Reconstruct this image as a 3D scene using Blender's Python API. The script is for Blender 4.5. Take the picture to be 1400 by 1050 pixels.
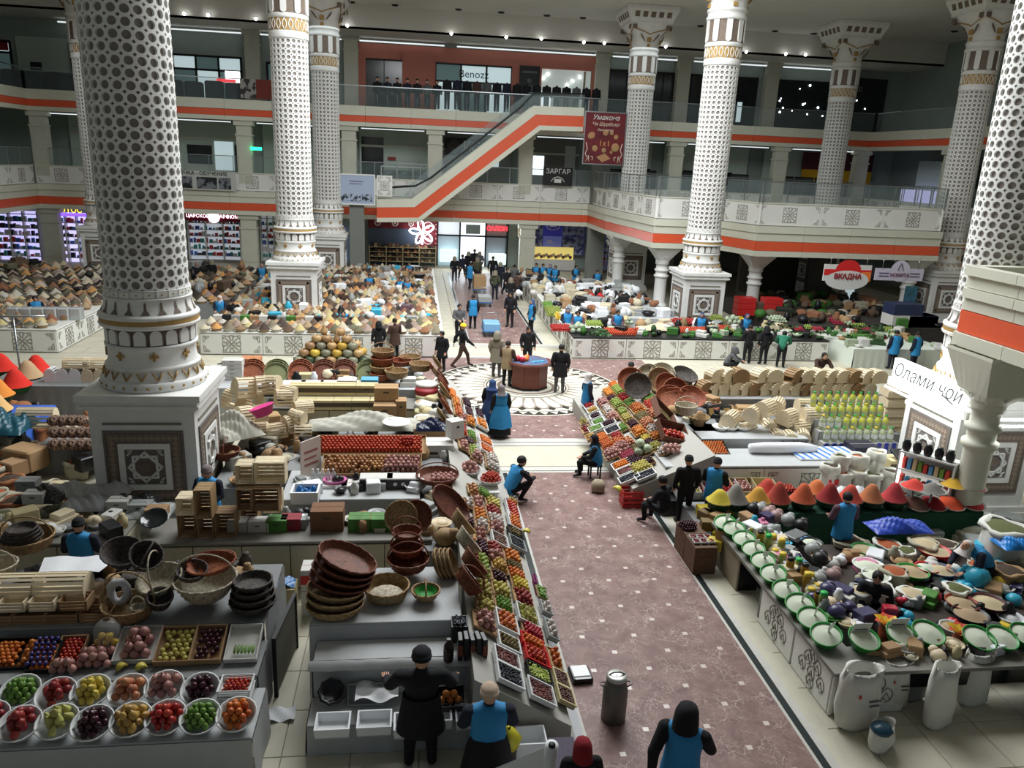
import bpy, math, random
from mathutils import Matrix, Vector
for o in list(bpy.data.objects): bpy.data.objects.remove(o)
SC=bpy.context.scene; COL=SC.collection
PI=math.pi; rnd=random.Random(7)
F=1060.0; H=8.0
def _n(v): return v.normalized()
_vp=Vector(((568-700)/F,-(215-525)/F,-1.0)); CY=_n(_vp)
_p2=_vp+Vector((1,-0.044,0)); CZ=_n(_p2.cross(_vp))
if CZ.y<0: CZ=-CZ
CX=CY.cross(CZ)
ROT=Matrix((CX,CY,CZ))            # world = ROT @ cam
cam=bpy.data.objects.new('camera',bpy.data.cameras.new('camera')); COL.objects.link(cam)
cam.data.sensor_width=36; cam.data.lens=F/1400*36; cam.data.clip_end=300
cam.matrix_world=Matrix.Translation((0,0,H))@ROT.to_4x4()
SC.camera=cam
SC.view_settings.view_transform='Standard'; SC.view_settings.look='None'
SC.view_settings.exposure=0.0; SC.view_settings.gamma=1; SC.view_settings.use_curve_mapping=False
W=bpy.data.worlds.new('world'); SC.world=W; W.use_nodes=True
W.node_tree.nodes['Background'].inputs[0].default_value=(.62,.72,.8,1)
W.node_tree.nodes['Background'].inputs[1].default_value=0.16
def area(name,loc,sx,sy,power,col=(1,1,1),rot=(0,0,0)):
 l=bpy.data.lights.new(name,'AREA'); l.shape='RECTANGLE'; l.size=sx; l.size_y=sy; l.energy=power; l.color=col
 o=bpy.data.objects.new(name,l); o.location=loc; o.rotation_euler=rot; COL.objects.link(o); return o
area('skylight_daylight',(4.2,27.5,17.3),15,18,8800,(.95,.98,1.0))
area('entrance_daylight',(4.4,60.5,2.2),5,3,260,(.85,.93,1),(-PI/2,0,0))
area('gallery_fill',(4.2,50,15.2),40,3,420,(.85,.95,1))  # ambient fill added in front of the gallery, not a fixture
area('left_hall_fill',(-18,40,14),8,20,420,(.92,.98,1))  # added ambient fill for the left hall, stands for no lamp
area('right_hall_fill',(24,34,14),8,20,140,(.92,.98,1))  # added ambient fill for the right hall, stands for no lamp
def wray(px,py): return ROT@Vector(((px-700)/F,-(py-525)/F,-1.0))
def P(px,py,z=0.0):
 d=wray(px,py); t=(z-H)/d.z; return (d.x*t,d.y*t)
def PY(px,py,Y):
 d=wray(px,py); t=Y/d.y; return (d.x*t,H+d.z*t)
MATS={}
def M(name,col,rough=.6,var=.0,vscale=6.,metal=0.,emit=0.,bump=0.,bscale=40.,rand=0.,alpha=1.,spec=.4,col2=None,thr=None,trans=0.):
 if name in MATS: return MATS[name]
 m=bpy.data.materials.new(name); m.use_nodes=True; nt=m.node_tree; b=nt.nodes['Principled BSDF']
 b.inputs['Base Color'].default_value=(*col,1); b.inputs['Roughness'].default_value=rough
 b.inputs['Metallic'].default_value=metal; b.inputs['Specular IOR Level'].default_value=spec
 if alpha<1: b.inputs['Alpha'].default_value=alpha
 if trans: b.inputs['Transmission Weight'].default_value=trans
 if emit:
  b.inputs['Emission Color'].default_value=(*col,1); b.inputs['Emission Strength'].default_value=emit
 out=None
 if var or col2:
  tc=nt.nodes.new('ShaderNodeTexCoord'); ns=nt.nodes.new('ShaderNodeTexNoise'); ns.inputs['Scale'].default_value=vscale
  ns.inputs['Detail'].default_value=4
  nt.links.new(tc.outputs['Object'],ns.inputs['Vector'])
  cr=nt.nodes.new('ShaderNodeValToRGB')
  c2=col2 or tuple(max(0,c*(1-var)) for c in col); c1=col if col2 else tuple(min(1,c*(1+var*.6)) for c in col)
  cr.color_ramp.elements[0].position=thr[0] if thr else .3; cr.color_ramp.elements[1].position=thr[1] if thr else .7
  cr.color_ramp.elements[0].color=(*c2,1); cr.color_ramp.elements[1].color=(*c1,1)
  nt.links.new(ns.outputs['Fac'],cr.inputs['Fac']); out=cr.outputs['Color']
 if rand:
  oi=nt.nodes.new('ShaderNodeObjectInfo'); hs=nt.nodes.new('ShaderNodeHueSaturation')
  mr=nt.nodes.new('ShaderNodeMapRange'); mr.inputs['To Min'].default_value=1-rand; mr.inputs['To Max'].default_value=1+rand
  mh=nt.nodes.new('ShaderNodeMapRange'); mh.inputs['To Min'].default_value=.5-rand*.05; mh.inputs['To Max'].default_value=.5+rand*.05
  nt.links.new(oi.outputs['Random'],mr.inputs['Value']); nt.links.new(mr.outputs['Result'],hs.inputs['Value'])
  nt.links.new(oi.outputs['Random'],mh.inputs['Value']); nt.links.new(mh.outputs['Result'],hs.inputs['Hue'])
  if out: nt.links.new(out,hs.inputs['Color'])
  else: hs.inputs['Color'].default_value=(*col,1)
  out=hs.outputs['Color']
 if out: nt.links.new(out,b.inputs['Base Color'])
 if bump:
  tc=nt.nodes.new('ShaderNodeTexCoord'); n2=nt.nodes.new('ShaderNodeTexNoise'); n2.inputs['Scale'].default_value=bscale; n2.inputs['Detail'].default_value=3
  bp=nt.nodes.new('ShaderNodeBump'); bp.inputs['Strength'].default_value=bump; bp.inputs['Distance'].default_value=.02
  nt.links.new(tc.outputs['Object'],n2.inputs['Vector']); nt.links.new(n2.outputs['Fac'],bp.inputs['Height']); nt.links.new(bp.outputs['Normal'],b.inputs['Normal'])
 MATS[name]=m; return m
def srgb(r,g,b):
 f=lambda c:(c/255/12.92 if c<=10 else ((c/255+.055)/1.055)**2.4)
 return (f(r),f(g),f(b))
def MS(name,rgb,**k): return M(name,srgb(*rgb),**k)
class MB:
 def __init__(s): s.v=[]; s.f=[]; s.m=[]; s.sm=[]
 def add(s,vs,fs,mi=0,smooth=False):
  b=len(s.v); s.v.extend(vs)
  for f in fs: s.f.append(tuple(i+b for i in f)); s.m.append(mi); s.sm.append(smooth)
  return s
 def box(s,x0,x1,y0,y1,z0,z1,mi=0):
  vs=[(x0,y0,z0),(x1,y0,z0),(x1,y1,z0),(x0,y1,z0),(x0,y0,z1),(x1,y0,z1),(x1,y1,z1),(x0,y1,z1)]
  return s.add(vs,[(0,3,2,1),(4,5,6,7),(0,1,5,4),(1,2,6,5),(2,3,7,6),(3,0,4,7)],mi)
 def bbox(s,x0,x1,y0,y1,z0,z1,b=.01,mi=0):
  def ring(i,z): return [(x0+i+b,y0+i,z),(x1-i-b,y0+i,z),(x1-i,y0+i+b,z),(x1-i,y1-i-b,z),(x1-i-b,y1-i,z),(x0+i+b,y1-i,z),(x0+i,y1-i-b,z),(x0+i,y0+i+b,z)]
  vs=ring(0,z0)+ring(0,z1-b)+ring(b,z1)
  fs=[tuple(range(7,-1,-1)),tuple(range(16,24))]
  for r in (0,8):
   for i in range(8): j=(i+1)%8; fs.append((r+i,r+j,r+8+j,r+8+i))
  return s.add(vs,fs,mi)
 def obox(s,c,ax,ay,az,mi=0):
  c=Vector(c);ax=Vector(ax);ay=Vector(ay);az=Vector(az); vs=[]
  for k in (-1,1):
   for (i,j) in ((-1,-1),(1,-1),(1,1),(-1,1)): vs.append(tuple(c+ax*i+ay*j+az*k))
  return s.add(vs,[(0,3,2,1),(4,5,6,7),(0,1,5,4),(1,2,6,5),(2,3,7,6),(3,0,4,7)],mi)
 def prism(s,poly,z0,z1,mi=0,top=True,bot=True):
  n=len(poly); vs=[(x,y,z0) for x,y in poly]+[(x,y,z1) for x,y in poly]
  fs=[(i,(i+1)%n,n+(i+1)%n,n+i) for i in range(n)]
  if top: fs.append(tuple(range(n,2*n)))
  if bot: fs.append(tuple(range(n-1,-1,-1)))
  return s.add(vs,fs,mi)
 def lathe(s,prof,n=24,c=(0,0,0),mi=0,smooth=True,capt=False,capb=False,sx=1,sy=1,a0=0,wob=None):
  vs=[];fs=[]
  for k,(r,z) in enumerate(prof):
   for i in range(n):
    a=a0+2*PI*i/n; rr=r+(wob(k,i) if wob else 0)
    vs.append((c[0]+rr*math.cos(a)*sx,c[1]+rr*math.sin(a)*sy,c[2]+z))
  for k in range(len(prof)-1):
   for i in range(n):
    j=(i+1)%n; fs.append((k*n+i,k*n+j,(k+1)*n+j,(k+1)*n+i))
  s.add(vs,fs,mi,smooth)
  b=len(s.v)-len(vs)
  if capt: s.f.append(tuple(b+(len(prof)-1)*n+i for i in range(n))); s.m.append(mi); s.sm.append(False)
  if capb: s.f.append(tuple(b+n-1-i for i in range(n))); s.m.append(mi); s.sm.append(False)
  return s
 def tube(s,pts,r,n=6,mi=0,closed=False,smooth=True):
  pts=[Vector(p) for p in pts]; N=len(pts); rs=r if isinstance(r,(list,tuple)) else [r]*N
  up=Vector((0,0,1)); vs=[];fs=[]; prev=None
  for k in range(N):
   if closed: t=pts[(k+1)%N]-pts[k-1]
   else: t=pts[min(k+1,N-1)]-pts[max(k-1,0)]
   if t.length<1e-9: t=Vector((0,0,1))
   t.normalize()
   if prev is None:
    a=up if abs(t.dot(up))<.9 else Vector((1,0,0)); u=(a-t*a.dot(t)).normalized()
   else:
    u=prev-t*prev.dot(t)
    u=u.normalized() if u.length>1e-6 else t.orthogonal().normalized()
   prev=u; w=t.cross(u)
   for i in range(n):
    a=2*PI*i/n; p=pts[k]+(u*math.cos(a)+w*math.sin(a))*rs[k]; vs.append(tuple(p))
  for k in range(N if closed else N-1):
   for i in range(n):
    j=(i+1)%n; k2=(k+1)%N; fs.append((k*n+i,k*n+j,k2*n+j,k2*n+i))
  if not closed: fs.append(tuple(range(n-1,-1,-1))); fs.append(tuple((N-1)*n+i for i in range(n)))
  return s.add(vs,fs,mi,smooth)
 def ball(s,c,r,n=10,m=6,mi=0,sx=1,sy=1,sz=1):
  prof=[]
  vs=[(c[0],c[1],c[2]-r*sz)];fs=[]
  for k in range(1,m):
   t=-PI/2+PI*k/m
   for i in range(n):
    a=2*PI*i/n; vs.append((c[0]+r*sx*math.cos(t)*math.cos(a),c[1]+r*sy*math.cos(t)*math.sin(a),c[2]+r*sz*math.sin(t)))
  vs.append((c[0],c[1],c[2]+r*sz)); L=len(vs)-1
  for i in range(n):
   j=(i+1)%n; fs.append((0,1+j,1+i)); fs.append((L,L-n+i,L-n+j))
   for k in range(m-2): fs.append((1+k*n+i,1+k*n+j,1+(k+1)*n+j,1+(k+1)*n+i))
  return s.add(vs,fs,mi,True)
 def grid(s,fn,nu,nv,mi=0,smooth=True,closeu=False):
  vs=[fn(i/nu,j/nv) for j in range(nv+1) for i in range(nu+(0 if closeu else 1))]
  w=nu if closeu else nu+1; fs=[]
  for j in range(nv):
   for i in range(nu):
    i2=(i+1)%w; fs.append((j*w+i,j*w+i2,(j+1)*w+i2,(j+1)*w+i))
  return s.add(vs,fs,mi,smooth)
 def xf(s,mat,start=0):
  s.v[start:]=[tuple(mat@Vector(p)) for p in s.v[start:]]; return s
 def mesh(s,name,mats):
  me=bpy.data.meshes.new(name); me.from_pydata(s.v,[],s.f)
  for m in (mats if isinstance(mats,(list,tuple)) else [mats]): me.materials.append(m)
  me.polygons.foreach_set('material_index',s.m); me.polygons.foreach_set('use_smooth',s.sm); me.update(); return me
def link(name,data,parent=None,loc=(0,0,0),rz=0,scale=None,rot=None):
 o=bpy.data.objects.new(name,data); COL.objects.link(o); o.location=loc
 o.rotation_euler=rot if rot else (0,0,rz)
 if scale is not None: o.scale=scale if isinstance(scale,(tuple,list)) else (scale,)*3
 if parent: o.parent=parent
 return o
def tag(o,label=None,cat=None,group=None,kind=None):
 if label: o['label']=label
 if cat: o['category']=cat
 if group: o['group']=group
 if kind: o['kind']=kind
 return o
def part(name,mb,mats,parent=None,**k): return link(name,mb.mesh(name,mats),parent,**k)
def struct(name,mb,mats,parent=None,**k):
 o=part(name,mb,mats,parent,**k)
 if not parent: o['kind']='structure'
 return o
def thing(name,label,cat,loc=(0,0,0),rz=0,group=None,rot=None,scale=None):
 return tag(link(name,None,None,loc,rz,scale,rot),label,cat,group)
def single(name,mesh,label,cat,loc=(0,0,0),rz=0,group=None,rot=None,scale=None):
 return tag(link(name,mesh,None,loc,rz,scale,rot),label,cat,group)
class Proto:
 """a thing described as a list of (name, mesh, loc, rot, children, label) parts, stamped out as real objects"""
 def __init__(s,name,cat,parts): s.name=name; s.cat=cat; s.parts=parts
 def put(s,label,loc,rz=0,group=None,scale=None,rot=None,over=None):
  t=thing(s.name,label,s.cat,loc,rz,group,rot,scale)
  for p in s.parts:
   me=(over or {}).get(p[0],p[1])
   c=link(p[0],me,t,p[2] if len(p)>2 else (0,0,0),rot=p[3] if len(p)>3 else None)
   for q in (p[4] if len(p)>4 else []): link(q[0],q[1],c,q[2] if len(q)>2 else (0,0,0))
  return t
_TX={}
def text_mesh(s,size,mat,depth=.01,sx=1.0,bold=0.0,shear=0.0):
 cu=bpy.data.curves.new('lettering','FONT'); cu.body=s; cu.size=size; cu.extrude=depth; cu.align_x='CENTER'; cu.align_y='CENTER'
 cu.offset=bold; cu.shear=shear; cu.resolution_u=2
 o=bpy.data.objects.new('lettering',cu); COL.objects.link(o)
 dg=bpy.context.evaluated_depsgraph_get(); me=bpy.data.meshes.new_from_object(o.evaluated_get(dg))
 bpy.data.objects.remove(o); me.materials.clear(); me.materials.append(mat)
 if sx!=1:
  for v in me.vertices: v.co.x*=sx
 return me
def lettering(s,size,mat,parent,loc,rz=0,tilt=PI/2,**k):
 return link('lettering',text_mesh(s,size,mat,**k),parent,loc,rot=(tilt,0,rz))
mWHITE=MS('painted_plaster_white',(226,226,222),rough=.55,var=.06,vscale=3)
mCREAM=MS('cream_stone',(196,196,180),rough=.55,var=.06,vscale=1.5)
mCREAMT=MS('cream_marble_tile',(196,191,172),rough=.5,spec=.2,var=.08,vscale=2)
mGREYW=MS('grey_green_wall',(150,162,156),rough=.7,var=.08,vscale=.6)
mORANGE=MS('orange_cladding',(222,92,58),rough=.35,var=.04)
mCEIL=MS('grey_ceiling',(214,212,204),rough=.9,var=.08,vscale=.2)
mDARK=MS('dark_glass',(22,28,30),rough=.15,spec=.6)
mBLACK=MS('black_metal',(16,18,20),rough=.5)
mGLASS=M('clear_glass',(.3,.38,.38),rough=.08,alpha=.12,spec=.3)
mTAUPE=MS('taupe_inset',(118,104,92),rough=.7,var=.12,vscale=8)
mGOLD=MS('ochre_trim',(176,142,84),rough=.5,var=.15,vscale=10)
mHOLE=MS('lattice_backing',(150,142,136),rough=.85)
mLINE=MS('engraved_grey',(120,116,104),rough=.8)
mREDWALL=MS('brick_red_wall',(186,116,100),rough=.7,var=.06,vscale=.8)
mSTEEL=MS('brushed_steel',(170,174,176),rough=.3,metal=.9)
mLAMP=M('lamp_white',(1,1,1),emit=14)
mCOVE=M('cove_light',(.9,.97,1),emit=.8)
b=MB(); b.box(-40,45,-4,62,-.3,-.02); floor=struct('floor',b,MS('grout_grey',(150,146,132),rough=.8));
tile=MB(); tile.bbox(-.465,.465,-.465,.465,-.05,0,.006); tile_me=tile.mesh('tile',mCREAMT)
far=MB(); T=.94; nt=0
def in_marble(x,y):
 if 2.0<x<6.0 and y<19: return True
 if 2.0<x<6.0 and 34.4<y<56: return True
 return False
xs=[-24.8+T*i for i in range(63)]; ys=[3.0+T*j for j in range(60)]
for x in xs:
 for y in ys:
  if in_marble(x,y) : continue
  if -0.5<x<9.8 and 21.5<y<31.9: continue
  near=(y<12.6 and -3<x<0) or (y<16 and 5.9<x<8) or (26<y<32 and (-12<x<0 or 9<x<19) and y>27.5) or (3<y<10 and 7<x<12)
  if near and nt<300: link('tile',tile_me,floor,(x,y,0)); nt+=1
  elif 0<y<60: far.box(x-.462,x+.462,y-.462,y+.462,-.05,0)
o=part('tile_field',far,mCREAMT,floor); o['kind']='stuff'
def marble():
 m=bpy.data.materials.new('red_veined_marble'); m.use_nodes=True; nt=m.node_tree; b=nt.nodes['Principled BSDF']; b.inputs['Roughness'].default_value=.4; b.inputs['Specular IOR Level'].default_value=.12
 tc=nt.nodes.new('ShaderNodeTexCoord')
 n1=nt.nodes.new('ShaderNodeTexNoise'); n1.inputs['Scale'].default_value=3; n1.inputs['Detail'].default_value=6; n1.inputs['Distortion'].default_value=.6
 r1=nt.nodes.new('ShaderNodeValToRGB'); e=r1.color_ramp.elements; e[0].position=.3; e[0].color=(*srgb(116,92,88),1); e[1].position=.72; e[1].color=(*srgb(146,120,114),1)
 mp=nt.nodes.new('ShaderNodeMixRGB'); mp.inputs['Fac'].default_value=.35
 n2=nt.nodes.new('ShaderNodeTexNoise'); n2.inputs['Scale'].default_value=2.5; n2.inputs['Detail'].default_value=5
 nt.links.new(tc.outputs['Object'],n2.inputs['Vector']); nt.links.new(tc.outputs['Object'],mp.inputs['Color1']); nt.links.new(n2.outputs['Color'],mp.inputs['Color2'])
 last=None
 nt.links.new(tc.outputs['Object'],n1.inputs['Vector']); nt.links.new(n1.outputs['Fac'],r1.inputs['Fac']); last=r1.outputs['Color']
 n3=nt.nodes.new('ShaderNodeTexNoise'); n3.inputs['Scale'].default_value=2.2; n3.inputs['Detail'].default_value=2; nt.links.new(tc.outputs['Object'],n3.inputs['Vector'])
 mk=nt.nodes.new('ShaderNodeValToRGB'); mk.color_ramp.elements[0].position=.38; mk.color_ramp.elements[1].position=.6; nt.links.new(n3.outputs['Fac'],mk.inputs['Fac'])
 for sc,w in ((4.5,.022),(13.0,.04)):
  v=nt.nodes.new('ShaderNodeTexVoronoi'); v.feature='DISTANCE_TO_EDGE'; v.inputs['Scale'].default_value=sc; nt.links.new(mp.outputs['Color'],v.inputs['Vector'])
  rr=nt.nodes.new('ShaderNodeValToRGB'); rr.color_ramp.elements[0].position=0; rr.color_ramp.elements[0].color=(.8,.8,.8,1); rr.color_ramp.elements[1].position=w; rr.color_ramp.elements[1].color=(0,0,0,1)
  nt.links.new(v.outputs['Distance'],rr.inputs['Fac'])
  mu=nt.nodes.new('ShaderNodeMixRGB'); mu.blend_type='MULTIPLY'; mu.inputs['Fac'].default_value=1; nt.links.new(rr.outputs['Color'],mu.inputs['Color1']); nt.links.new(mk.outputs['Color'],mu.inputs['Color2'])
  mx=nt.nodes.new('ShaderNodeMixRGB'); nt.links.new(mu.outputs['Color'],mx.inputs['Fac']); nt.links.new(last,mx.inputs['Color1']); mx.inputs['Color2'].default_value=(*srgb(190,172,164),1); last=mx.outputs['Color']
 nt.links.new(last,b.inputs['Base Color']); return m
mMARB=marble()
mINLAY=MS('pale_inlay',(206,192,184),rough=.25); mNAVY=MS('dark_green_marble',(38,46,46),rough=.25)
AX0,AX1=2.54,5.70
b=MB(); b.box(AX0,AX1,-3,19.1,-.05,.002); part('marble_paving',b,mMARB,floor)
b=MB(); b.box(AX0,AX1,34.3,57,-.05,.002); part('marble_paving',b,mMARB,floor)
b=MB(); b.box(-.45,9.75,21.75,31.55,-.05,.001); part('marble_paving',b,mMARB,floor)
inl=MB(); inl.bbox(-.045,.045,-.045,.045,-.02,0.004,.002)
inl_me=inl.mesh('inlay_tile',mINLAY); n=0
for j in range(-6,55):
 for i in range(0,3):
  for (ox,oy) in ((3.45,11.17),(2.98,11.64)):
   x=ox+.94*i; y=oy+.94*j
   if x>5.5: continue
   if 6<y<18.9 or 34.6<y<56: link('inlay_tile',inl_me,floor,(x,y,.0)); n+=1
for j in range(11):
 for i in range(11):
  for o_ in (0,.47):
   x=-.2+.94*i+o_; y=22.+.94*j+o_
   if y<31.4 and x<9.6 and (x-4.15)**2+(y-27.4)**2>3.75**2: link('inlay_tile',inl_me,floor,(x,y,.0))
def strip(name,x0,x1,y0,y1,m,z=.003):
 b=MB(); b.box(x0,x1,y0,y1,-.04,z); return part(name,b,m,floor)
mPALE=MS('pale_marble_strip',(192,190,182),rough=.5,spec=.2,var=.06)
for (ya,yb) in ((-3,19.1),(34.3,57)):
 for s_,(a,c,m) in enumerate(((.0,.05,mPALE),(.05,.17,mNAVY),(.17,.30,mPALE),(.30,.52,mCREAMT))):
  strip('border_strip',AX1+a,AX1+c,ya,yb,m,.003+.001*s_); strip('border_strip',AX0-c,AX0-a,ya,yb,m,.003+.001*s_)
for (ya,yb) in ((19.1,21.75),(31.55,34.3)):
 for k,(a,c,m) in enumerate(((0,.10,mPALE),(.10,.14,mNAVY),(.14,.42,mPALE),(.42,.45,mNAVY),(.45,2.0,mCREAMT),(2.0,2.04,mNAVY),(2.04,2.3,mPALE),(2.3,2.34,mNAVY),(2.34,2.65,mPALE))):
  strip('crossing_strip',1.2,6.6,ya+a,ya+c,m,.006)
med=thing('rotunda_medallion','round inlaid marble star medallion under the octagonal wooden planter','floor medallion',(4.15,27.4,0))
mMW=MS('white_medallion_marble',(206,201,186),rough=.5,spec=.2,var=.07); mMD=MS('dark_medallion_marble',(60,58,54),rough=.3,var=.2)
def disc(r0,r1,z,m,name='ring',n=64):
 b=MB(); vs=[];fs=[]
 for i in range(n):
  a=2*PI*i/n; vs+= [(r0*math.cos(a),r0*math.sin(a),z),(r1*math.cos(a),r1*math.sin(a),z),(r1*math.cos(a),r1*math.sin(a),-.03)]
 for i in range(n):
  j=(i+1)%n; fs+=[(3*i,3*i+1,3*j+1,3*j),(3*i+1,3*i+2,3*j+2,3*j+1)]
 b.add(vs,fs); return part(name,b,m,med)
disc(0.01,3.5,.006,mMW,'disc'); disc(3.36,3.42,.011,mMD); disc(3.06,3.10,.011,mMD); disc(1.45,1.5,.011,mMD); disc(1.2,1.24,.011,mMD); disc(.95,1.1,.011,mTAUPE)
disc(1.55,2.8,.010,MS('medallion_grey_marble',(150,140,128),rough=.3),'grey_ring')
def wedge(pts,name,m,z,nn,off=0.):
 b=MB(); b.prism(pts,-.01,z); me=b.mesh(name,m)
 for i in range(nn): link(name,me,med,(0,0,0),rz=2*PI*(i+off)/nn)
wedge([(3.08,0),(3.35,-.165),(3.35,.165)],'dark_triangle',mMD,.012,56)
wedge([(2.55,0),(2.8,-.13),(2.98,0),(2.8,.13)],'dark_kite',mMD,.014,34,.5)
wedge([(1.6,-.09),(2.35,-.2),(2.62,-.13),(2.74,0),(2.62,.13),(2.35,.2),(1.6,.09)],'petal',mMW,.016,34)
R0=.82; NC=22; DZ=.222; Z0=5.18; NR=34
def lattice():
 b=MB(); dep=.055; da=2*PI/NC
 hole=[];outer=[]
 for k in range(16):
  a=2*PI*(k+.5)/16; hole.append((.365*math.cos(a),.365*math.sin(a)))
 def oct(a):
  c=.12; x,y=math.cos(a),math.sin(a); t=min(.5/max(abs(x),1e-6),.5/max(abs(y),1e-6),(1-c)/(abs(x)+abs(y))); return (x*t,y*t)
 outer=[oct(2*PI*(k+.5)/16) for k in range(16)]
 for i in range(NC):
  for j in range(NR):
   vs=[]
   for (u,v) in outer: a=(i+.5+u)*da; z=(j+.5+v)*DZ; vs.append((R0*math.cos(a),R0*math.sin(a),z))
   for (u,v) in hole: a=(i+.5+u)*da; z=(j+.5+v)*DZ; vs.append((R0*math.cos(a),R0*math.sin(a),z))
   r2=R0-dep
   for (u,v) in hole: a=(i+.5+u)*da; z=(j+.5+v)*DZ; vs.append((r2*math.cos(a),r2*math.sin(a),z))
   fs=[]
   for k in range(16):
    l=(k+1)%16; fs.append((k,l,16+l,16+k)); fs.append((16+k,16+l,32+l,32+k))
   for k in (1,5,9,13):
    p=outer[k];q=outer[(k+1)%16]
    bi=len(vs)
    for (u,v) in (p,q): a=(i+.5+u)*da; z=(j+.5+v)*DZ; vs.append((r2*math.cos(a),r2*math.sin(a),z))
    fs.append((k,bi,bi+1,(k+1)%16))
   b.add(vs,fs,0,False)
 b.lathe([(R0-dep,0),(R0-dep,NR*DZ)],NC,mi=1)
 return b
lat_me=lattice().mesh('lattice_shaft',[mWHITE,mHOLE])
def arches(b,n,r,z0,z1,wid,dep,up=True,mi=0,seg=5):
 """raised rounded tongues round the column"""
 for i in range(n):
  a0=2*PI*(i+.5)/n; pts=[]
  w=wid/2; zc=(z1-w*r) if up else (z0+w*r)
  if up:
   pts=[(-w,z0),(w,z0)]+[(w*math.cos(t*PI/seg),zc+w*r*math.sin(t*PI/seg)) for t in range(seg+1)]
  else:
   pts=[(w,z1),(-w,z1)]+[(-w*math.cos(t*PI/seg),zc-w*r*math.sin(t*PI/seg)) for t in range(seg+1)]
  vs=[(rr*math.cos(a0+p[0]),rr*math.sin(a0+p[0]),p[1]) for rr in (r,r+dep) for p in pts]; m=len(pts)
  fs=[tuple(range(m,2*m))]+[(k,(k+1)%m,m+(k+1)%m,m+k) for k in range(m)]
  b.add(vs,fs,mi)
def studs(b,n,r,z,s,mi):
 for i in range(n):
  a=2*PI*(i+.5)/n; c=Vector((r*math.cos(a),r*math.sin(a),z)); rad=Vector((math.cos(a),math.sin(a),0)); tan=Vector((-math.sin(a),math.cos(a),0))
  vs=[tuple(c+tan*s*math.cos(t*PI/4)+Vector((0,0,s*math.sin(t*PI/4)))) for t in range(8)]+[tuple(c+rad*.02+tan*s*.6*math.cos(t*PI/4)+Vector((0,0,s*.6*math.sin(t*PI/4)))) for t in range(8)]
  b.add(vs,[(t,(t+1)%8,8+(t+1)%8,8+t) for t in range(8)]+[tuple(range(8,16))],mi)
CB={}
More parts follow.
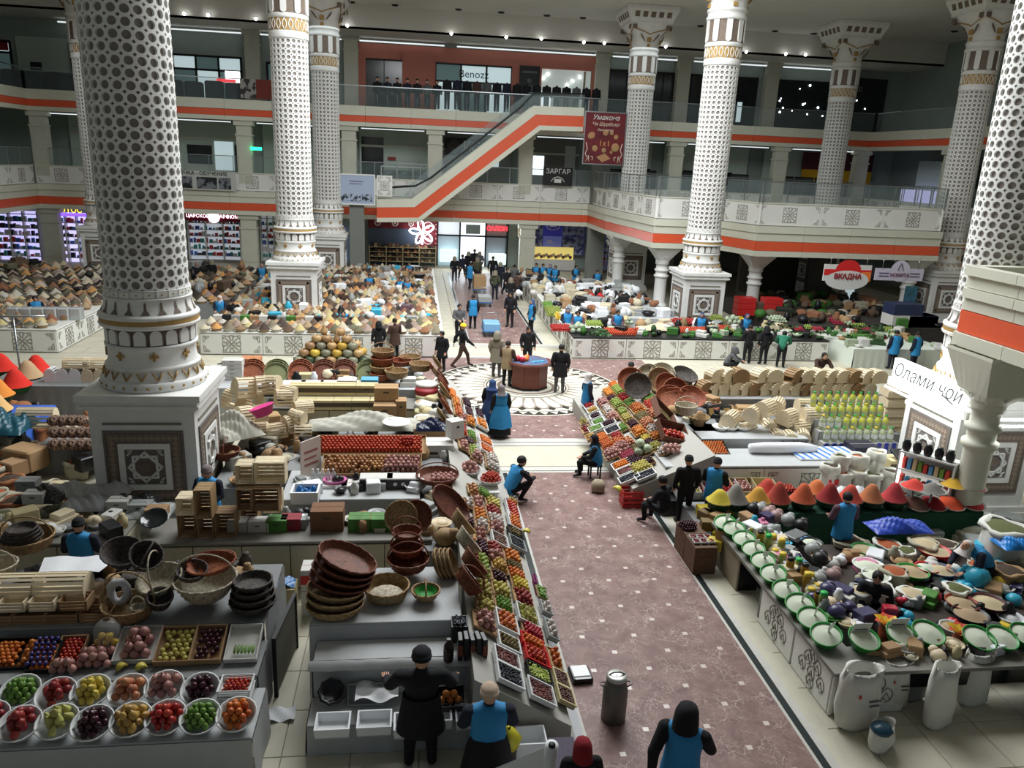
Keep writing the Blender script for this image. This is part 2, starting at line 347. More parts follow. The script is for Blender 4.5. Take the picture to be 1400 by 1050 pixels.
def _cb():
 b=MB(); b.lathe([(1.06,3.1),(1.07,3.14),(1.07,3.26),(1.03,3.29),(.99,3.31)],48,mi=0,capb=True); studs(b,28,1.068,3.2,.035,1); CB['stud_ring']=b
 b=MB(); b.lathe([(1.0,3.31),(.93,3.52),(.95,3.53),(.95,3.57),(.91,3.6)],48)
 for i in range(20):
  a=2*PI*i/20
  for sgn in (-1,1):
   p0=Vector(((1.005)*math.cos(a),(1.005)*math.sin(a),3.34)); p1=Vector((.965*math.cos(a+sgn*.1),.965*math.sin(a+sgn*.1),3.49)); b.tube([p0,p1],.018,5,1)
 CB['leaf_ring']=b
 b=MB(); b.lathe([(.91,3.6),(.885,3.66),(.87,3.8),(.885,3.94),(.92,3.97),(.92,4.02),(.88,4.04)],48)
 for i in range(8):
  a=2*PI*(i+.35)/8; c=Vector((.89*math.cos(a),.89*math.sin(a),3.82)); tan=Vector((-math.sin(a),math.cos(a),0)); rad=Vector((math.cos(a),math.sin(a),0))
  for d,l in ((tan,.09),(Vector((0,0,1)),.09)): b.obox(c,d*l,(tan if d.z else Vector((0,0,1)))*.025,rad*.02,1)
 CB['rosette_band']=b
 b=MB(); b.lathe([(.84,4.04),(.86,4.35),(.93,4.38)],48,mi=2); arches(b,18,.85,4.06,4.37,.26,.05,True,0); CB['arch_band']=b
 b=MB(); b.lathe([(.93,4.38),(.98,4.40),(1.0,4.45),(.98,4.48)],48); b.lathe([(.98,4.48),(.975,4.58)],48,mi=1); b.lathe([(.98,4.58),(1.0,4.61),(.98,4.66),(.93,4.68)],48); CB['gilded_torus']=b
 b=MB(); b.lathe([(.93,4.68),(.87,4.82),(.85,4.98),(.87,4.99),(.87,5.01),(.84,5.01)],48,mi=0);
 for i in range(18):
  a=2*PI*i/18; rad=lambda z:.93-(z-4.68)*.45 if z<4.82 else .87-(z-4.82)*.12
  pts=[(-.10,4.70),(.10,4.70),(.03,4.80),(.022,4.93),(0,4.96),(-.022,4.93),(-.03,4.80)]
  b.add([((rad(z)+.012)*math.cos(a+u),(rad(z)+.012)*math.sin(a+u),z) for u,z in pts],[tuple(range(7))],2)
 CB['petal_flare']=b
 b=MB(); b.lathe([(.84,5.01),(.84,5.03),(.82,5.03),(.82,5.16),(.84,5.16),(.84,5.18),(.77,5.18)],48,mi=0)
 for i in range(22):
  a=2*PI*(i+.5)/22; t=Vector((-math.sin(a),math.cos(a),0)); rd=Vector((math.cos(a),math.sin(a),0)); b.obox(rd*.825+Vector((0,0,5.095)),t*.098,Vector((0,0,.058)),rd*.02,0); b.obox(rd*.85+Vector((0,0,5.095)),t*.015,Vector((0,0,.015)),rd*.004,1)
 CB['block_band']=b
 z1=Z0+NR*DZ # 12.73
 b=MB(); b.lathe([(.77,z1),(.85,z1),(.86,z1+.05),(.86,z1+.28),(.84,z1+.3)],40); CB['collar']=b
 b=MB(); b.lathe([(.83,z1+.3),(.83,z1+.8)],40,mi=1)
 for i in range(20):
  a=2*PI*(i+.5)/20
  for s_ in (-1,1): b.tube([(.84*math.cos(a+s_*.11*math.sin(t*PI/4)),.84*math.sin(a+s_*.11*math.sin(t*PI/4)),z1+.32+.46*t/4) for t in range(5)],.022,4,0)
 CB['ornament_band']=b
 b=MB(); b.lathe([(.84,z1+.8),(.88,z1+.82),(.88,z1+.95),(.84,z1+1.0)],40); CB['upper_collar']=b
 b=MB(); b.lathe([(.84,z1+1.0),(.84,z1+1.95)],40,mi=2); arches(b,9,.84,z1+1.0,z1+1.95,.30,.06,False,0)
 CB['arcade_band']=b
 b=MB(); b.lathe([(.84,z1+1.95),(.93,z1+1.97),(.93,z1+2.1),(.88,z1+2.12),(.88,z1+2.3),(.93,z1+2.32),(.93,z1+2.42),(.88,z1+2.45)],40); CB['cornice_rings']=b
 b=MB(); zc=z1+2.45; zt=zc+1.35
 prof=[(.88,0,0),(.86,.25,0),(.9,.5,.15),(1.0,.8,.45),(1.18,1.1,.8),(1.32,1.35,1.)]
 n=40; vs=[];fs=[]
 for (r,z,q) in prof:
  for i in range(n):
   a=2*PI*i/n; c,s_=math.cos(a),math.sin(a); sq=1/max(abs(c),abs(s_)); k=r*(1+(sq-1)*q*.9); vs.append((k*c,k*s_,zc+z))
 for k in range(len(prof)-1):
  for i in range(n): j=(i+1)%n; fs.append((k*n+i,k*n+j,(k+1)*n+j,(k+1)*n+i))
 b.add(vs,fs,0,True)
 for i in range(4):
  a=PI/2*i; rd=Vector((math.cos(a),math.sin(a),0)); t=Vector((-math.sin(a),math.cos(a),0)); up=Vector((0,0,1))
  b.obox(rd*.95+up*(zc+.45),t*.13,up*.13,rd*.05,1)
  b.obox(rd*.91+up*(zc+.12),t*.09,up*.09,rd*.04,1)
  b.tube([tuple(rd*(1.0+.12*abs(u))+t*(u*.95)+up*(zc+.75+.28*abs(u)**.7)) for u in (-1,-.6,-.25,0,.25,.6,1)],.035,4,1)
  for s_ in (-1,1):
   b.tube([tuple(rd*(.95+.1*w)+t*s_*(.25+.35*w)+up*(zc+.35+.42*w)) for w in (0,.4,.8,1)],[.02,.05,.05,.02],5,2)
   b.obox(rd*1.3+t*s_*1.05+up*(zc+1.12),t*.12,up*.12,rd*.04,2)
 CB['bracket_capital']=b
 b=MB(); z=zt
 b.box(-1.34,1.34,-1.34,1.34,z,z+.12,0)
 vs=[(-1.34,-1.34,z+.12),(1.34,-1.34,z+.12),(1.34,1.34,z+.12),(-1.34,1.34,z+.12),(-1.62,-1.62,z+.75),(1.62,-1.62,z+.75),(1.62,1.62,z+.75),(-1.62,1.62,z+.75)]
 b.add(vs,[(0,1,5,4),(1,2,6,5),(2,3,7,6),(3,0,4,7)],0); b.box(-1.62,1.62,-1.62,1.62,z+.75,z+.95,0)
 for i in range(4):
  a=PI/2*i; rd=Vector((math.cos(a),math.sin(a),0)); t=Vector((-math.sin(a),math.cos(a),0)); up=Vector((0,0,1))
  for k in range(5): b.obox(rd*1.49+t*(k-2)*.5+up*(z+.45),t*.15,up*.15+rd*.06,rd*.01,2)
 CB['abacus']=b
_cb()
CBM={k:v.mesh(k,[mWHITE,mGOLD,mTAUPE]) for k,v in CB.items()}
ZTOP=Z0+NR*DZ+2.45+1.35+.95
def pedestal():
 d={}
 b=MB(); b.box(-1.22,1.22,-1.22,1.22,2.96,3.1); b.box(-1.14,1.14,-1.14,1.14,2.86,2.96); b.box(-1.18,1.18,-1.18,1.18,2.80,2.86); b.box(-1.1,1.1,-1.1,1.1,2.74,2.80); d['cap_slab']=(b,[mWHITE])
 b=MB(); b.box(-1.04,1.04,-1.04,1.04,.35,2.74); d['die']=(b,[mWHITE])
 b=MB(); b.box(-1.2,1.2,-1.2,1.2,0,.22); b.box(-1.13,1.13,-1.13,1.13,.22,.35); d['plinth']=(b,[mWHITE])
 b=MB(); z0,z1=.75,2.35; zc=1.5; y=-1.04
 def fr(h,w,mi,dep):  # square frame
  for (x0,x1,za,zb) in ((-h,h,zc+h-w,zc+h),(-h,h,zc-h,zc-h+w),(-h,-h+w,zc-h+w,zc+h-w),(h-w,h,zc-h+w,zc+h-w)): b.box(x0,x1,y-dep,y,za,zb,mi)
 b.box(-.78,.78,y-.012,y,zc-.78,zc+.78,1)
 fr(.80,.05,1,.035); fr(.74,.2,2,.03); fr(.52,.12,0,.05)
 for k in range(12):
  u=-.64+k*.1164
  for (x,z) in ((u,zc+.64),(u,zc-.64),(.64,zc+u),(-.64,zc+u)): b.obox((x,y-.034,z),(.034,0,.034),(0,.004,0),(-.034,0,.034),4)
 b.box(-.39,.39,y-.02,y,zc-.39,zc+.39,1)
 s=.235
 for rot in (0,PI/4):
  c,sn=math.cos(rot),math.sin(rot)
  for (ux,uz,vx,vz) in ((0,1,1,0),(0,-1,1,0),(1,0,0,1),(-1,0,0,1)):
   cx,cz=ux*s,uz*s; X=lambda x,z:(x*c-z*sn,x*sn+z*c)
   p=X(cx,cz); q=X(vx,vz); r_=X(ux,uz)
   b.obox((p[0],y-.04,zc+p[1]),(q[0]*(s+.02),0,q[1]*(s+.02)),(0,.025,0),(r_[0]*.022,0,r_[1]*.022),0)
 b.box(-.09,.09,y-.04,y,zc-.09,zc+.09,2)
 for sx in (-1,1):
  for sz in (-1,1): b.tube([(sx*.37,y-.02,zc+sz*.25),(sx*.30,y-.02,zc+sz*.30),(sx*.25,y-.02,zc+sz*.37),(sx*.34,y-.02,zc+sz*.34)],.018,4,0)
 b.box(-.78,.78,y-.03,y,2.43,2.47,3)
 d['ornament_panel']=(b,[mWHITE,MS('grey_brown_field',(112,104,100),rough=.7),mTAUPE,mLINE,MS('dull_ochre_stone',(140,126,112),rough=.7)])
 return {k:v[0].mesh(k,v[1]) for k,v in d.items()}
PED=pedestal()
def column(x,y,label,ped=True,faces=(0,1,2,3),rot=0.,name='column'):
 t=thing(name,label,'column',(x,y,0),0,'white lattice columns of the hall')
 link('lattice_shaft',lat_me,t,(0,0,Z0),rz=rot)
 for k,me in CBM.items(): link(k,me,t,rz=rot if k not in('abacus','bracket_capital') else 0)
 for k,me in PED.items():
  if k=='ornament_panel':
   for f in faces: link(k,me,t,(0,0,0),rz=f*PI/2)
  else: link(k,me,t)
 return t
column(-5.58,17.05,'tall white lattice column rising closest to the viewer on the left',rot=.05)
column(-5.58,38,'bright white lattice column rising from the left dried-fruit counters, second from the aisle entrance',rot=.1)
column(-5.5,51.5,'shaded white lattice column directly behind the bright left one, beside the escalator foot')
column(14.35,38,'bright white lattice column in front of the curved right balcony')
column(14.35,51.8,'shaded white lattice column with square capital beside the red hanging banner')
column(28.2,52,'shaded white lattice column with full capital near the far right corner')
column(-19.3,52,'shaded white lattice column half hidden behind the nearest left one')
column(-21.0,38.5,'white lattice column cut off by the left picture edge')
column(30.2,41.6,'shaded white lattice column behind the right end of the balcony')
column(13.88,17,'huge white lattice column at the right picture edge above the lit sign')
ZC=ZTOP+.02
b=MB()
for (x0,x1,y0,y1) in ((-40,-3.3,-2,58),(11.7,46,-2,58),(-3.3,11.7,-2,19),(-3.3,11.7,36,58)): b.box(x0,x1,y0,y1,ZC,ZC+.3)
struct('ceiling',b,mCEIL)
def motif(r=.5,mi=0,y=0.0,b=None,cx=0,cz=0,t=.014):
 b=b or MB()
 def arc(c,rad,a0,a1,n=8): return [(cx+(c[0]+rad*math.cos(a0+(a1-a0)*k/n))*r*2,y,cz+(c[1]+rad*math.sin(a0+(a1-a0)*k/n))*r*2) for k in range(n+1)]
 for q in range(4):
  A=q*PI/2; c,s=math.cos(A),math.sin(A); R=lambda x,z:(x*c-z*s,x*s+z*c)
  b.tube(arc(R(.25,.25),.22,A,A+2*PI,10),t*r*2,3,mi,smooth=False)
  b.tube(arc(R(.0,.36),.13,A+PI*.0,A+PI*1.0+PI,8),t*r*2,3,mi,smooth=False)
  b.tube([(cx+R(u,v)[0]*r*2,y,cz+R(u,v)[1]*r*2) for u,v in ((.0,.0),(.1,.16),(.3,.3),(.47,.33),(.49,.49),(.33,.47),(.3,.3),(.16,.1),(0,0))],t*r*2,3,mi,smooth=False)
  b.tube([(cx+R(u,v)[0]*r*2,y,cz+R(u,v)[1]*r*2) for u,v in ((-.49,.49),(-.2,.46),(0,.5),(.2,.46),(.49,.49))],t*r*2,3,mi,smooth=False)
 return b
def corner_flourish(b,x,z,dx,dz,s,y,mi=0):
 b.tube([(x,y,z),(x+dx*s,y,z),(x+dx*s*.75,y,z+dz*s*.3),(x+dx*s*.3,y,z+dz*s*.4),(x+dx*s*.25,y,z+dz*s*.8),(x,y,z+dz*s),(x,y,z)],.012,3,mi,smooth=False)
 b.tube([(x+dx*s*.2,y,z+dz*s*.15),(x+dx*s*.5,y,z+dz*s*.15),(x+dx*s*.2,y,z+dz*s*.5)],.012,3,mi,smooth=False)
def panel_mesh(L,h,th=.06,ms=.4,nm='p'):
 b=MB(); b.box(-L/2+.01,L/2-.01,0,th,0,h,0)
 motif(ms,1,-.004,b,0,h/2)
 s=min(.28,h*.3)
 for sx in (-1,1):
  for sz in (-1,1): corner_flourish(b,sx*(L/2-.12),h/2+sz*(h/2-.1),-sx,-sz,s,-.004,1)
 return b.mesh(nm,[mPANEL,mLINE])
mPANEL=MS('pale_marble_panel',(228,228,222),rough=.35,var=.05,vscale=1)
mFASC=MS('beige_cladding',(212,212,194),rough=.5,var=.05,vscale=.8)
def run(root,p0,p1,z0,z1,L,m,nm,th=.12,proud=0.,flip=False,gap=.008,cache={}):
 """row of cladding pieces from p0 to p1; the outer face looks to the right of p0->p1"""
 p0=Vector(p0);p1=Vector(p1); d=p1-p0; n=max(1,round(d.length/L)); l=d.length/n; a=math.atan2(d.y,d.x)
 key=(round(l,3),round(z1-z0,3),m.name,round(th,3));
 if key not in cache:
  b=MB(); b.box(-l/2+gap,l/2-gap,0,th,gap,z1-z0-gap,0); cache[key]=b.mesh(nm,m)
 out=Vector((d.y,-d.x)).normalized()*proud
 for k in range(n):
  c=p0+d*((k+.5)/n)+out; link(nm,cache[key],root,(c.x,c.y,z0),rz=a)
def fascia2(root,p0,p1,zo=0.,L=3.1,parapet=True,ms=.42,par_set=.12,glass=True):
 run(root,p0,p1,3.70+zo,4.0+zo,L,mFASC,'cladding_panel',.2,.06); run(root,p0,p1,4.0+zo,4.5+zo,L,mORANGE,'orange_cladding_panel',.2,.02)
 run(root,p0,p1,4.5+zo,4.92+zo,L,mFASC,'cladding_panel',.2,.0); run(root,p0,p1,4.92+zo,5.30+zo,L,mFASC,'cladding_panel',.2,.07)
 P0=Vector(p0);P1=Vector(p1); d=P1-P0; u=d.normalized(); inn=Vector((-u.y,u.x))
 if parapet:
  n=max(1,round(d.length/3.1)); l=d.length/n; a=math.atan2(d.y,d.x)
  key='pp%.3f_%.2f'%(l,ms)
  if key not in PCACHE: PCACHE[key]=panel_mesh(l,1.1,.06,ms,'parapet_panel')
  for k in range(n):
   c=P0+d*((k+.5)/n)+inn*par_set; link('parapet_panel',PCACHE[key],root,(c.x,c.y,5.33+zo),rz=a)
  b=MB(); m=(P0+P1)/2+inn*(par_set+.03); b.obox((m.x,m.y,6.47+zo),(u.x*d.length/2,u.y*d.length/2,0),(inn.x*.07,inn.y*.07,0),(0,0,.03)); part('parapet_cap',b,mFASC,root)
  if glass:
   b=MB();g=MB(); n2=max(1,round(d.length/1.55))
   for k in range(n2+1):
    c=P0+d*(k/n2)+inn*(par_set+.03); b.obox((c.x,c.y,7.0+zo),(.02,0,0),(0,.02,0),(0,0,.55))
   b.obox((m.x,m.y,7.56+zo),(u.x*d.length/2,u.y*d.length/2,0),(inn.x*.03,inn.y*.03,0),(0,0,.025)); part('railing',b,mSTEEL,root)
   g.obox((m.x,m.y,7.0+zo),(u.x*d.length/2,u.y*d.length/2,0),(inn.x*.006,inn.y*.006,0),(0,0,.5)); part('glass_railing',g,mGLASS,root)
PCACHE={}
def fascia3(root,p0,p1,L=3.1):
 run(root,p0,p1,9.85,10.13,L,mFASC,'cladding_panel',.2,.06); run(root,p0,p1,10.13,10.55,L,mORANGE,'orange_cladding_panel',.2,.02); run(root,p0,p1,10.55,11.17,L,mFASC,'cladding_panel',.2,.05)
 P0=Vector(p0);P1=Vector(p1); d=P1-P0; u=d.normalized(); inn=Vector((-u.y,u.x)); m=(P0+P1)/2+inn*.15
 g=MB(); g.obox((m.x,m.y,11.8),(u.x*d.length/2,u.y*d.length/2,0),(inn.x*.006,inn.y*.006,0),(0,0,.62)); part('glass_railing',g,mGLASS,root)
 b=MB(); b.obox((m.x,m.y,12.45),(u.x*d.length/2,u.y*d.length/2,0),(inn.x*.03,inn.y*.03,0),(0,0,.025)); part('railing',b,mSTEEL,root)
XL,XR,YB=-24.7,33.2,56.0
g2=struct('trim_1',MB().box(XL,XR,YB+.2,61,4.5,5.3),mCREAM); g3=struct('trim_2',MB().box(XL,XR,YB+.2,61,10.1,11.15),mCREAM)
fascia2(g2,(XL,YB),(XR,YB)); fascia3(g3,(XL,YB),(XR,YB))
gl=struct('trim_3',MB().box(XL-5,XL-.2,20,61,4.5,5.3).box(XL-5,XL-.2,20,61,10.1,11.15),mCREAM)
fascia2(gl,(XL,30),(XL,YB)); fascia3(gl,(XL,30),(XL,YB))
gr=struct('trim_4',MB().box(XR+.2,XR+5,20,61,4.5,5.3).box(XR+.2,XR+5,20,61,10.1,11.15),mCREAM)
fascia2(gr,(XR,YB),(XR,26)); fascia3(gr,(XR,YB),(XR,26))
b=MB(); b.box(XL-5,1.6,61,61.4,0,4.5); b.box(7.1,XR+5,61,61.4,0,4.5); b.box(1.6,7.1,61,61.4,3.5,4.5); b.box(XL-5,XR+5,61,61.4,5.3,10.1); b.box(XL-5,XR+5,61,61.4,11.1,17.8); struct('wall_back',b,mGREYW)
struct('wall_left',MB().box(XL-5.3,XL-5,10,61,0,17.8),mGREYW); struct('wall_right',MB().box(XR+5,XR+5.3,10,61,0,17.8),mGREYW)
struct('trim_5',MB().box(XL-5,XR+5,56.6,61,16.0,16.12).box(XL-5,XR+5,56.6,56.8,16.0,ZC),mCEIL)
for (a,c) in ((-24,-5),(-4.4,2.0),(2.9,33)):
 tag(part('cove_light',MB().box(a,c,60.2,60.35,15.72,15.8),mCOVE),'thin glowing cove strip under the top ceiling edge, '+{-24:'its left stretch',-4.4:'its short middle stretch',2.9:'its long right stretch'}[a],'cove light')
for i,(a,c) in enumerate(((-23.9,-18.8),(-17.7,-12),(-10.9,-5),(-4,.9),(1.9,7.2),(8.2,12.2),(13.5,18),(19.2,25.9),(27.2,32.8))):
 tag(part('soffit_light',MB().box(a+.3,c-.3,56.5,56.7,9.72,9.78),mCOVE),['first','second','third','fourth','fifth','sixth','seventh','eighth','ninth'][i]+' glowing soffit strip from the left under the upper gallery','light','soffit strips under the upper gallery')
def pilaster(x,y,z0,z1,w=.5,m=mCREAM,cap=True):
 b=MB(); b.box(-w,w,-.3,.3,z0,z1-.9); b.box(-w*.86,w*.86,-.34,-.3,z0+.5,z1-1.3)
 if cap: b.box(-w*1.12,w*1.12,-.36,.34,z1-.95,z1-.85); b.box(-w*.95,w*.95,-.3,.3,z1-.85,z1-.3); b.box(-w*1.25,w*1.25,-.4,.4,z1-.3,z1)
 else: b.box(-w,w,-.3,.3,z1-.9,z1)
 return struct('trim_6',b,m,loc=(x,y,0))
for x in (-24.3,-18.2,-11.4,-4.5,1.35,7.7,18.6,26.5,32.8): pilaster(x,56.45,5.3,9.85)
for x in (-18.2,-11.4,-4.6,13.7,19.9,26.9,32.8): pilaster(x,60.5,11.15,16)
for x in (-24.3,-18.2,-11.4,8.1,18.6,26.5): pilaster(x,56.5,0,3.7,.55)
mGPIL=MS('grey_pillar',(122,124,118),rough=.7,var=.05)
struct('trim_7',MB().box(12.4,13.5,55.0,56.0,0,10.1),mGPIL); struct('trim_8',MB().box(-4.2,-3.3,51.9,52.8,0,4.9),mGPIL)
for y in (47,40): pilaster(XL-.3,y,5.3,9.85); pilaster(XR+.3,y,5.3,9.85); pilaster(XL-.3,y,0,3.7,.55)
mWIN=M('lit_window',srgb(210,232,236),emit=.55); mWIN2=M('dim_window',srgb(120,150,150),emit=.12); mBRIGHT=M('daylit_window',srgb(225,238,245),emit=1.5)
mPALEW=MS('pale_green_wall',(186,200,188),rough=.7,var=.05)
def window(x0,x1,z0,z1,m,nx=2,nz=1,y=60.9,lab='shop window',frame=None,zsplit=None):
 PN=[]; t=thing('shop_window',lab,'window',((x0+x1)/2,y,z0)); w=(x1-x0)/2; h=z1-z0
 for i in range(nx):
  xa=-w+2*w*i/nx+.06; xb=-w+2*w*(i+1)/nx-.06
  zs=[0,h] if zsplit is None else [0,zsplit,h]
  for k in range(len(zs)-1): PN.append((MB().box(xa,xb,0,.03,zs[k]+.06,zs[k+1]-.06),m if isinstance(m,bpy.types.Material) else m[(i+k)%len(m)]))
 b=MB();
 for i in range(nx+1): x=-w+2*w*i/nx; b.box(x-.07,x+.07,-.06,.04,0,h)
 for z in ([0,h] if zsplit is None else [0,zsplit,h]): b.box(-w-.05,w+.05,-.06,.04,z-.07,z+.07)
 fo=part('frame',b,frame or mBLACK,t)
 for q,mm in PN: part('pane',q,mm,fo)
 return t
def shutter(x0,x1,z0,z1,lab,m=mDARK,y=60.9,name='shop_doorway'):
 t=thing(name,lab,'doorway',((x0+x1)/2,y,z0)); w=(x1-x0)/2; part('dark_glass',MB().box(-w,w,0,.05,0,z1-z0),m,t)
 b=MB(); b.box(-w-.12,-w,-.08,.05,0,z1-z0+.1); b.box(w,w+.12,-.08,.05,0,z1-z0+.1); b.box(-w-.12,w+.12,-.08,.05,z1-z0,z1-z0+.15); b.box(-.03,.03,-.05,0,0,z1-z0); part('frame',b,mBLACK,t); return t
b=MB(); b.box(-4.1,13.3,60.75,60.95,14.7,15.7); b.box(-1.0,1.4,60.75,60.95,11.15,14.7); b.box(7.0,9.2,60.75,60.95,11.15,14.7); b.box(-4.1,-3.6,60.75,60.95,11.15,14.7); b.box(13.0,13.3,60.75,60.95,11.15,14.7); b.box(-1.0,1.3,60.4,60.75,11.15,15.3)
struct('trim_9',b,mREDWALL)
shutter(-3.6,-1.0,11.15,14.6,'black doorway at the left of the brick-red upper shop wall')
t=window(1.4,7.0,11.15,14.65,(mWIN,mWIN2,mWIN),3,lab='black-framed lit shop window with dark lettering in the brick-red upper wall',zsplit=2.3)
lettering('Benozz',.75,mBLACK,t,(.0,-.1,2.85))
t=thing('wall_poster','tall black poster with a pale figure on the brick-red upper wall','poster',(8.3,60.6,12.0)); part('sheet',MB().box(-.75,.75,0,.05,0,2.8),mBLACK,t)
b=MB(); b.prism([(-.25,-.03),(.25,-.03),(.25,0),(-.25,0)],.5,1.5); b.ball((0,-.02,1.75),.2,8,5,sy=.2); b.box(-.55,.55,-.02,0,2.3,2.45); b.box(-.4,.4,-.02,0,.2,.32); part('figure',b,MS('poster_grey',(96,100,104)),t)
b=MB(); b.box(9.25,13.0,61.3,64.5,11.12,11.16); b.box(9.25,13.0,64.4,64.5,11.15,14.7);
t=thing('lit_shop_interior','bright pale shop interior with spotlights behind the upper mannequins','shop',(11.1,60.9,11.15)); part('back_panel',MB().box(-1.85,1.85,0,.05,0,3.55),M('shop_interior_white',srgb(196,206,202),emit=.35),t)
part('doorway_gap',MB().box(-1.8,-1.1,-.04,0,0,2.0),mBRIGHT,t); part('side_partition',MB().box(1.3,1.45,-.1,0,0,3.5),MS('beige_partition',(150,140,120)),t); part('inner_screen',MB().box(-.5,.9,-.05,-.01,.3,1.9),MS('grey_screen',(150,156,150)),t)
for i,(x,z) in enumerate(((-1.4,3.2),(-1.7,2.9),(1.0,3.1),(.5,2.8),(0.1,2.5))): part('spotlight',MB().ball((x,-.08,z),.07,8,5),mLAMP,t)
for (a,c,l) in ((14.4,17.0,'tall black doorway just left of the shaded column capital, upper floor'),(17.8,19.3,'tall black doorway right of the shaded column, upper floor'),(20.8,25.9,'wide black shop opening behind the bright right column, upper floor')): shutter(a,c,11.15,14.8,l)
t=window(23.9,25.0,11.6,13.2,mWIN,2,lab='narrow pale blue window in the black opening beside the bright right column',y=60.8)
for k,(a,c,l) in enumerate(((27.6,31.9,'dark glazed shop front full of small reflected lights, upper right'),)):
 t=thing('dark_shopfront',l,'shopfront',((a+c)/2,60.9,11.15)); w=(c-a)/2; part('dark_glass',MB().box(-w,w,0,.05,0,3.8),mDARK,t)
 for q in range(12): x=rnd.uniform(-w+.2,w-.2); z=rnd.uniform(1.2,3.6); part('glow_dot',MB().ball((x,-.05,z),.035+.02*(q%3),6,4),mLAMP,t)  # reflections in the glass built as small glowing balls
t=thing('dark_shopfront','dark shop front with pale letters right of the rearmost capital','shopfront',(34.6,60.7,11.15)); part('dark_glass',MB().box(-1.9,1.9,0,.05,0,4.2),mDARK,t)
lettering('Р Ш',.5,MS('sign_pale',(180,180,176)),t,(-.6,-.06,3.4))
for q in range(4): part('glow_dot',MB().ball((rnd.uniform(-1.2,1.2),-.05,rnd.uniform(1.5,2.8)),.045,6,4),mLAMP,t)
t=thing('dark_shopfront','dark stall front on the right side gallery, upper floor','shopfront',(XR+4.8,44,11.2)); part('dark_glass',MB().box(-.05,0,-6,6,0,3.0),mDARK,t); part('strip_light',MB().box(-.2,-.1,-3,-1,2.4,2.5).box(-.2,-.1,1,3,2.4,2.5),mWIN,t)
t=window(-16.9,-12.3,11.3,14.2,(mWIN2,mWIN),3,lab='wide black-framed shop window on the upper left, a lit sign inside',zsplit=2.0)
part('lit_sign',MB().box(1.2,2.2,-.1,-.05,1.2,2.0),M('sign_glow_white',(1,.95,.95),emit=2.2),t); part('red_lettering',MB().box(.6,1.9,-.12,-.1,1.25,1.45),M('sign_glow_red',srgb(230,60,70),emit=1.2),t)
t=window(-10.5,-8.9,11.3,14.0,mWIN2,1,lab='narrow dark window left of the bright left column, upper floor')
t=window(-32,-27.5,11.2,14.4,(mWIN2,mWIN),3,lab='upper shop window with dark red top panels at the left picture edge',zsplit=2.5)
for i in range(3): part('red_panel',MB().box(-2.2+1.5*i+.08,-.78+1.5*i-.08,-.05,-.02,2.62,3.3),MS('dark_red_panel',(140,30,44)),t)
t=thing('upper_shop_front','pale shop front with a brown counter on the upper left side','shopfront',(-25,60.85,11.2)); part('wall_panel',MB().box(-2.1,2.2,0,.05,0,3.6),mPALEW,t); part('desk',MB().box(-1.6,1.5,-1.2,-.6,0,1.3),mDARK,t); part('monitor',MB().box(-.9,-.2,-1.0,-.9,1.4,1.9),mBLACK,t); part('post',MB().box(1.4,1.6,-.2,0,0,3.4),mBLACK,t)
t=thing('folded_banner','long dark red and patterned textile rolled over the upper railing','banner',(-10.1,55.85,11.25)); part('red_cloth',MB().box(-.3,1.4,-.05,0,0,1.2),MS('dark_red_cloth',(112,48,40),rough=.8),t); part('patterned_cloth',MB().box(-1.3,-.3,-.05,0,0,1.2),M('patterned_cloth',srgb(150,146,140),col2=srgb(50,44,44),vscale=3,thr=(.48,.52)),t)
t=thing('dark_goods_row','row of dark covered goods behind the upper-left glass railing','shop goods',(-17,57.2,11.17));
b=MB();
for i in range(9): x=-6+i*1.3; b.bbox(x,x+1.1,-.4,.4,0,.9+.4*rnd.random(),.08)
part('covers',b,MS('dark_cover',(36,38,44),rough=.9),t)
t=thing('dark_goods_row','row of black covered goods behind the far-left upper railing','shop goods',(-26.2,57.6,11.17)); b=MB()
for i in range(5): x=-3+i*1.3; b.bbox(x,x+1.1,-.4,.4,0,1.0+.3*rnd.random(),.08)
part('covers',b,MS('dark_cover'.replace('dark','black'),(18,20,22),rough=.9),t)
def pale_shop(x0,x1,lab,win=None,door=None,m=mPALEW):
 t=thing('gallery_shop_front',lab,'shopfront',((x0+x1)/2,60.7,5.3)); w=(x1-x0)/2; part('wall_panel',MB().box(-w,w,0,.1,0,4.5),m,t); part('moulding',MB().box(-w,w,-.08,0,3.3,3.45),mCREAM,t)
 if win:
  for (a,c,z0,z1,mm) in win: part('window',MB().box(a,c,-.06,0,z0,z1),mm,t)
 if door: part('doorway',MB().box(door[0],door[1],-.05,0,0,door[2]),mDARK,t)
 return t
pale_shop(-24.2,-18.7,'pale shop front on the middle floor beside the far-left corner, two small lit windows',[(-1.9,-.9,1.2,2.6,mWIN),(.7,1.3,1.5,3.5,mWIN)])
pale_shop(-17.7,-11.9,'pale shop front on the middle floor with a dark window band and lit display',[(-1.5,.2,1.6,2.9,mDARK),(.4,1.7,1.2,3.2,mWIN),(1.8,2.7,.4,3.0,mDARK)])
pale_shop(-11,-5.2,'pale grey shop front on the middle floor behind the bright left column',[(-1.2,-.2,2.3,3.6,mDARK)])
t=pale_shop(-4.1,1.0,'pale shop front with a black doorway and a row of glass showcases behind the escalator',None,(-2.4,-.8,4.0))
part('red_notice',MB().box(-.5,.1,-.1,-.05,2.4,2.65),MS('red_notice',(150,60,50)),t)
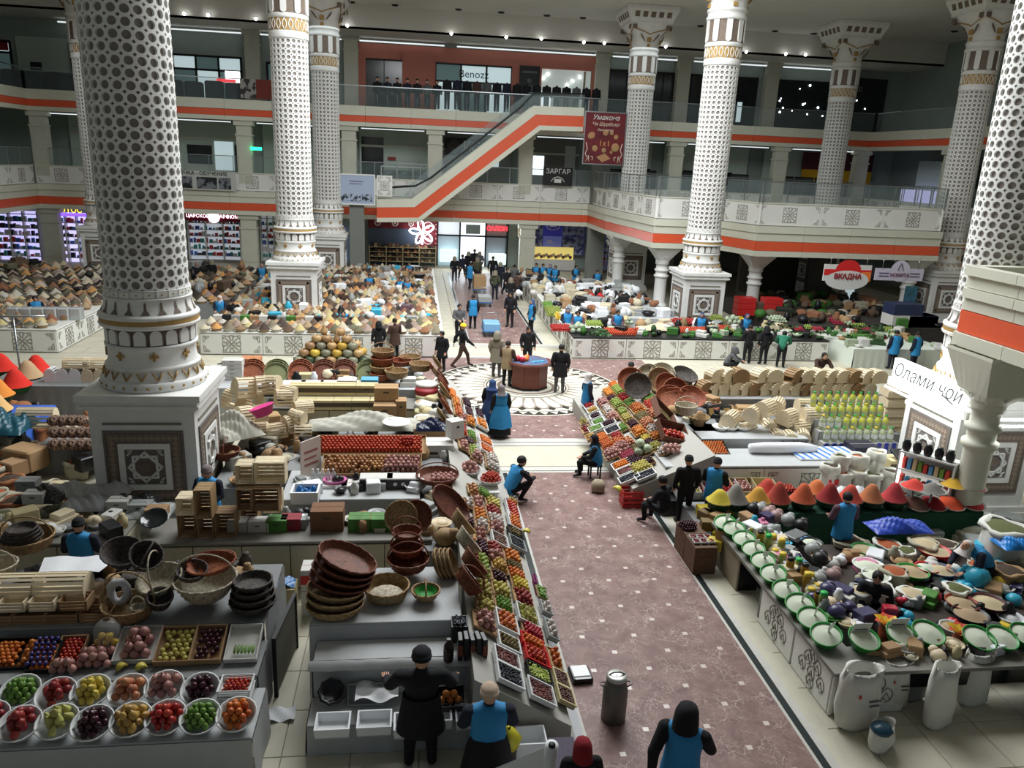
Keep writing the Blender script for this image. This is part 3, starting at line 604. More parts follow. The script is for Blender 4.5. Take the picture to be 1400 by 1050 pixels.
for i in range(3):
 sc=thing('glass_showcase','lit glass showcase of small goods, '+('left','middle','right')[i]+' of the three behind the escalator','showcase',(-1.9+i*1.15,59.4,5.3)); part('case',MB().box(-.54,.54,-.3,.3,.2,1.9),mGLASS,sc);
 b=MB();
 for (x) in (-.56,.56): b.box(x-.03,x+.03,-.34,.34,0,2.0)
 b.box(-.56,.56,-.34,.34,1.95,2.02); b.box(-.56,.56,-.34,.34,.15,.2); part('frame',b,mWHITE,sc)
 b=MB()
 for z in (.5,.95,1.4):
  b.box(-.5,.5,-.25,.25,z,z+.02)
  for q in range(5): b.box(-.45+q*.19,-.33+q*.19,-.2,.1,z+.02,z+.12+.15*rnd.random())
 part('goods',b,M('showcase_goods',srgb(150,170,176),col2=srgb(40,50,56),vscale=3,thr=(.4,.6)),sc)
t=pale_shop(1.9,7.2,'grey shop front with a dark sign of white script behind the escalator',[(.6,1.7,2.2,3.0,mWIN)],m=MS('grey_shop_wall',(128,132,128)))
part('sign_board',MB().box(-2.4,1.4,-.2,-.08,3.0,4.2),MS('charcoal_board',(44,46,46)),t); lettering('Уkim',1.0,MS('sign_white',(220,220,216)),t,(-.2,-.26,3.6),shear=.3)
b=MB(); b.obox((-1.7,-.24,3.65),(.28,0,.28),(0,.02,0),(-.28,0,.28)); part('emblem',b,MS('emblem_grey',(84,80,78)),t)
t=pale_shop(8.2,12.4,'grey shop front with a pale door and bright window under the escalator top',[(-1.5,-.6,1.8,3.2,mBRIGHT),(1.0,1.8,.3,4.0,MS('pale_door',(190,196,192)))],m=MS('grey_shop_wall'.replace('grey','mid_grey'),(118,118,114)))
for x0,x1,l in ((13.6,18.1,'pale green middle-floor wall left of the bright right column'),(19.1,25.9,'pale green middle-floor wall with dark windows right of the bright right column'),(27.2,32.4,'pale green middle-floor wall with a dark window at the far right')):
 pale_shop(x0,x1,l,[(-1.8,-1.0,1.6,2.6,mDARK),(.8,2.2,1.6,2.6,mDARK)])
 for k in range(3):
  c=thing('framed_partition','dark framed glass partition behind the balcony rail, '+('left','middle','right')[k]+', '+l.split('wall ')[1].replace('with dark windows ','').replace('with a dark window ',''),'partition',(x0+.9+k*(x1-x0-1)/2.6,58.6,5.3)); part('sheet',MB().box(-.7,.7,0,.04,0,2.4),MS('smoked_sheet',(70,78,76),rough=.3),c); part('frame',MB().box(-.75,-.7,-.02,.06,0,2.5).box(.7,.75,-.02,.06,0,2.5).box(-.75,.75,-.02,.06,2.4,2.5),mBLACK,c)
t=thing('yellow_shop_sign','maroon and yellow shop sign with a round emblem on the middle floor, far right','sign',(32.0,60.4,8.3)); part('board',MB().box(-1.7,4.2,0,.1,0,1.4),MS('maroon_board',(84,30,32)),t); part('yellow_board',MB().box(-1.7,4.2,-.02,0,-.9,0.1),MS('yellow_board',(216,164,20)),t); b=MB(); b.lathe([(0.01,0),(.62,0)],20); b.xf(Matrix.Rotation(PI/2,4,'X')); part('round_emblem',b,MS('emblem_yellow',(230,190,30)),t,loc=(.2,-.06,.4)); lettering('V',.8,mBLACK,t,(.2,-.1,.4),shear=.3)
t=thing('poster_shop_front','whitish shop front with dark figure posters, middle floor of the right side','shopfront',(37.2,53,5.3)); part('panel',MB().box(0,.1,-3.4,3,0,4),mPALEW,t); b=MB()
for y in (-1.6,-.4): b.box(-.05,0,y-.3,y+.3,1.4,3.2); b.ball((-.03,y,3.35),.2,8,5,sx=.2)
part('figures',b,mDARK,t)
for i in range(3): tag(part('glass_stand',MB().box(-.04,.04,-.8,.8,0,1.9),M('cool_lit_panel',srgb(190,190,240),emit=.9),loc=(36.4,55.5-i*1.9,5.35)),('far','middle','near')[i]+' lilac lit glass panel of the corner stand, middle floor right','stand')
t=thing('rail_banner','white advertising banner with dark pictures on the middle-floor rail, left','banner',(-14.6,55.75,5.28)); part('sheet',MB().box(-2.7,2.6,-.03,0,0,1.25),MS('banner_white',(186,188,180)),t); lettering('РАССРОЧКА - ОБУЧЕНИЕ',.34,mBLACK,t,(0,-.05,1.08))
for (a,c) in ((-1.9,-.2),(0.1,1.4),(1.5,2.3)): part('picture',MB().box(a,c,-.05,-.03,.1,.85),M('banner_photo',srgb(120,124,130),col2=srgb(28,30,34),vscale=2,thr=(.45,.55)),t)
t=thing('rail_sign','black ZARGAR-lettered sign in Cyrillic on the rail under the escalator top','sign',(9.95,55.7,6.5)); part('board',MB().box(-1.05,1.05,-.04,0,0,1.25),MS('black_board',(24,24,24)),t); lettering('ЗАРГАР',.46,MS('sign_silver',(210,210,206)),t,(0,-.06,.95)); b=MB(); b.tube([(-.5,-.06,.25),(-.3,-.06,.5),(0,-.06,.6),(.3,-.06,.5),(.5,-.06,.25)],.035,4); b.box(-.25,.25,-.07,-.05,.2,.45); part('ring_picture',b,MS('sign_silver',(210,210,206)),t)
tag(part('emergency_light',MB().box(-.35,.35,-.05,.05,0,.2),M('green_glow',srgb(30,230,140),emit=5),loc=(-10.6,56.0,8.0)),'small green glowing exit light beside the bright left column','exit light')
es=thing('escalator','orange-banded escalator rising from lower left to upper right across the back wall','escalator',(0,0,0))
prof=[(-2.45,4.45),(.1,4.55),(7.75,10.62),(10.75,10.66)]
def eband(name,lo,hi,m,y0,y1,off=0):
 b=MB(); pts=[]
 for (x,z) in prof: pts.append((x,z+lo))
 top=[(x,z+hi) for x,z in prof]
 sh=.42*(lo); sh2=.42*(hi)
 bot=[(prof[0][0],prof[0][1]+lo),(prof[1][0]-lo*.36,prof[1][1]+lo),(prof[2][0]-lo*.36,prof[2][1]+lo),(prof[3][0],prof[3][1]+lo)]
 top=[(prof[0][0],prof[0][1]+hi),(prof[1][0]-hi*.36,prof[1][1]+hi),(prof[2][0]-hi*.36,prof[2][1]+hi),(prof[3][0],prof[3][1]+hi)]
 for k in range(3):
  vs=[(bot[k][0],y0,bot[k][1]),(bot[k+1][0],y0,bot[k+1][1]),(top[k+1][0],y0,top[k+1][1]),(top[k][0],y0,top[k][1]),(bot[k][0],y1,bot[k][1]),(bot[k+1][0],y1,bot[k+1][1]),(top[k+1][0],y1,top[k+1][1]),(top[k][0],y1,top[k][1])]
  b.add(vs,[(0,1,2,3),(5,4,7,6),(3,2,6,7),(1,0,4,5),(0,3,7,4),(1,5,6,2)])
 return part(name,b,m,es)
for (y0,y1) in ((51.9,52.05),(53.5,53.65)):
 eband('orange_panel',-.32,.34,mORANGE,y0,y1); eband('lower_cladding',-.6,-.32,mFASC,y0-.02,y1); eband('upper_cladding',.34,.85,mFASC,y0-.02,y1)
 eband('glass_balustrade',.85,1.65,mGLASS,(y0+y1)/2-.01,(y0+y1)/2+.01)
 part('handrail',MB().tube([(-1.6,(y0+y1)/2,6.05),(.0,(y0+y1)/2,6.2),(1.0,(y0+y1)/2,6.75),(6.6,(y0+y1)/2,11.3),(7.5,(y0+y1)/2,12.25),(10.6,(y0+y1)/2,12.35)],.045,6),mBLACK,es)
eband('truss_underside',-.58,-.4,mFASC,52.05,53.5)
st=MB(); st.box(-.5,.5,0,1.4,-.2,0); stm=st.mesh('step',mSTEEL)
for k in range(26):
 f=k/25; link('step',stm,es,(.4+7.1*f,52.08,5.2+5.9*f),scale=(.3,1,1))
b=MB(); b.box(-2.4,.3,52.05,53.5,4.6,4.75); b.box(7.6,10.7,52.05,55.9,10.9,11.05); b.box(-2.4,-.9,53.6,56.3,4.55,4.75); part('landing',b,mFASC,es)
t=thing('notice_board','pale blue glazed notice board with photo strips at the escalator foot','notice board',(-3.75,51.6,5.0)); part('board',MB().box(-1.15,1.15,0,.08,0,1.75),MS('pale_blue_board',(168,182,204),rough=.3),t); part('frame',MB().box(-1.22,1.22,-.03,.1,-.08,0).box(-1.22,1.22,-.03,.1,1.75,1.83).box(-1.22,-1.15,-.03,.1,0,1.75).box(1.15,1.22,-.03,.1,0,1.75),mWHITE,t)
for i in range(3): part('photo_strip',MB().box(-1.05+.72*i,-.42+.72*i,-.03,0,.15,.6),M('strip_photo%d'%i if i<0 else 'photo_mix',srgb(170,180,200),col2=srgb(40,50,60),vscale=4,thr=(.45,.55)),t)
part('heading',MB().box(-.4,.5,-.02,0,1.35,1.42).box(-.4,.4,-.02,0,1.2,1.25),MS('heading_mauve',(130,120,150)),t)
t=tag(link('ornament_screen',panel_mesh(1.0,1.3,.06,.3,'ornament_screen'),None,(-1.95,51.8,5.5)),'small carved white panel between the notice board and the escalator','panel')
t=thing('red_food_banner','dark red hanging menu banner with white script beside the escalator top','banner',(12.15,51.6,8.1)); w=1.32; hh=3.15
part('sheet',MB().box(-w,w,0,.03,0,hh),M('maroon_sheet',srgb(118,30,34),col2=srgb(84,22,34),vscale=.8),t); part('frame',MB().box(-w-.07,-w,-.02,.05,-.07,hh+.07).box(w,w+.07,-.02,.05,-.07,hh+.07).box(-w,w,-.02,.05,hh,hh+.07).box(-w,w,-.02,.05,-.07,0),mSTEEL,t)
mCRM=MS('script_cream',(226,206,186));
lettering('Умакона',.42,MS('sign_white',(220,220,216)),t,(0,-.03,2.85),shear=.3); lettering('Чи Шурбоҳо',.3,mCRM,t,(0,-.03,2.45),shear=.3); lettering('Оши палов',.2,mCRM,t,(0,-.03,2.1),shear=.3); lettering('1х1',.5,MS('script_ochre',(206,150,90)),t,(0,-.03,1.25));
b=MB()
for s in (-1,1):
 b.tube([(s*1.2,-.02,1.3),(s*1.1,-.02,.9),(s*1.22,-.02,.6),(s*1.05,-.02,.3),(s*1.2,-.02,.08),(s*.95,-.02,.1),(s*1.0,-.02,.5)],.03,4); b.tube([(s*.75,-.02,.2),(s*.7,-.02,.4),(s*.85,-.02,.45)],.03,4)
part('scroll',b,mCRM,t); b=MB()
for (x,z,r) in ((-.85,1.75,.22),(-.95,1.7,.18),(.05,1.95,.2),(.45,1.95,.14),(.75,1.7,.16),(-.6,.95,.2),(.75,1.05,.28),(0,.85,.16),(.5,.75,.1)): b.ball((x,-.01,z),r,10,5,sy=.08)
b.obox((0,-.03,.38),(.28,0,.12),(0,.01,0),(-.2,0,.16)); part('dish_picture',b,M('dish_colours',srgb(190,120,90),col2=srgb(150,140,90),vscale=2),t)
BZ=0.
poly=[(12.35,50.5),(13.15,42.4),(17.0,42.4),(17.9,39.7),(28.6,39.9),(28.65,44),(28.65,55.8),(12.35,55.8)]
bal=struct('trim_10',MB().prism([(12.6,50.5),(13.4,42.65),(17.2,42.65),(18.1,39.95),(28.5,40.1),(28.5,44),(28.5,56.2),(12.6,56.2)],3.75,5.3),mCREAM)
for a,c in zip(poly[:5],poly[1:6]): fascia2(bal,a,c,L=2.6,ms=.4)
fascia2(bal,(12.35,55.9),(12.35,50.5),L=2.6,parapet=True)
def small_column(x,y,lab,poster=False,h=3.7,r=.34):
 t=thing('short_column',lab,'column',(x,y,0),0)
 part('base',MB().box(-.5,.5,-.5,.5,0,.25).lathe([(.48,.25),(.5,.33),(.42,.42),(r+.03,.5)],20),mWHITE,t)
 part('shaft',MB().lathe([(r+.03,.5),(r,.6),(r,1.9),(r+.02,1.95)],20),mWHITE,t)
 part('ringed_neck',MB().lathe([(r,1.95),(r+.08,2.0),(r+.08,2.1),(r,2.12),(r,2.3),(r+.08,2.34),(r+.08,2.42),(r,2.45),(r,2.7),(r+.06,2.72),(r+.06,2.8)],20),mWHITE,t)
 b=MB(); n=24; prof=[(r+.04,2.8,0),(r+.05,2.95,.3),(r+.2,3.25,.8),(r+.42,h-.1,1),(r+.42,h,1)]; vs=[];fs=[]
 for (q,z,k) in prof:
  for i in range(n): a=2*PI*i/n+PI/4; c,s=math.cos(a),math.sin(a); sq=1/max(abs(c),abs(s)); kk=q*(1+(sq-1)*k); vs.append((kk*c,kk*s,z))
 for k in range(4):
  for i in range(n): j=(i+1)%n; fs.append((k*n+i,k*n+j,(k+1)*n+j,(k+1)*n+i))
 b.add(vs,fs)
 for i in range(4):
  a=i*PI/2; rd=Vector((math.cos(a),math.sin(a),0)); tt=Vector((-math.sin(a),math.cos(a),0))
  b.tube([tuple(rd*(r+.15)+tt*(u*.3)+Vector((0,0,3.1+abs(u)*.35))) for u in (-1,-.5,0,.5,1)],.03,4)
 part('capital',b,mWHITE,t)
 if poster: part('poster',MB().box(-.38,.38,-r-.06,-r-.03,1.2,2.2),MS('teal_poster',(60,110,120)),t); part('picture',MB().box(-.3,.3,-r-.08,-r-.06,1.35,2.1),M('sea_photo',srgb(90,140,200),col2=srgb(40,90,60),vscale=1.5),t)
 return t
small_column(14.1,43.3,'short white column with ringed neck under the left bend of the balcony')
small_column(18.8,41.2,'short white column with ringed neck under the middle bend of the balcony')
small_column(13.2,49.6,'short white column under the rear left end of the balcony')
small_column(27.9,41.0,'short white column with a small framed poster under the right end of the balcony',True)
small_column(19.5,50,'short white column in the shadow behind the balcony middle column')
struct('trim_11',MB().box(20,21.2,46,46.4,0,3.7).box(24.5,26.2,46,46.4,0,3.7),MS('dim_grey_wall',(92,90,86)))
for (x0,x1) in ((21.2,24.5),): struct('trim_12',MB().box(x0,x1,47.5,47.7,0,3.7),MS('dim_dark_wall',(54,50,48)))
t=thing('mirror_stand','tall mirror reflecting bright light between dim pillars under the balcony','mirror',(27.1,45.5,0)); part('frame',MB().box(-.55,.55,0,.1,.0,2.3),mGREYW,t); part('glass',MB().box(-.3,.3,-.03,0,.4,2.1),mWIN,t)  # mirror's bright reflection is put in as a glowing pane
nb=struct('trim_13',MB().box(12.55,20,5,15.85,4.65,5.95),mCREAM)
for (z0,z1,m,pr,th) in ((4.42,4.72,mFASC,.10,.3),(4.72,5.22,mORANGE,.02,.3),(5.22,5.5,mFASC,.0,.3),(5.5,5.72,mFASC,.08,.3),(5.72,6.0,mFASC,.02,.3),(6.0,6.22,mFASC,.12,.3)):
 run(nb,(12.3,16),(12.3,5),z0,z1,1.6 if m!=mORANGE else 11,m,'cladding_panel' if m!=mORANGE else 'orange_cladding_panel',th,pr)
 run(nb,(20,16),(12.3,16),z0,z1,2.5,m,'cladding_panel' if m!=mORANGE else 'orange_cladding_panel',th,pr)
link('parapet_panel',panel_mesh(3.0,1.1,.06,.4,'parapet_panel'),nb,(12.75,13.2,6.25),rz=-PI/2)
nc=small_column(12.72,15.1,'short beige column with ringed neck under the near right balcony corner, beside the lit sign',h=4.45,r=.30)
for c in nc.children:
 c.data=c.data.copy(); c.data.materials[0]=mFASC
 for v in c.data.vertices:
  if v.co.z>.5: v.co.z=.5+(v.co.z-.5)*(1.0 if c.name.startswith('capital') else 1.18)
 if c.name.startswith('capital'):
  for v in c.data.vertices: v.co.z=3.2+(v.co.z-2.8)*(1.25/1.65)
mWOODL=MS('light_poplar_wood',(222,206,174),rough=.6,var=.08,vscale=6,rand=.08); mWOODD=MS('darker_box_wood',(150,120,84),rough=.65,var=.15,vscale=5,rand=.1)
mCARD=MS('brown_cardboard',(164,132,96),rough=.85,var=.06,rand=.1); mCARDW=MS('white_printed_carton',(206,204,198),rough=.6,var=.05,rand=.05); mCARDG=MS('green_printed_carton',(74,130,52),rough=.6,var=.3,vscale=5); mCARDP=MS('pale_yellow_carton',(196,182,140),rough=.75,var=.06)
mPLASTW=MS('white_plastic',(214,216,214),rough=.35,rand=.05); mFOAM=MS('white_foam',(226,228,230),rough=.8)
mBLKP=MS('black_plastic',(26,26,28),rough=.4)
mWICKN=M('natural_wicker',srgb(182,154,112),col2=srgb(124,96,62),vscale=22,rough=.75,rand=.12); mWICKB=M('brown_wicker',srgb(132,74,48),col2=srgb(78,40,28),vscale=22,rough=.6,rand=.15); mWICKW=M('whitewashed_wicker',srgb(206,196,174),col2=srgb(140,130,110),vscale=22,rough=.8,rand=.06); mWICKD=M('dark_wicker',srgb(88,80,74),col2=srgb(36,32,30),vscale=22,rough=.75,rand=.15); mWICKR=M('rust_wicker',srgb(160,88,56),col2=srgb(104,52,34),vscale=22,rough=.65,rand=.12)
def fm(n,c,r=.4,rand=.2,**k):
 g=sum(c)/3; c=tuple((v*.8+g*.2)*.9 for v in c)
 return MS(n,c,rough=r,rand=rand,**k)
FM={'orange':fm('orange_peel',(238,130,30),bump=.15,bscale=60),'tangerine':fm('tangerine_peel',(240,112,22)),'apple_red':fm('red_apple_skin',(176,36,34),var=.25,vscale=9),'apple_green':fm('green_apple_skin',(158,180,66)),
'apple_yellow':fm('yellow_apple_skin',(212,196,84),var=.1),'lemon':fm('lemon_peel',(236,206,66)),'tomato':fm('tomato_skin',(214,54,32),r=.2),'pomegranate':fm('pomegranate_skin',(206,140,128),var=.25,vscale=7),
'pear':fm('pear_skin',(196,190,92)),'plum':fm('dark_plum_skin',(72,24,40),r=.25),'lime':fm('lime_peel',(110,160,50)),'peach':fm('peach_skin',(222,130,80),var=.25,vscale=6),'mango':fm('golden_fruit_skin',(222,170,70),var=.2),
'onion':fm('onion_skin',(196,128,70)),'garlic':fm('garlic_skin',(218,206,196)),'persimmon':fm('persimmon_skin',(228,110,40)),'cabbage':fm('cabbage_leaf',(190,208,170),r=.5,var=.15),'pepper_yellow':fm('yellow_pepper_skin',(232,186,40),r=.2),
'walnut':fm('walnut_shell',(146,112,84),r=.8),'grape_dark':fm('dark_grape_skin',(52,34,56)),'kiwi':fm('kiwi_skin',(128,108,62),r=.8),'pumpkin_tan':fm('tan_pumpkin_skin',(196,150,92),var=.15),'pumpkin_grey':fm('grey_pumpkin_skin',(142,140,112),var=.2),'pumpkin_green':fm('green_pumpkin_skin',(62,78,50),var=.3),'melon':fm('yellow_melon_skin',(222,178,50)),'radish':fm('radish_skin',(200,40,60)),'potato':fm('potato_skin',(190,160,120),r=.8),'banana':fm('banana_skin',(226,204,62)),'greens':fm('leafy_greens',(52,96,40),r=.6,var=.4,vscale=14),'date':fm('date_skin',(96,50,28)),'raisin':fm('mixed_dried_berries',(120,70,52),var=.5,vscale=25)}
mSTEM=MS('brown_stem',(84,62,36),rough=.8); mLEAF=MS('leaf_green',(60,110,44),rough=.6)
def fruit_mesh(kind,r,shape='round'):
 b=MB(); n=10;m=6
 if shape=='round': b.lathe([(.02*r,.86*r),(.25*r,.97*r),(.62*r,.80*r),(.95*r,.25*r),(.97*r,-.15*r),(.7*r,-.72*r),(.3*r,-.93*r),(.02*r,-.88*r)],n); b.tube([(0,0,r*.8),(r*.05,0,r*1.12)],r*.06,4,1)
 elif shape=='lemon': b.lathe([(.02*r,1.35*r),(.22*r,1.2*r),(.75*r,.75*r),(1.0*r,0),(.75*r,-.75*r),(.22*r,-1.2*r),(.02*r,-1.35*r)],n)
 elif shape=='pear': b.lathe([(.02*r,1.5*r),(.32*r,1.4*r),(.45*r,.9*r),(.9*r,.1*r),(.95*r,-.35*r),(.6*r,-.85*r),(.02*r,-.9*r)],n); b.tube([(0,0,r*1.4),(r*.08,0,r*1.8)],r*.06,4,1)
 elif shape=='crown': b.ball((0,0,0),r,n,m); b.lathe([(.18*r,.9*r),(.16*r,1.1*r),(.3*r,1.28*r)],6,mi=0)
 elif shape=='pepper': b.lathe([(.1*r,1.0*r),(.5*r,1.12*r),(.98*r,.7*r),(.9*r,-.2*r),(.66*r,-1.1*r),(.3*r,-1.25*r),(.02*r,-1.1*r)],12,wob=lambda k,i:.1*r*math.cos(i*2*PI/3)); b.tube([(0,0,r),(r*.1,0,r*1.45)],r*.1,5,2)
 elif shape=='pumpkin': b.lathe([(.08*r,.62*r),(.5*r,.75*r),(.92*r,.45*r),(1.02*r,0),(.85*r,-.5*r),(.4*r,-.72*r),(.02*r,-.66*r)],16,wob=lambda k,i:(.045*r if i%2 else -.04*r)); b.tube([(0,0,r*.6),(r*.08,0,r*.9)],r*.09,5,1)
 elif shape=='gourd': b.lathe([(.02*r,2.2*r),(.35*r,2.1*r),(.42*r,1.5*r),(.5*r,1.0*r),(.95*r,.3*r),(1.0*r,-.2*r),(.6*r,-.8*r),(.02*r,-.85*r)],14); b.tube([(0,0,r*2.1),(r*.1,0,r*2.4)],r*.08,5,1)
 elif shape=='cabbage':
  b.ball((0,0,0),r*.94,10,6)
  for k in range(5):
   a=k*2*PI/5; c=Vector((math.cos(a),math.sin(a),0)); t=Vector((-math.sin(a),math.cos(a),0))
   b.grid(lambda u,v,c=c,t=t:tuple((c*math.cos((v-.4)*2.2)+Vector((0,0,math.sin((v-.4)*2.2)))+t*(u-.5)*1.3).normalized()*r*(1.02+.06*math.sin(u*9))),4,4,0)
 elif shape=='bunch':
  for k in range(7):
   a=k*2*PI/7+.3; L=r*1.5; b.grid(lambda u,v,a=a:( (v*L*math.cos(a+.3*(u-.5)) ),(v*L*math.sin(a+.3*(u-.5))), r*.7*math.sin(v*2.4)+r*.12*math.sin(u*12+v*9)+(u-.5)*r*.3),3,4,0)
 elif shape=='long': b.lathe([(.02*r,2.4*r),(.45*r,2.2*r),(.7*r,1.2*r),(.72*r,-1.2*r),(.45*r,-2.2*r),(.02*r,-2.4*r)],8); b.xf(Matrix.Rotation(PI/2,4,'Y'))
 elif shape=='banana':
  for k in range(5):
   a=(k-2)*.22; pts=[];rs=[]
   for q in range(7):
    t=q/6; pts.append((r*5*(t-.1),r*2.6*math.sin(a)*t+r*.2*k,r*1.5*math.sin(t*PI)+r*.3*abs(k-2)*-.3)); rs.append(r*(.25+.75*math.sin(min(1,t*1.05)*PI)**.5))
   b.tube(pts,rs,6)
 return b.mesh(kind.split('_')[0],[FM[kind],mSTEM,mLEAF])
FS={'orange':('round',.042),'tangerine':('round',.034),'apple_red':('round',.042),'apple_green':('round',.042),'apple_yellow':('round',.042),'lemon':('lemon',.034),'tomato':('round',.036),'pomegranate':('crown',.055),'pear':('pear',.042),'plum':('round',.034),'lime':('lemon',.030),'peach':('round',.044),'mango':('lemon',.038),'onion':('round',.042),'garlic':('crown',.045),'persimmon':('round',.042),'cabbage':('cabbage',.12),'pepper_yellow':('pepper',.055),'walnut':('round',.026),'grape_dark':('round',.02),'kiwi':('lemon',.030),'pumpkin_tan':('pumpkin',.17),'pumpkin_grey':('pumpkin',.17),'pumpkin_green':('pumpkin',.16),'melon':('pumpkin',.13),'radish':('round',.03),'potato':('lemon',.04),'banana':('banana',.02),'greens':('bunch',.14),'date':('lemon',.022)}
FN={'apple_red':'apple','apple_green':'apple','apple_yellow':'apple','pepper_yellow':'pepper','grape_dark':'grape','pumpkin_tan':'pumpkin','pumpkin_grey':'pumpkin','pumpkin_green':'pumpkin','greens':'greens_bunch','banana':'banana_bunch','garlic':'garlic'}
FMESH={k:fruit_mesh(k,r,s) for k,(s,r) in FS.items()}
FMESH['gourd']=fruit_mesh('pumpkin_tan',.12,'gourd'); FS['gourd']=('gourd',.12); FN['gourd']='gourd'
FMESH['squash']=fruit_mesh('pumpkin_green',.07,'long'); FS['squash']=('long',.07); FN['squash']='squash'; FMESH['cucumber']=fruit_mesh('lime',.022,'long'); FS['cucumber']=('long',.022)
FCOUNT={}
def is_rz(): return rnd.uniform(0,6.28)
def pile(kind,mtx,w,d,label,group,layers=2,rmul=1.0,round_=False,scale=1.0,fillf=1.0,limit=300,squash=.86,jit=.12):
 """stack single fruits over a w x d patch; mtx places the patch"""
 me=FMESH[kind]; r=FS[kind][1]*scale; nm=FN.get(kind,kind); rest=MB(); k=0
 for L in range(layers):
  sx=2*r*1.02; sy=sx*squash; ww=w-2*r*(1+L*1.0); dd=d-2*r*(1+L*1.0)
  if ww<0 or dd<0: break
  nx=int(ww/sx)+1; ny=int(dd/sy)+1
  for j in range(ny):
   for i in range(nx-(j%2)):
    x=-ww/2+i*sx+(sx/2 if j%2 else 0)+(ww-(nx-1)*sx)/2; y=-dd/2+j*sy+(dd-(ny-1)*sy)/2
    if round_ and (x/(w/2-r*(.6+L)+1e-6))**2+(y/(d/2-r*(.6+L)+1e-6))**2>1: continue
    if rnd.random()>fillf: continue
    z=r+L*r*1.35;
    if round_: z+=0
    p=mtx@Vector((x+rnd.uniform(-jit,jit)*r,y+rnd.uniform(-jit,jit)*r,z+rnd.uniform(0,.15)*r))
    c=FCOUNT.get(nm,0)
    s_=scale*rnd.uniform(.92,1.06)
    if c<limit:
     FCOUNT[nm]=c+1
     single(nm,me,label,nm.replace('_',' '),p,is_rz(),group,rot=(rnd.uniform(-.6,.6),rnd.uniform(-.6,.6),is_rz()),scale=s_)
    else: rest.ball(p,r*.98,6,4)
    k+=1
 if rest.v:
  o=part(nm+'_heap',rest,FM.get(kind,FM['pumpkin_tan']) if kind in FM else FM['apple_green']); tag(o,label+', heaped','fruit heap',group,'stuff')
def TM(x,y,z,rz=0,tx=0,ty=0): return Matrix.Translation((x,y,z))@Matrix.Rotation(rz,4,'Z')@Matrix.Rotation(ty,4,'Y')@Matrix.Rotation(tx,4,'X')
def grains(name,label,cat,mtx,w,d,h,mat,n=60,r=.012,round_=False,parent=None):
 """uncountable small goods: a low bumpy heap"""
 b=MB();
 def f(u,v):
  x=(u-.5)*w;y=(v-.5)*d; q=max(0,1-(abs(u-.5)*2)**4)*max(0,1-(abs(v-.5)*2)**4)
  return tuple(mtx@Vector((x,y,h*q*(.85+.3*rnd.random()))))
 if round_: b.lathe([(w/2,0),(w*.42,h*.3),(w*.25,h*.75),(w*.1,h*.95),(.001,h)],14,wob=lambda k,i:rnd.uniform(-.01,.01)); b.xf(mtx)
 else: b.grid(f,8,6)
 for i in range(n):
  u,v=rnd.uniform(-.45,.45),rnd.uniform(-.45,.45)
  if round_ and u*u+v*v>.19: continue
  z=h*(1-2.2*math.hypot(u,v)) if round_ else h*.9
  b.ball(mtx@Vector((u*w,v*d,max(z,0)+r*.4)),r*rnd.uniform(.8,1.3),5,3)
 o=part(name,b,mat,parent)
 if not parent: tag(o,label,cat,kind='stuff')
 else: o['kind']='stuff'
 return o
_CR={}
def crate_me(w,d,h,mat,t=.012,slots=0,lip=0,flare=0.):
 key=(round(w,3),round(d,3),round(h,3),mat.name,slots,lip,flare)
 if key in _CR: return _CR[key]
 b=MB(); W,D=w/2,d/2
 def wall(x0,x1,y0,y1):
  if slots:
   hs=h/slots
   for k in range(slots): b.box(x0,x1,y0,y1,k*hs,k*hs+hs*.72)
  else: b.box(x0,x1,y0,y1,0,h)
 b.box(-W,W,-D,D,0,t)
 wall(-W,W,-D,-D+t); wall(-W,W,D-t,D); wall(-W,-W+t,-D+t,D-t); wall(W-t,W,-D+t,D-t)
 if slots:
  for sx in (-1,1):
   for sy in (-1,1): b.box(sx*W-t*1.5*(sx>0),sx*W+t*1.5*(sx<0),sy*D-t*1.5*(sy>0),sy*D+t*1.5*(sy<0),0,h)
 if lip:
  for (x0,x1,y0,y1) in ((-W-lip,W+lip,-D-lip,-D),(-W-lip,W+lip,D,D+lip),(-W-lip,-W,-D,D),(W,W+lip,-D,D)): b.box(x0,x1,y0,y1,h-.02,h)
 if flare:
  for i,(x,y,z) in enumerate(b.v): b.v[i]=(x*(1-flare*(1-z/h)),y*(1-flare*(1-z/h)),z)
 _CR[key]=b.mesh('crate',mat); return _CR[key]
def put(me,name,label,cat,mtx,group=None,scale=None):
 o=bpy.data.objects.new(name,me); COL.objects.link(o); o.matrix_world=mtx@(Matrix.Diagonal((*scale,1)) if scale else Matrix.Identity(4)); o['label']=label; o['category']=cat
 if group: o['group']=group
 return o
def box_me(w,d,h,mat,lid=True,tape=None,flaps=False):
 key=('b',w,d,h,mat.name,flaps,tape.name if tape else 0)
 if key in _CR: return _CR[key]
 b=MB(); b.bbox(-w/2,w/2,-d/2,d/2,0,h,.006)
 b.box(-w/2+.01,w/2-.01,-.004,.004,h,h+.003,1);
 if tape: b.box(-w/2-.002,w/2+.002,-d/2-.003,-d/2+.01,h*.3,h*.75,1)
 b.box(-w*.12,w*.12,-d/2-.003,-d/2,h*.6,h*.72,1)
 _CR[key]=b.mesh('carton',[mat,tape or MS('dark_print',(84,72,60),rough=.8)]); return _CR[key]
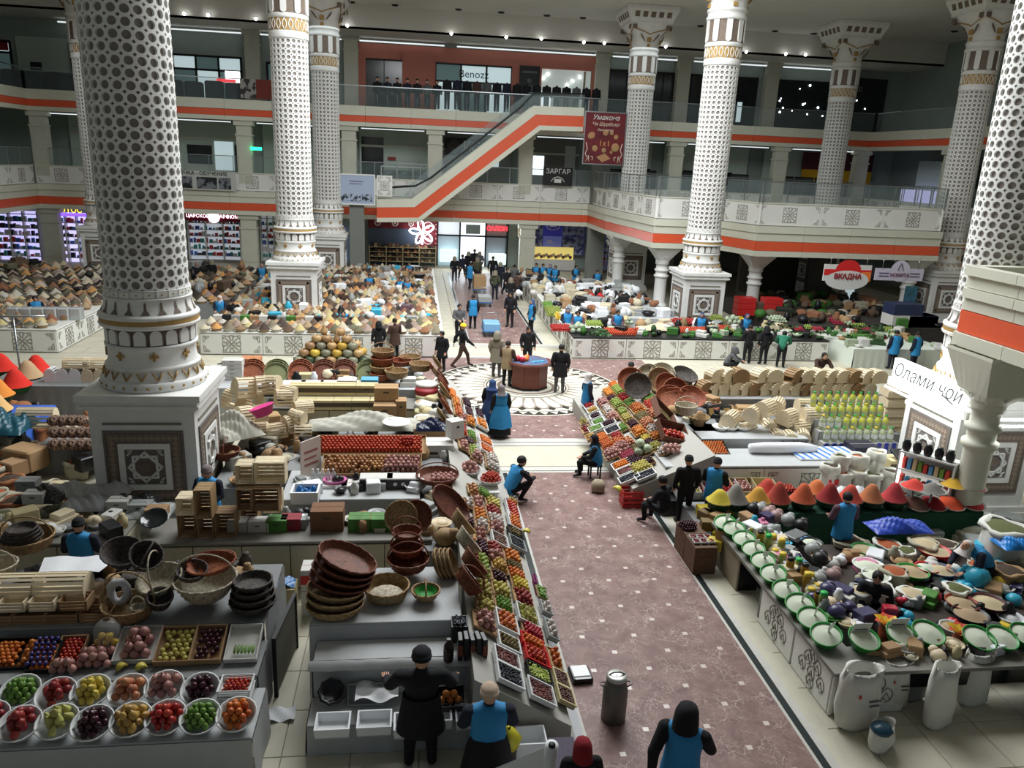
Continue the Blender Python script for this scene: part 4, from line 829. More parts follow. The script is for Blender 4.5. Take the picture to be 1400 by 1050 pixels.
def basket_me(r0,r1,h,mat,n=28,rows=7,oval=1.0,rim=.018,handle=None,wall=.012):
 """pieces: bowl, rim, handle"""
 key=('k',r0,r1,h,mat.name,oval,handle)
 if key in _CR: return _CR[key]
 b=MB()
 prof=[(r0+(r1-r0)*(k/rows)**.75,h*k/rows) for k in range(rows+1)]
 b.lathe([(.01,0)]+prof,n,sx=oval,wob=lambda k,i:(.011 if (k+i)%2 else -.009) if k>0 else 0)
 b.lathe([(p[0]-wall,p[1]+ (wall if k==0 else 0)) for k,p in enumerate(prof)][::-1]+[(.01,wall)],n,sx=oval,wob=lambda k,i:(.006 if (k+i)%2 else -.006) if k<rows else 0)
 bowl=b.mesh('bowl',mat)
 b=MB()
 for ph in (0,PI):
  b.tube([((r1+.35*rim*math.cos(i*PI/2+ph))*oval*math.cos(2*PI*i/36),(r1+.35*rim*math.cos(i*PI/2+ph))*math.sin(2*PI*i/36),h+.35*rim*math.sin(i*PI/2+ph)) for i in range(36)],rim*.75,5,closed=True)
 rm=b.mesh('rim',mat)
 parts=[('bowl',bowl),('rim',rm)]
 if handle:
  b=MB(); pts=[]
  for k in range(15):
   a=PI*k/14; pts.append(((r1*oval if handle[1]=='x' else 0)*math.cos(a),(0 if handle[1]=='x' else r1)*math.cos(a),h*.8+handle[0]*math.sin(a)**.8 if 0<k<14 else h*.6))
  b.tube(pts,.014,6); parts.append(('handle',b.mesh('handle',mat)))
 _CR[key]=parts; return parts
def basket(label,x,y,z,r0=.15,r1=.24,h=.16,mat=None,oval=1.,handle=None,rz=0,tilt=(0,0),group=None,name='basket'):
 parts=basket_me(r0,r1,h,mat or mWICKN,oval=oval,handle=handle)
 t=thing(name,label,'basket',(x,y,z),0,group,rot=(tilt[0],tilt[1],rz))
 for nm,me in parts: link(nm,me,t)
 return t
def breadbox_me(w,d,h,mat,ns=9):
 key=('bb',w,d,h,mat.name,ns)
 if key in _CR: return _CR[key]
 def pr(t): # t in 0..1 from front-bottom over the top to the back
  a=t*PI; return (-math.cos(a)*d/2, h*.45+math.sin(a)*h*.55)
 P_=[(-d/2,0)]+[pr(t/8) for t in range(9)]+[(d/2,0)]
 parts=[]
 b=MB(); n=len(P_)
 vs=[(0,p[0],p[1]) for p in P_]+[(.012,p[0],p[1]) for p in P_]
 b.add(vs,[tuple(range(n-1,-1,-1)),tuple(range(n,2*n))]+[(i,(i+1)%n,n+(i+1)%n,n+i) for i in range(n)]); side=b.mesh('side_board',mat)
 b=MB(); b.box(-w/2+.012,w/2-.012,-d/2,d/2,0,.012); bot=b.mesh('base_board',mat)
 b=MB(); L=math.pi*d/2/ns; b.box(-w/2+.004,w/2-.004,-L*.33,L*.33,-.006,.004); sl=b.mesh('slat',mat)
 parts=[('side_board',side,(-w/2,0,0)),('side_board',side,(w/2-.012,0,0)),('base_board',bot,(0,0,0))]
 for k in range(ns):
  t=(k+.5)/ns; y,z=pr(t); y2,z2=pr(min(1,t+.02)); a=math.atan2(z2-z,y2-y); parts.append(('slat',sl,(0,y,z),(a,0,0)))
 for z in (h*.12,h*.32): parts.append(('slat',sl,(0,-d/2,z),(PI/2,0,0)))
 b=MB();
 for k in range(ns):
  t=(k+.5)/ns; y,z=pr(t); y2,z2=pr(min(1,t+.02)); dy,dz=y2-y,z2-z; q=math.hypot(dy,dz); b.obox((0,y,z),(w/2-.004,0,0),(0,dy/q*L*.33,dz/q*L*.33),(0,-dz/q*.004,dy/q*.004))
 b.obox((0,-d/2,h*.22),(w/2-.004,0,0),(0,0,h*.18),(0,.004,0)); vs=[]
 for sx in (-w/2,w/2-.012): b.add([(x+sx,p[0],p[1]) for x in (0,.012) for p in P_],[tuple(range(n-1,-1,-1)),tuple(range(n,2*n))]+[(i,(i+1)%n,n+(i+1)%n,n+i) for i in range(n)])
 b.box(-w/2,w/2,-d/2,d/2,0,.012)
 _CR[key]=(parts,b.mesh('bread_box',mat)); return _CR[key]
def breadbox(label,x,y,z,w=.42,d=.28,h=.26,mat=None,rz=0,tilt=(0,0),group=None,full=True):
 parts,one=breadbox_me(w,d,h,mat or mWOODL)
 if not full: return single('bread_box',one,label,'bread box',(x,y,z),0,group,rot=(tilt[0],tilt[1],rz))
 t=thing('bread_box',label,'bread box',(x,y,z),0,group,rot=(tilt[0],tilt[1],rz))
 for p in parts: link(p[0],p[1],t,p[2],rot=p[3] if len(p)>3 else None)
 return t
def slatbox_me(w,d,h,mat,ns=3):
 key=('sb',w,d,h,mat.name,ns)
 if key in _CR: return _CR[key]
 b=MB();
 for sx in (-1,1): b.box(sx*w/2-.01,sx*w/2+.01,-d/2,d/2,0,h)
 for k in range(ns):
  z0=h*k/ns; z1=z0+h/ns*.8
  b.box(-w/2,w/2,-d/2,-d/2+.01,z0,z1); b.box(-w/2,w/2,d/2-.01,d/2,z0,z1)
 nb=max(2,int(d/.07))
 for k in range(nb): y=-d/2+d*(k+.1)/nb; b.box(-w/2,w/2,y,y+d/nb*.8,0,.01)
 _CR[key]=b.mesh('wood_crate',mat); return _CR[key]
def bowl_me(r0,r1,h,mat,n=20,rim=.012):
 key=('bw',r0,r1,h,mat.name)
 if key in _CR: return _CR[key]
 b=MB(); b.lathe([(.01,.0),(r0,0),(r0+(r1-r0)*.6,h*.5),(r1,h),(r1+rim,h),(r1+rim,h+.006),(r1-.006,h+.004),(r0+(r1-r0)*.55,h*.5+.01),(r0-.01,.012),(.01,.012)],n); _CR[key]=b.mesh('bowl',mat); return _CR[key]
def cone_me(r,h,mat,n=20,nm='cone'):
 key=('cn',r,h,mat.name)
 if key in _CR: return _CR[key]
 b=MB(); b.lathe([(r,0),(r*.88,h*.1),(r*.66,h*.36),(r*.42,h*.72),(r*.24,h*.93),(r*.1,h*.99),(.002,h)],n,wob=lambda k,i:rnd.uniform(-.006,.006)*(k<5)); _CR[key]=b.mesh(nm,mat); return _CR[key]
def sack_me(r,h,mat,cont,heap=.06,seed=0,n=18):
 key=('sk',r,h,mat.name,cont.name,heap)
 if key in _CR: return _CR[key]
 q=random.Random(seed); ph=[q.uniform(0,6) for _ in range(3)]
 w=lambda k,i:.035*r/.2*math.sin(i*2*PI*3/n+ph[0]+k*.4)+.02*math.sin(i*2*PI*5/n+ph[1])*r/.2
 b=MB(); b.lathe([(.01,0),(r*.85,0),(r*1.02,h*.15),(r*1.05,h*.5),(r*.98,h*.88)],n,wob=w); bag=b.mesh('sack_body',mat)
 b=MB(); b.lathe([(r*.98,h*.84),(r*1.14,h*.86),(r*1.18,h*.95),(r*1.1,h*1.02),(r*.98,h*1.03),(r*.88,h*.98)],n,wob=w); roll=b.mesh('rolled_rim',mat)
 b=MB(); b.lathe([(r*.92,h*.97),(r*.7,h*.97+heap*.35),(r*.4,h*.97+heap*.75),(r*.15,h*.97+heap*.97),(.001,h*.97+heap)],n,wob=lambda k,i:q.uniform(-.01,.01)); c=b.mesh('contents',cont)
 _CR[key]=[('sack_body',bag),('rolled_rim',roll),('contents',c)]; return _CR[key]
def sack(label,x,y,z,r=.2,h=.45,mat=None,cont=None,heap=.06,group=None,rz=0,name='sack',tilt=(0,0)):
 t=thing(name,label,'sack',(x,y,z),0,group,rot=(tilt[0],tilt[1],rz))
 q=t
 for nm,me in sack_me(r,h,mat,cont,heap):
  o=link(nm,me,q if nm=='rolled_rim' else t)
  if nm=='sack_body': q=o
 return t
def onemesh(parts,name):
 """several part meshes merged in one (for copies too small to show parts)"""
 b=MB(); mats=[]
 for p in parts:
  me=p[1]; off=Vector(p[2]) if len(p)>2 else Vector((0,0,0)); base=len(b.v); b.v.extend([tuple(v.co+off) for v in me.vertices])
  mm=[]
  for m in me.materials:
   if m not in mats: mats.append(m)
   mm.append(mats.index(m))
  for f in me.polygons: b.f.append(tuple(i+base for i in f.vertices)); b.m.append(mm[f.material_index]); b.sm.append(f.use_smooth)
 return b.mesh(name,mats)
def bottle_parts(r,h,liquid,cap,glass):
 key=('bt',r,h,liquid.name,cap.name)
 if key in _CR: return _CR[key]
 b=MB(); b.lathe([(.002,0),(r*.9,0),(r,.02),(r,h*.62),(r*.8,h*.74),(r*.34,h*.86),(r*.34,h*.95)],12,capt=True); body=b.mesh('bottle_body',liquid)
 b=MB(); b.lathe([(r*.44,h*.92),(r*.44,h)],10,capt=True,capb=True); c=b.mesh('cap',cap)
 b=MB(); b.lathe([(r*1.01,h*.22),(r*1.01,h*.5)],12); l=b.mesh('paper_label',glass)
 _CR[key]=[('bottle_body',body),('cap',c),('paper_label',l)]; return _CR[key]
def bottle(label,x,y,z,r=.05,h=.3,liquid=None,cap=None,lab=None,group=None,name='bottle'):
 t=thing(name,label,'bottle',(x,y,z),is_rz(),group)
 q=t
 for nm,me in bottle_parts(r,h,liquid,cap,lab or mPLASTW):
  o=link(nm,me,q if nm=='paper_label' else t)
  if nm=='bottle_body': q=o
 return t
mSKIN=MS('skin',(196,150,124),rough=.6); mHAIR=MS('dark_hair',(24,20,18),rough=.7); mEYE=MS('eye_dark',(20,16,14)); mBLUE=MS('blue_vest_cloth',(40,132,188),rough=.7,var=.08,vscale=5)
CLO={'black':MS('black_cloth',(22,22,26),rough=.9),'navy':MS('navy_cloth',(30,34,50),rough=.9),'grey':MS('grey_cloth',(86,86,88),rough=.9),'tan':MS('tan_cloth',(150,130,100),rough=.9),'beige':MS('beige_cloth',(134,126,110),rough=.9),'brown':MS('brown_cloth',(70,50,42),rough=.9),'green':MS('green_cloth',(40,110,84),rough=.9),'jeans':MS('jeans_cloth',(50,62,84),rough=.9),'mauve':MS('mauve_cloth',(96,70,80),rough=.9),'white':MS('white_cloth',(214,212,208),rough=.9),'olive':MS('olive_cloth',(70,74,56),rough=.9),'red':MS('dark_red_cloth2',(130,24,34),rough=.9),'knit':MS('beige_knit',(190,168,148),rough=.95),'yellow':MS('yellow_knit',(226,190,50),rough=.95),'greyscarf':MS('grey_scarf',(120,112,112),rough=.95),'bluec':MS('blue_scarf',(52,76,120),rough=.9),'whitescarf':MS('whitish_scarf',(206,200,196),rough=.95),'flower':M('flowered_cloth',srgb(190,150,150),col2=srgb(60,50,50),vscale=20,rough=.9,thr=(.45,.55))}
V=Vector
def pose(kind):
 J={}
 if kind in('stand','work','walk','reach'):
  J.update(pelvis=V((0,0,.96)),waist=V((0,-.01,1.12)),chest=V((0,-.01,1.33)),neck=V((0,0,1.5)),head=V((0,-.03,1.62)))
  for s,n in ((-1,'R'),(1,'L')):
   J['sh'+n]=V((s*.185,0,1.43)); J['hip'+n]=V((s*.09,0,.93))
   if kind=='walk': k=s*.28; J['kn'+n]=V((s*.10,-k*.6-.06,.5)); J['an'+n]=V((s*.10,-k*1.2+.05,.09 if s>0 else .12)); J['to'+n]=J['an'+n]+V((s*.01,-.15,-.05 if s>0 else -.08)); J['el'+n]=V((s*.25,k*.5+.03,1.17)); J['ha'+n]=V((s*.24,k*1.0-.06,.95))
   else:
    J['kn'+n]=V((s*.10,-.03,.5)); J['an'+n]=V((s*.11,.0,.08)); J['to'+n]=V((s*.13,-.17,.04))
    if kind=='stand': J['el'+n]=V((s*.25,.02,1.16)); J['ha'+n]=V((s*.24,-.08,.92))
    elif kind=='work': J['el'+n]=V((s*.25,-.04,1.16)); J['ha'+n]=V((s*.14,-.30,1.08))
    else: J['el'+n]=V((s*.29,-.1,1.18)); J['ha'+n]=V((s*.33,-.34,1.05))
 elif kind=='lean':
  J.update(pelvis=V((0,.1,.94)),waist=V((0,.03,1.08)),chest=V((0,-.16,1.22)),neck=V((0,-.32,1.30)),head=V((0,-.42,1.36)))
  for s,n in ((-1,'R'),(1,'L')): J['sh'+n]=V((s*.185,-.25,1.27)); J['hip'+n]=V((s*.09,.1,.92)); J['kn'+n]=V((s*.1,.04,.5)); J['an'+n]=V((s*.11,.1,.08)); J['to'+n]=V((s*.13,-.07,.04)); J['el'+n]=V((s*.26,-.34,1.02)); J['ha'+n]=V((s*.16,-.52,.9))
 elif kind=='squat':
  J.update(pelvis=V((0,.12,.36)),waist=V((0,.08,.52)),chest=V((0,-.03,.72)),neck=V((0,-.10,.88)),head=V((0,-.16,.99)))
  for s,n in ((-1,'R'),(1,'L')): J['sh'+n]=V((s*.185,-.06,.82)); J['hip'+n]=V((s*.1,.12,.34)); J['kn'+n]=V((s*.19,-.27,.52)); J['an'+n]=V((s*.14,-.05,.09)); J['to'+n]=V((s*.17,-.22,.04)); J['el'+n]=V((s*.26,-.22,.63)); J['ha'+n]=V((s*.12,-.42,.58))
 elif kind=='sit':
  J.update(pelvis=V((0,.05,.48)),waist=V((0,.04,.64)),chest=V((0,-.02,.85)),neck=V((0,-.04,1.01)),head=V((0,-.08,1.13)))
  for s,n in ((-1,'R'),(1,'L')): J['sh'+n]=V((s*.185,-.02,.94)); J['hip'+n]=V((s*.1,.03,.46)); J['kn'+n]=V((s*.15,-.38,.48)); J['an'+n]=V((s*.14,-.34,.09)); J['to'+n]=V((s*.16,-.50,.04)); J['el'+n]=V((s*.25,-.1,.7)); J['ha'+n]=V((s*.1,-.32,.6))
 return J
def ell(b,p,q,r0,r1,n=12,ax=None):
 """closed tapered limb between p and q; r as (side, depth)"""
 d=(q-p); t=d.normalized(); side=V((1,0,0)); side=(side-t*side.dot(t)); side=side.normalized() if side.length>.1 else V((0,1,0)); w=t.cross(side)
 vs=[];rings=[(-.5,0),(-.38,.75),(0,1),(.5,1),(1,1),(1.38,.75),(1.5,0)]
 K=0
 pts=[]
 e0=min(r0);e1=min(r1)
 for (u,k) in ((-.98,.15),(-.75,.66),(-.4,.91),(0,1),(.5,1),(1.0,1),(1.4,.91),(1.75,.66),(1.98,.15)):
  if u<0: c=p-t*e0*(-u)*.75; r=(r0[0]*k,r0[1]*k)
  elif u>1: c=q+t*e1*(u-1)*.75; r=(r1[0]*k,r1[1]*k)
  else: c=p+d*u; r=(r0[0]+(r1[0]-r0[0])*u,r0[1]+(r1[1]-r0[1])*u)
  pts.append((c,r))
 for c,r in pts:
  for i in range(n): a=2*PI*i/n; vs.append(tuple(c+side*r[0]*math.cos(a)+w*r[1]*math.sin(a)))
 fs=[]; m=len(pts)
 for k in range(m-1):
  for i in range(n): j=(i+1)%n; fs.append((k*n+i,k*n+j,(k+1)*n+j,(k+1)*n+i))
 fs.append(tuple(range(n-1,-1,-1))); fs.append(tuple((m-1)*n+i for i in range(n)))
 b.add(vs,fs,0,True)
def segs(J,fat=1.):
 S=[('pelvis','waist',(.155*fat,.115*fat),(.15*fat,.11*fat),0),('waist','chest',(.15*fat,.11*fat),(.175*fat,.12*fat),0),('chest','neck',(.17*fat,.11*fat),(.062,.06),0),('neck','head',(.055,.055),(.055,.058),2)]
 for n in 'LR':
  S+=[('chest','sh'+n,(.10,.10),(.075,.075),0),('sh'+n,'el'+n,(.078,.078),(.066,.066),0),('el'+n,'ha'+n,(.064,.064),(.048,.048),0),('pelvis','hip'+n,(.11*fat,.11*fat),(.105,.105),1),('hip'+n,'kn'+n,(.10,.10),(.07,.07),1),('kn'+n,'an'+n,(.068,.068),(.05,.05),1),('an'+n,'to'+n,(.048,.05),(.045,.032),3)]
 return S
def remeshed(b,vox,name,ratio):
 me=b.mesh(name,[]) if False else None
 me=bpy.data.meshes.new(name); me.from_pydata(b.v,[],b.f); o=bpy.data.objects.new(name,me); COL.objects.link(o)
 m=o.modifiers.new('r','REMESH'); m.mode='VOXEL'; m.voxel_size=vox
 s=o.modifiers.new('s','SMOOTH'); s.iterations=6; s.factor=.6
 dcm=o.modifiers.new('d','DECIMATE'); dcm.ratio=ratio
 out=bpy.data.meshes.new_from_object(o.evaluated_get(bpy.context.evaluated_depsgraph_get())); bpy.data.objects.remove(o); out.name=name
 for p in out.polygons: p.use_smooth=True
 return out
def hand_add(b,p,d,side):
 """palm, four unequal bent fingers and a thumb"""
 d=d.normalized(); x=V((1,0,0)); x=(x-d*x.dot(d)).normalized(); w=d.cross(x)
 ell(b,p,p+d*.07,(.036,.018),(.042,.016),8)
 base=p+d*.085
 for k,(o,L) in enumerate(((-.03,.062),(-.01,.074),(.011,.07),(.031,.052))):
  a=base+x*o; m=a+d*L*.55+w*.006*side; e=m+d*L*.4+w*.022*side; b.tube([a-d*.015,m,e],[.0095,.0085,.006],5)
 a=p+d*.03+x*(-side*.036); b.tube([a,a+d*.035+x*(-side*.022),a+d*.06+x*(-side*.02)],[.012,.010,.007],5)
def body_me(kind):
 J=pose(kind); S=segs(J); b=MB()
 for (p,q,r0,r1,m) in S: ell(b,J[p],J[q],r0,r1)
 me=remeshed(b,.022,'body',.42)
 segd=[(J[p],J[q],(r0[0]+r0[1]+r1[0]+r1[1])/4,m) for (p,q,r0,r1,m) in S]
 mi=[]
 for f in me.polygons:
  c=f.center; best=9;bm=0
  for (p,q,r,m) in segd:
   d=q-p; t=max(0,min(1,(c-p).dot(d)/d.length_squared)); dist=(c-(p+d*t)).length-r
   if m==0 and p==J['chest'] and q==J['neck'] and t>.92: dist+=.02
   if dist<best: best=dist;bm=m
  mi.append(bm)
 b2=MB(); b2.v=[tuple(v.co) for v in me.vertices]; b2.f=[tuple(f.vertices) for f in me.polygons]; b2.m=mi; b2.sm=[True]*len(mi)
 h=J['head']; s0=len(b2.v); up=(J['head']-J['neck']).normalized()
 prof=[(.01,-.125),(.04,-.118),(.062,-.08),(.076,-.02),(.079,.03),(.072,.075),(.045,.108),(.01,.12)]
 b2.lathe(prof,14,mi=2,sy=1.18)
 b2.ball((0,-.098,-.012),.015,6,4,2,sx=.8,sz=1.3); b2.ball((0,-.088,.012),.011,6,4,2)
 for sx in (-1,1): b2.ball((sx*.079,.01,-.005),.02,6,4,2,sx=.4,sz=1.4); b2.ball((sx*.03,-.083,.012),.0095,6,4,4); b2.tube([(sx*.015,-.091,.032),(sx*.045,-.08,.034)],.004,4,4)
 b2.tube([(-.022,-.086,-.058),(0,-.092,-.06),(.022,-.086,-.058)],.006,4,5)
 dx=-math.atan2(-(up.y),up.z)*.45
 b2.xf(Matrix.Translation(h+V((0,0,.02)))@Matrix.Rotation(dx if kind in('lean','squat') else .12,4,'X'),s0)
 for n,s in (('L',1),('R',-1)):
  s0=len(b2.f); d=(J['ha'+n]-J['el'+n]); hb=MB(); hand_add(hb,J['ha'+n]+d.normalized()*.02,d+V((0,-.02,-.05)),s); b2.add(hb.v,hb.f,2,True)
 me2=b2.mesh('body',[CLO['black'],CLO['navy'],mSKIN,MS('shoe_black',(16,16,18),rough=.5),mEYE,MS('lips',(150,84,76))])
 b=MB()
 for (p,q,r0,r1,m) in S[:3]:
  g=.028; q2=J[q] if (p,q)!=('chest','neck') else J[p]+(J[q]-J[p])*.72
  if (p,q)==('chest','neck'): r1=(.12,.085)
  ell(b,J[p] if p!='pelvis' else J[p]+(J['pelvis']-J['waist'])*.35,q2,(r0[0]+g,r0[1]+g),(r1[0]+g,r1[1]+g))
 for n in 'LR': ell(b,J['chest'],J['chest']+(J['sh'+n]-J['chest'])*.92,(.11,.115),(.082,.085))
 if kind in('stand','work','walk','reach'): b.lathe([(.22,.70),(.205,.85),(.19,1.0),(.18,1.12),(.15,1.12),(.16,.85),(.19,.70),(.22,.70)],16,sy=.78)
 vest=remeshed(b,.028,'vest',.4); vest.materials.append(mBLUE)
 HT=Matrix.Translation(h+V((0,0,.02)))@Matrix.Rotation(dx if kind in('lean','squat') else .12,4,'X')
 hats={}
 b=MB(); b.lathe([(.088,.0),(.09,.03),(.086,.07),(.066,.11),(.03,.135),(.002,.14)],14,sy=1.15); b.lathe([(.088,-.03),(.088,.0)],14,sy=1.15,wob=lambda k,i: 0); b.v=[(x,y+.012,z) for x,y,z in b.v]
 b.v=[(x,y,z+(.035 if y<-.05 and z<.02 else 0)) for x,y,z in b.v]; b.xf(HT); hats['hair']=b.mesh('hair',mHAIR)
 b=MB(); b.lathe([(.092,.0),(.097,.02),(.095,.04),(.092,.042),(.088,.09),(.06,.13),(.002,.145)],14,sy=1.15); b.v=[(x,y+.008,z+.01) for x,y,z in b.v]; b.xf(HT); hats['hat']=b.mesh('knit_hat',mHAIR)
 b=MB(); b.lathe([(.155,-.2),(.12,-.14),(.098,-.06),(.098,.03),(.09,.085),(.055,.125),(.002,.135)],16,sy=1.12)
 b.v=[(x*(1.0),y+.022+(.03 if (y<-.06 and z<.07) else 0),z) for x,y,z in b.v]; b.xf(HT); hats['scarf']=b.mesh('headscarf',CLO['greyscarf'])
 b=MB(); b.lathe([(.13,-.16),(.125,-.06),(.115,.05),(.09,.12),(.05,.15),(.002,.16)],14,sy=1.2); b.v=[(x,y+.035,z) for x,y,z in b.v]; b.xf(HT); hats['hood']=b.mesh('hood',CLO['beige'])
 return me2,vest,hats,J
BODY={}
SKIRT=MB().lathe([(.30,.12),(.27,.5),(.22,.85),(.175,1.05)],18,sy=.85,wob=lambda k,i:.012*math.sin(i*2*PI*5/18)*(4-k)/2).lathe([(.175,1.05),(.2,.85),(.25,.5),(.285,.13)],18,sy=.85).mesh('skirt',CLO['black'])
COATT=MB().lathe([(.235,.62),(.215,.8),(.19,1.0),(.175,1.15)],18,sy=.78).lathe([(.165,1.15),(.2,.8),(.225,.63)],18,sy=.78).mesh('coat_tail',CLO['black'])
def person(label,x,y,rz=0,kind='stand',h=1.72,coat='black',legs='navy',vest=False,head='hair',hcol=None,skirt=None,tail=False,apron=False,z=0.,group=None,vcol=None,fat=1.15):
 if kind not in BODY: BODY[kind]=body_me(kind)
 me,vm,hats,J=BODY[kind]
 t=thing('person',label,'person',(x,y,z),rz,group,scale=(h/1.75*fat,h/1.75*fat,h/1.75))
 def dress(o,slots):
  for i,m in slots.items(): o.material_slots[i].link='OBJECT'; o.material_slots[i].material=m
  return o
 dress(link('body',me,t),{0:CLO[coat],1:CLO[legs]})
 o=link({'hair':'hair','hat':'hat','scarf':'headscarf','hood':'hood'}[head],hats[head],t)
 if hcol: dress(o,{0:CLO[hcol]})
 if vest: v=link('vest',vm,t);
 if vest and vcol: dress(v,{0:CLO[vcol]})
 if apron: dress(link('apron',SKIRT,t,(0,-.0,.28),scale=(1.08,1.08,.8)),{0:mBLUE if not vcol else CLO[vcol]})
 if skirt: dress(link('skirt',SKIRT,t),{0:CLO[skirt]})
 if tail: dress(link('coat_tail',COATT,t),{0:CLO[coat]})
 return t
ORD=['first','second','third','fourth','fifth','sixth','seventh','eighth','ninth','tenth','eleventh','twelfth','thirteenth','fourteenth','fifteenth','sixteenth','seventeenth','eighteenth','nineteenth','twentieth','twenty-first','twenty-second','twenty-third','twenty-fourth','twenty-fifth','twenty-sixth','twenty-seventh','twenty-eighth','twenty-ninth']
ORD+=['thirt'+('ieth' if i==0 else 'y-'+ORD[i-1]) for i in range(10)]
KW={'orange':'orange','tangerine':'small orange tangerine','apple_red':'dark red apple','apple_green':'pale green apple','apple_yellow':'yellow-green apple','lemon':'yellow lemon','tomato':'red tomato','pomegranate':'pinkish pomegranate','pear':'green pear','plum':'dark purple plum','lime':'green lime','peach':'orange-pink peach','mango':'golden oval fruit','onion':'brown onion','garlic':'white garlic bulb','persimmon':'orange persimmon','cabbage':'pale green cabbage','pepper_yellow':'yellow pepper','walnut':'brown walnut','kiwi':'brown kiwi','potato':'pale potato','radish':'red radish','date':'brown date','cucumber':'green cucumber','grape_dark':'dark berry'}
mCLOTH=MS('white_table_cover',(176,178,178),rough=.75,var=.05,vscale=2,bump=.3,bscale=3); mCLOTHG=MS('grey_table_cover',(128,130,130),rough=.8,var=.06,bump=.3,bscale=3)
def pplane(px,py,X0,z0,X1,z1):
 d=wray(px,py); nx,nz=-(z1-z0),(X1-X0)  # plane nx*(x-X0)+nz*(z-z0)=0
 t=(nx*X0+nz*z0-nz*H)/(nx*d.x+nz*d.z); return V((d.x*t,d.y*t,H+d.z*t))
mTRAYW=mPLASTW; mTRAYG=MS('grey_plastic_crate',(150,154,152),rough=.4); mTRAYR=MS('red_plastic_crate',(196,44,44),rough=.4); mTRAYK=mBLKP
TRM={'w':mTRAYW,'g':mTRAYG,'r':mTRAYR,'k':mTRAYK,'c':mCARD,'p':mCARDP}
def slope_trays(rows,X0,z0,X1,z1,cols,where,side):
 """rows: px,py,kind,length along aisle,width across,container"""
 ang=-math.atan((z1-z0)/(X0-X1)); L=math.hypot(X1-X0,z1-z0); items=[]
 for r in rows:
  p=pplane(r[0],r[1],X0,z0,X1,z1); u=((p.x-X0)*(X1-X0)+(p.z-z0)*(z1-z0))/L/L; items.append((r,p,u))
 for ci,(ua,ub,cn) in enumerate(cols):
  col=sorted([i for i in items if ua<=i[2]<ub],key=lambda i:i[1].y)
  for k,(r,p,u) in enumerate(col):
   kind,ln,wd,cont=r[2],r[3],r[4],r[5] if len(r)>5 else None
   desc='%s column of the %s, %s patch from the front'%(cn,where,ORD[k])
   m=TM(p.x,p.y,p.z)@Matrix.Rotation(-ang,4,'Y')
   if cont: put(crate_me(round(wd,2),round(ln,2),.09,TRM[cont],lip=.012),'fruit_crate',{'w':'white','g':'grey','r':'red','k':'black','c':'brown cardboard','p':'pale carton'}[cont]+' open crate, '+desc,'crate',m)
   else: put(crate_me(round(wd,2),round(ln,2),.04,mCARD),'fruit_tray','low cardboard tray, '+desc,'tray',m)
   m2=m@Matrix.Translation((0,0,.015 if not cont else .02))
   if kind in('raisin','blueberry','greengrape','darkberry'):
    mt={'raisin':FM['raisin'],'blueberry':MS('blueberry_dark',(30,32,44),rough=.5,rand=.1),'greengrape':MS('green_grape_skin',(170,184,90),rough=.3),'darkberry':MS('dried_cherry',(110,60,56),rough=.5)}[kind]
    g=grains({'raisin':'dried_berries','blueberry':'blueberries','greengrape':'green_grapes','darkberry':'dried_cherries'}[kind],{'raisin':'brown dried berries','blueberry':'blue-black berries','greengrape':'small pale green grapes','darkberry':'dull red dried cherries'}[kind]+', '+desc,'berries',m2,wd*.9,ln*.9,.06,mt,110,.016)
   else: pile(kind,m2,wd,ln,'%s, %s'%(KW[kind],desc),'%s in the %s'%(KW[kind]+'s',desc),2)
def tblock(label,x0,x1,y0,y1,z,m=mCLOTH,cat='stall table',name='stall_table',top=None,z0=0.,folds=True):
 """covered table: top board plus a draped cover with soft folds"""
 t=thing(name,label,cat,((x0+x1)/2,y0,z0)); w=(x1-x0)/2; d=y1-y0; h=z-z0
 b=MB(); b.bbox(-w,w,0,d,h-.04,h,.01); part('table_top',b,top or m,t)
 b=MB(); n=int(w*2/.12)+2
 b.grid(lambda u,v:(-w+2*w*u,-.015-.012*math.sin(u*n*2.1)*(1-v)-.03*(1-v),(h-.02)*v),n*2,3)
 for sx in (-1,1): b.grid(lambda u,v,sx=sx:(sx*(w+.012+.012*math.sin(u*9)*(1-v)+.02*(1-v)),d*u,(h-.02)*v),8,3)
 part('draped_cover',b,m,t); return t
tblock('lowest white-covered tier of the front-left fruit stall, bottom left corner',-7.6,-2.03,8.62,9.62,.75)
tblock('middle tier of the front-left fruit stall under the open cartons',-7.6,-2.15,9.66,10.5,.92,m=mCLOTHG)
tblock('upper tier of the front-left stall carrying wooden boxes and baskets',-7.6,-2.2,10.55,12.3,1.2,m=mCLOTHG)
mBOWLW=MS('white_plastic_bowl',(208,210,208),rough=.4)
bw=bowl_me(.15,.25,.17,mBOWLW,18)
A=[(31,952,'lime','back',1),(80,956,'apple_red','back',2),(127,952,'lemon','back',3),(178,951,'peach','back',4),(227,946,'pomegranate','back',5),(276,949,'plum','back',6),
(-12,990,'apple_red','front',0),(31,997,'apple_red','front',1),(82,994,'pear','front',2),(130,996,'plum','front',3),(182,991,'mango','front',4),(229,988,'tomato','front',5),(276,987,'lime','front',6),(325,984,'tangerine','front',7)]
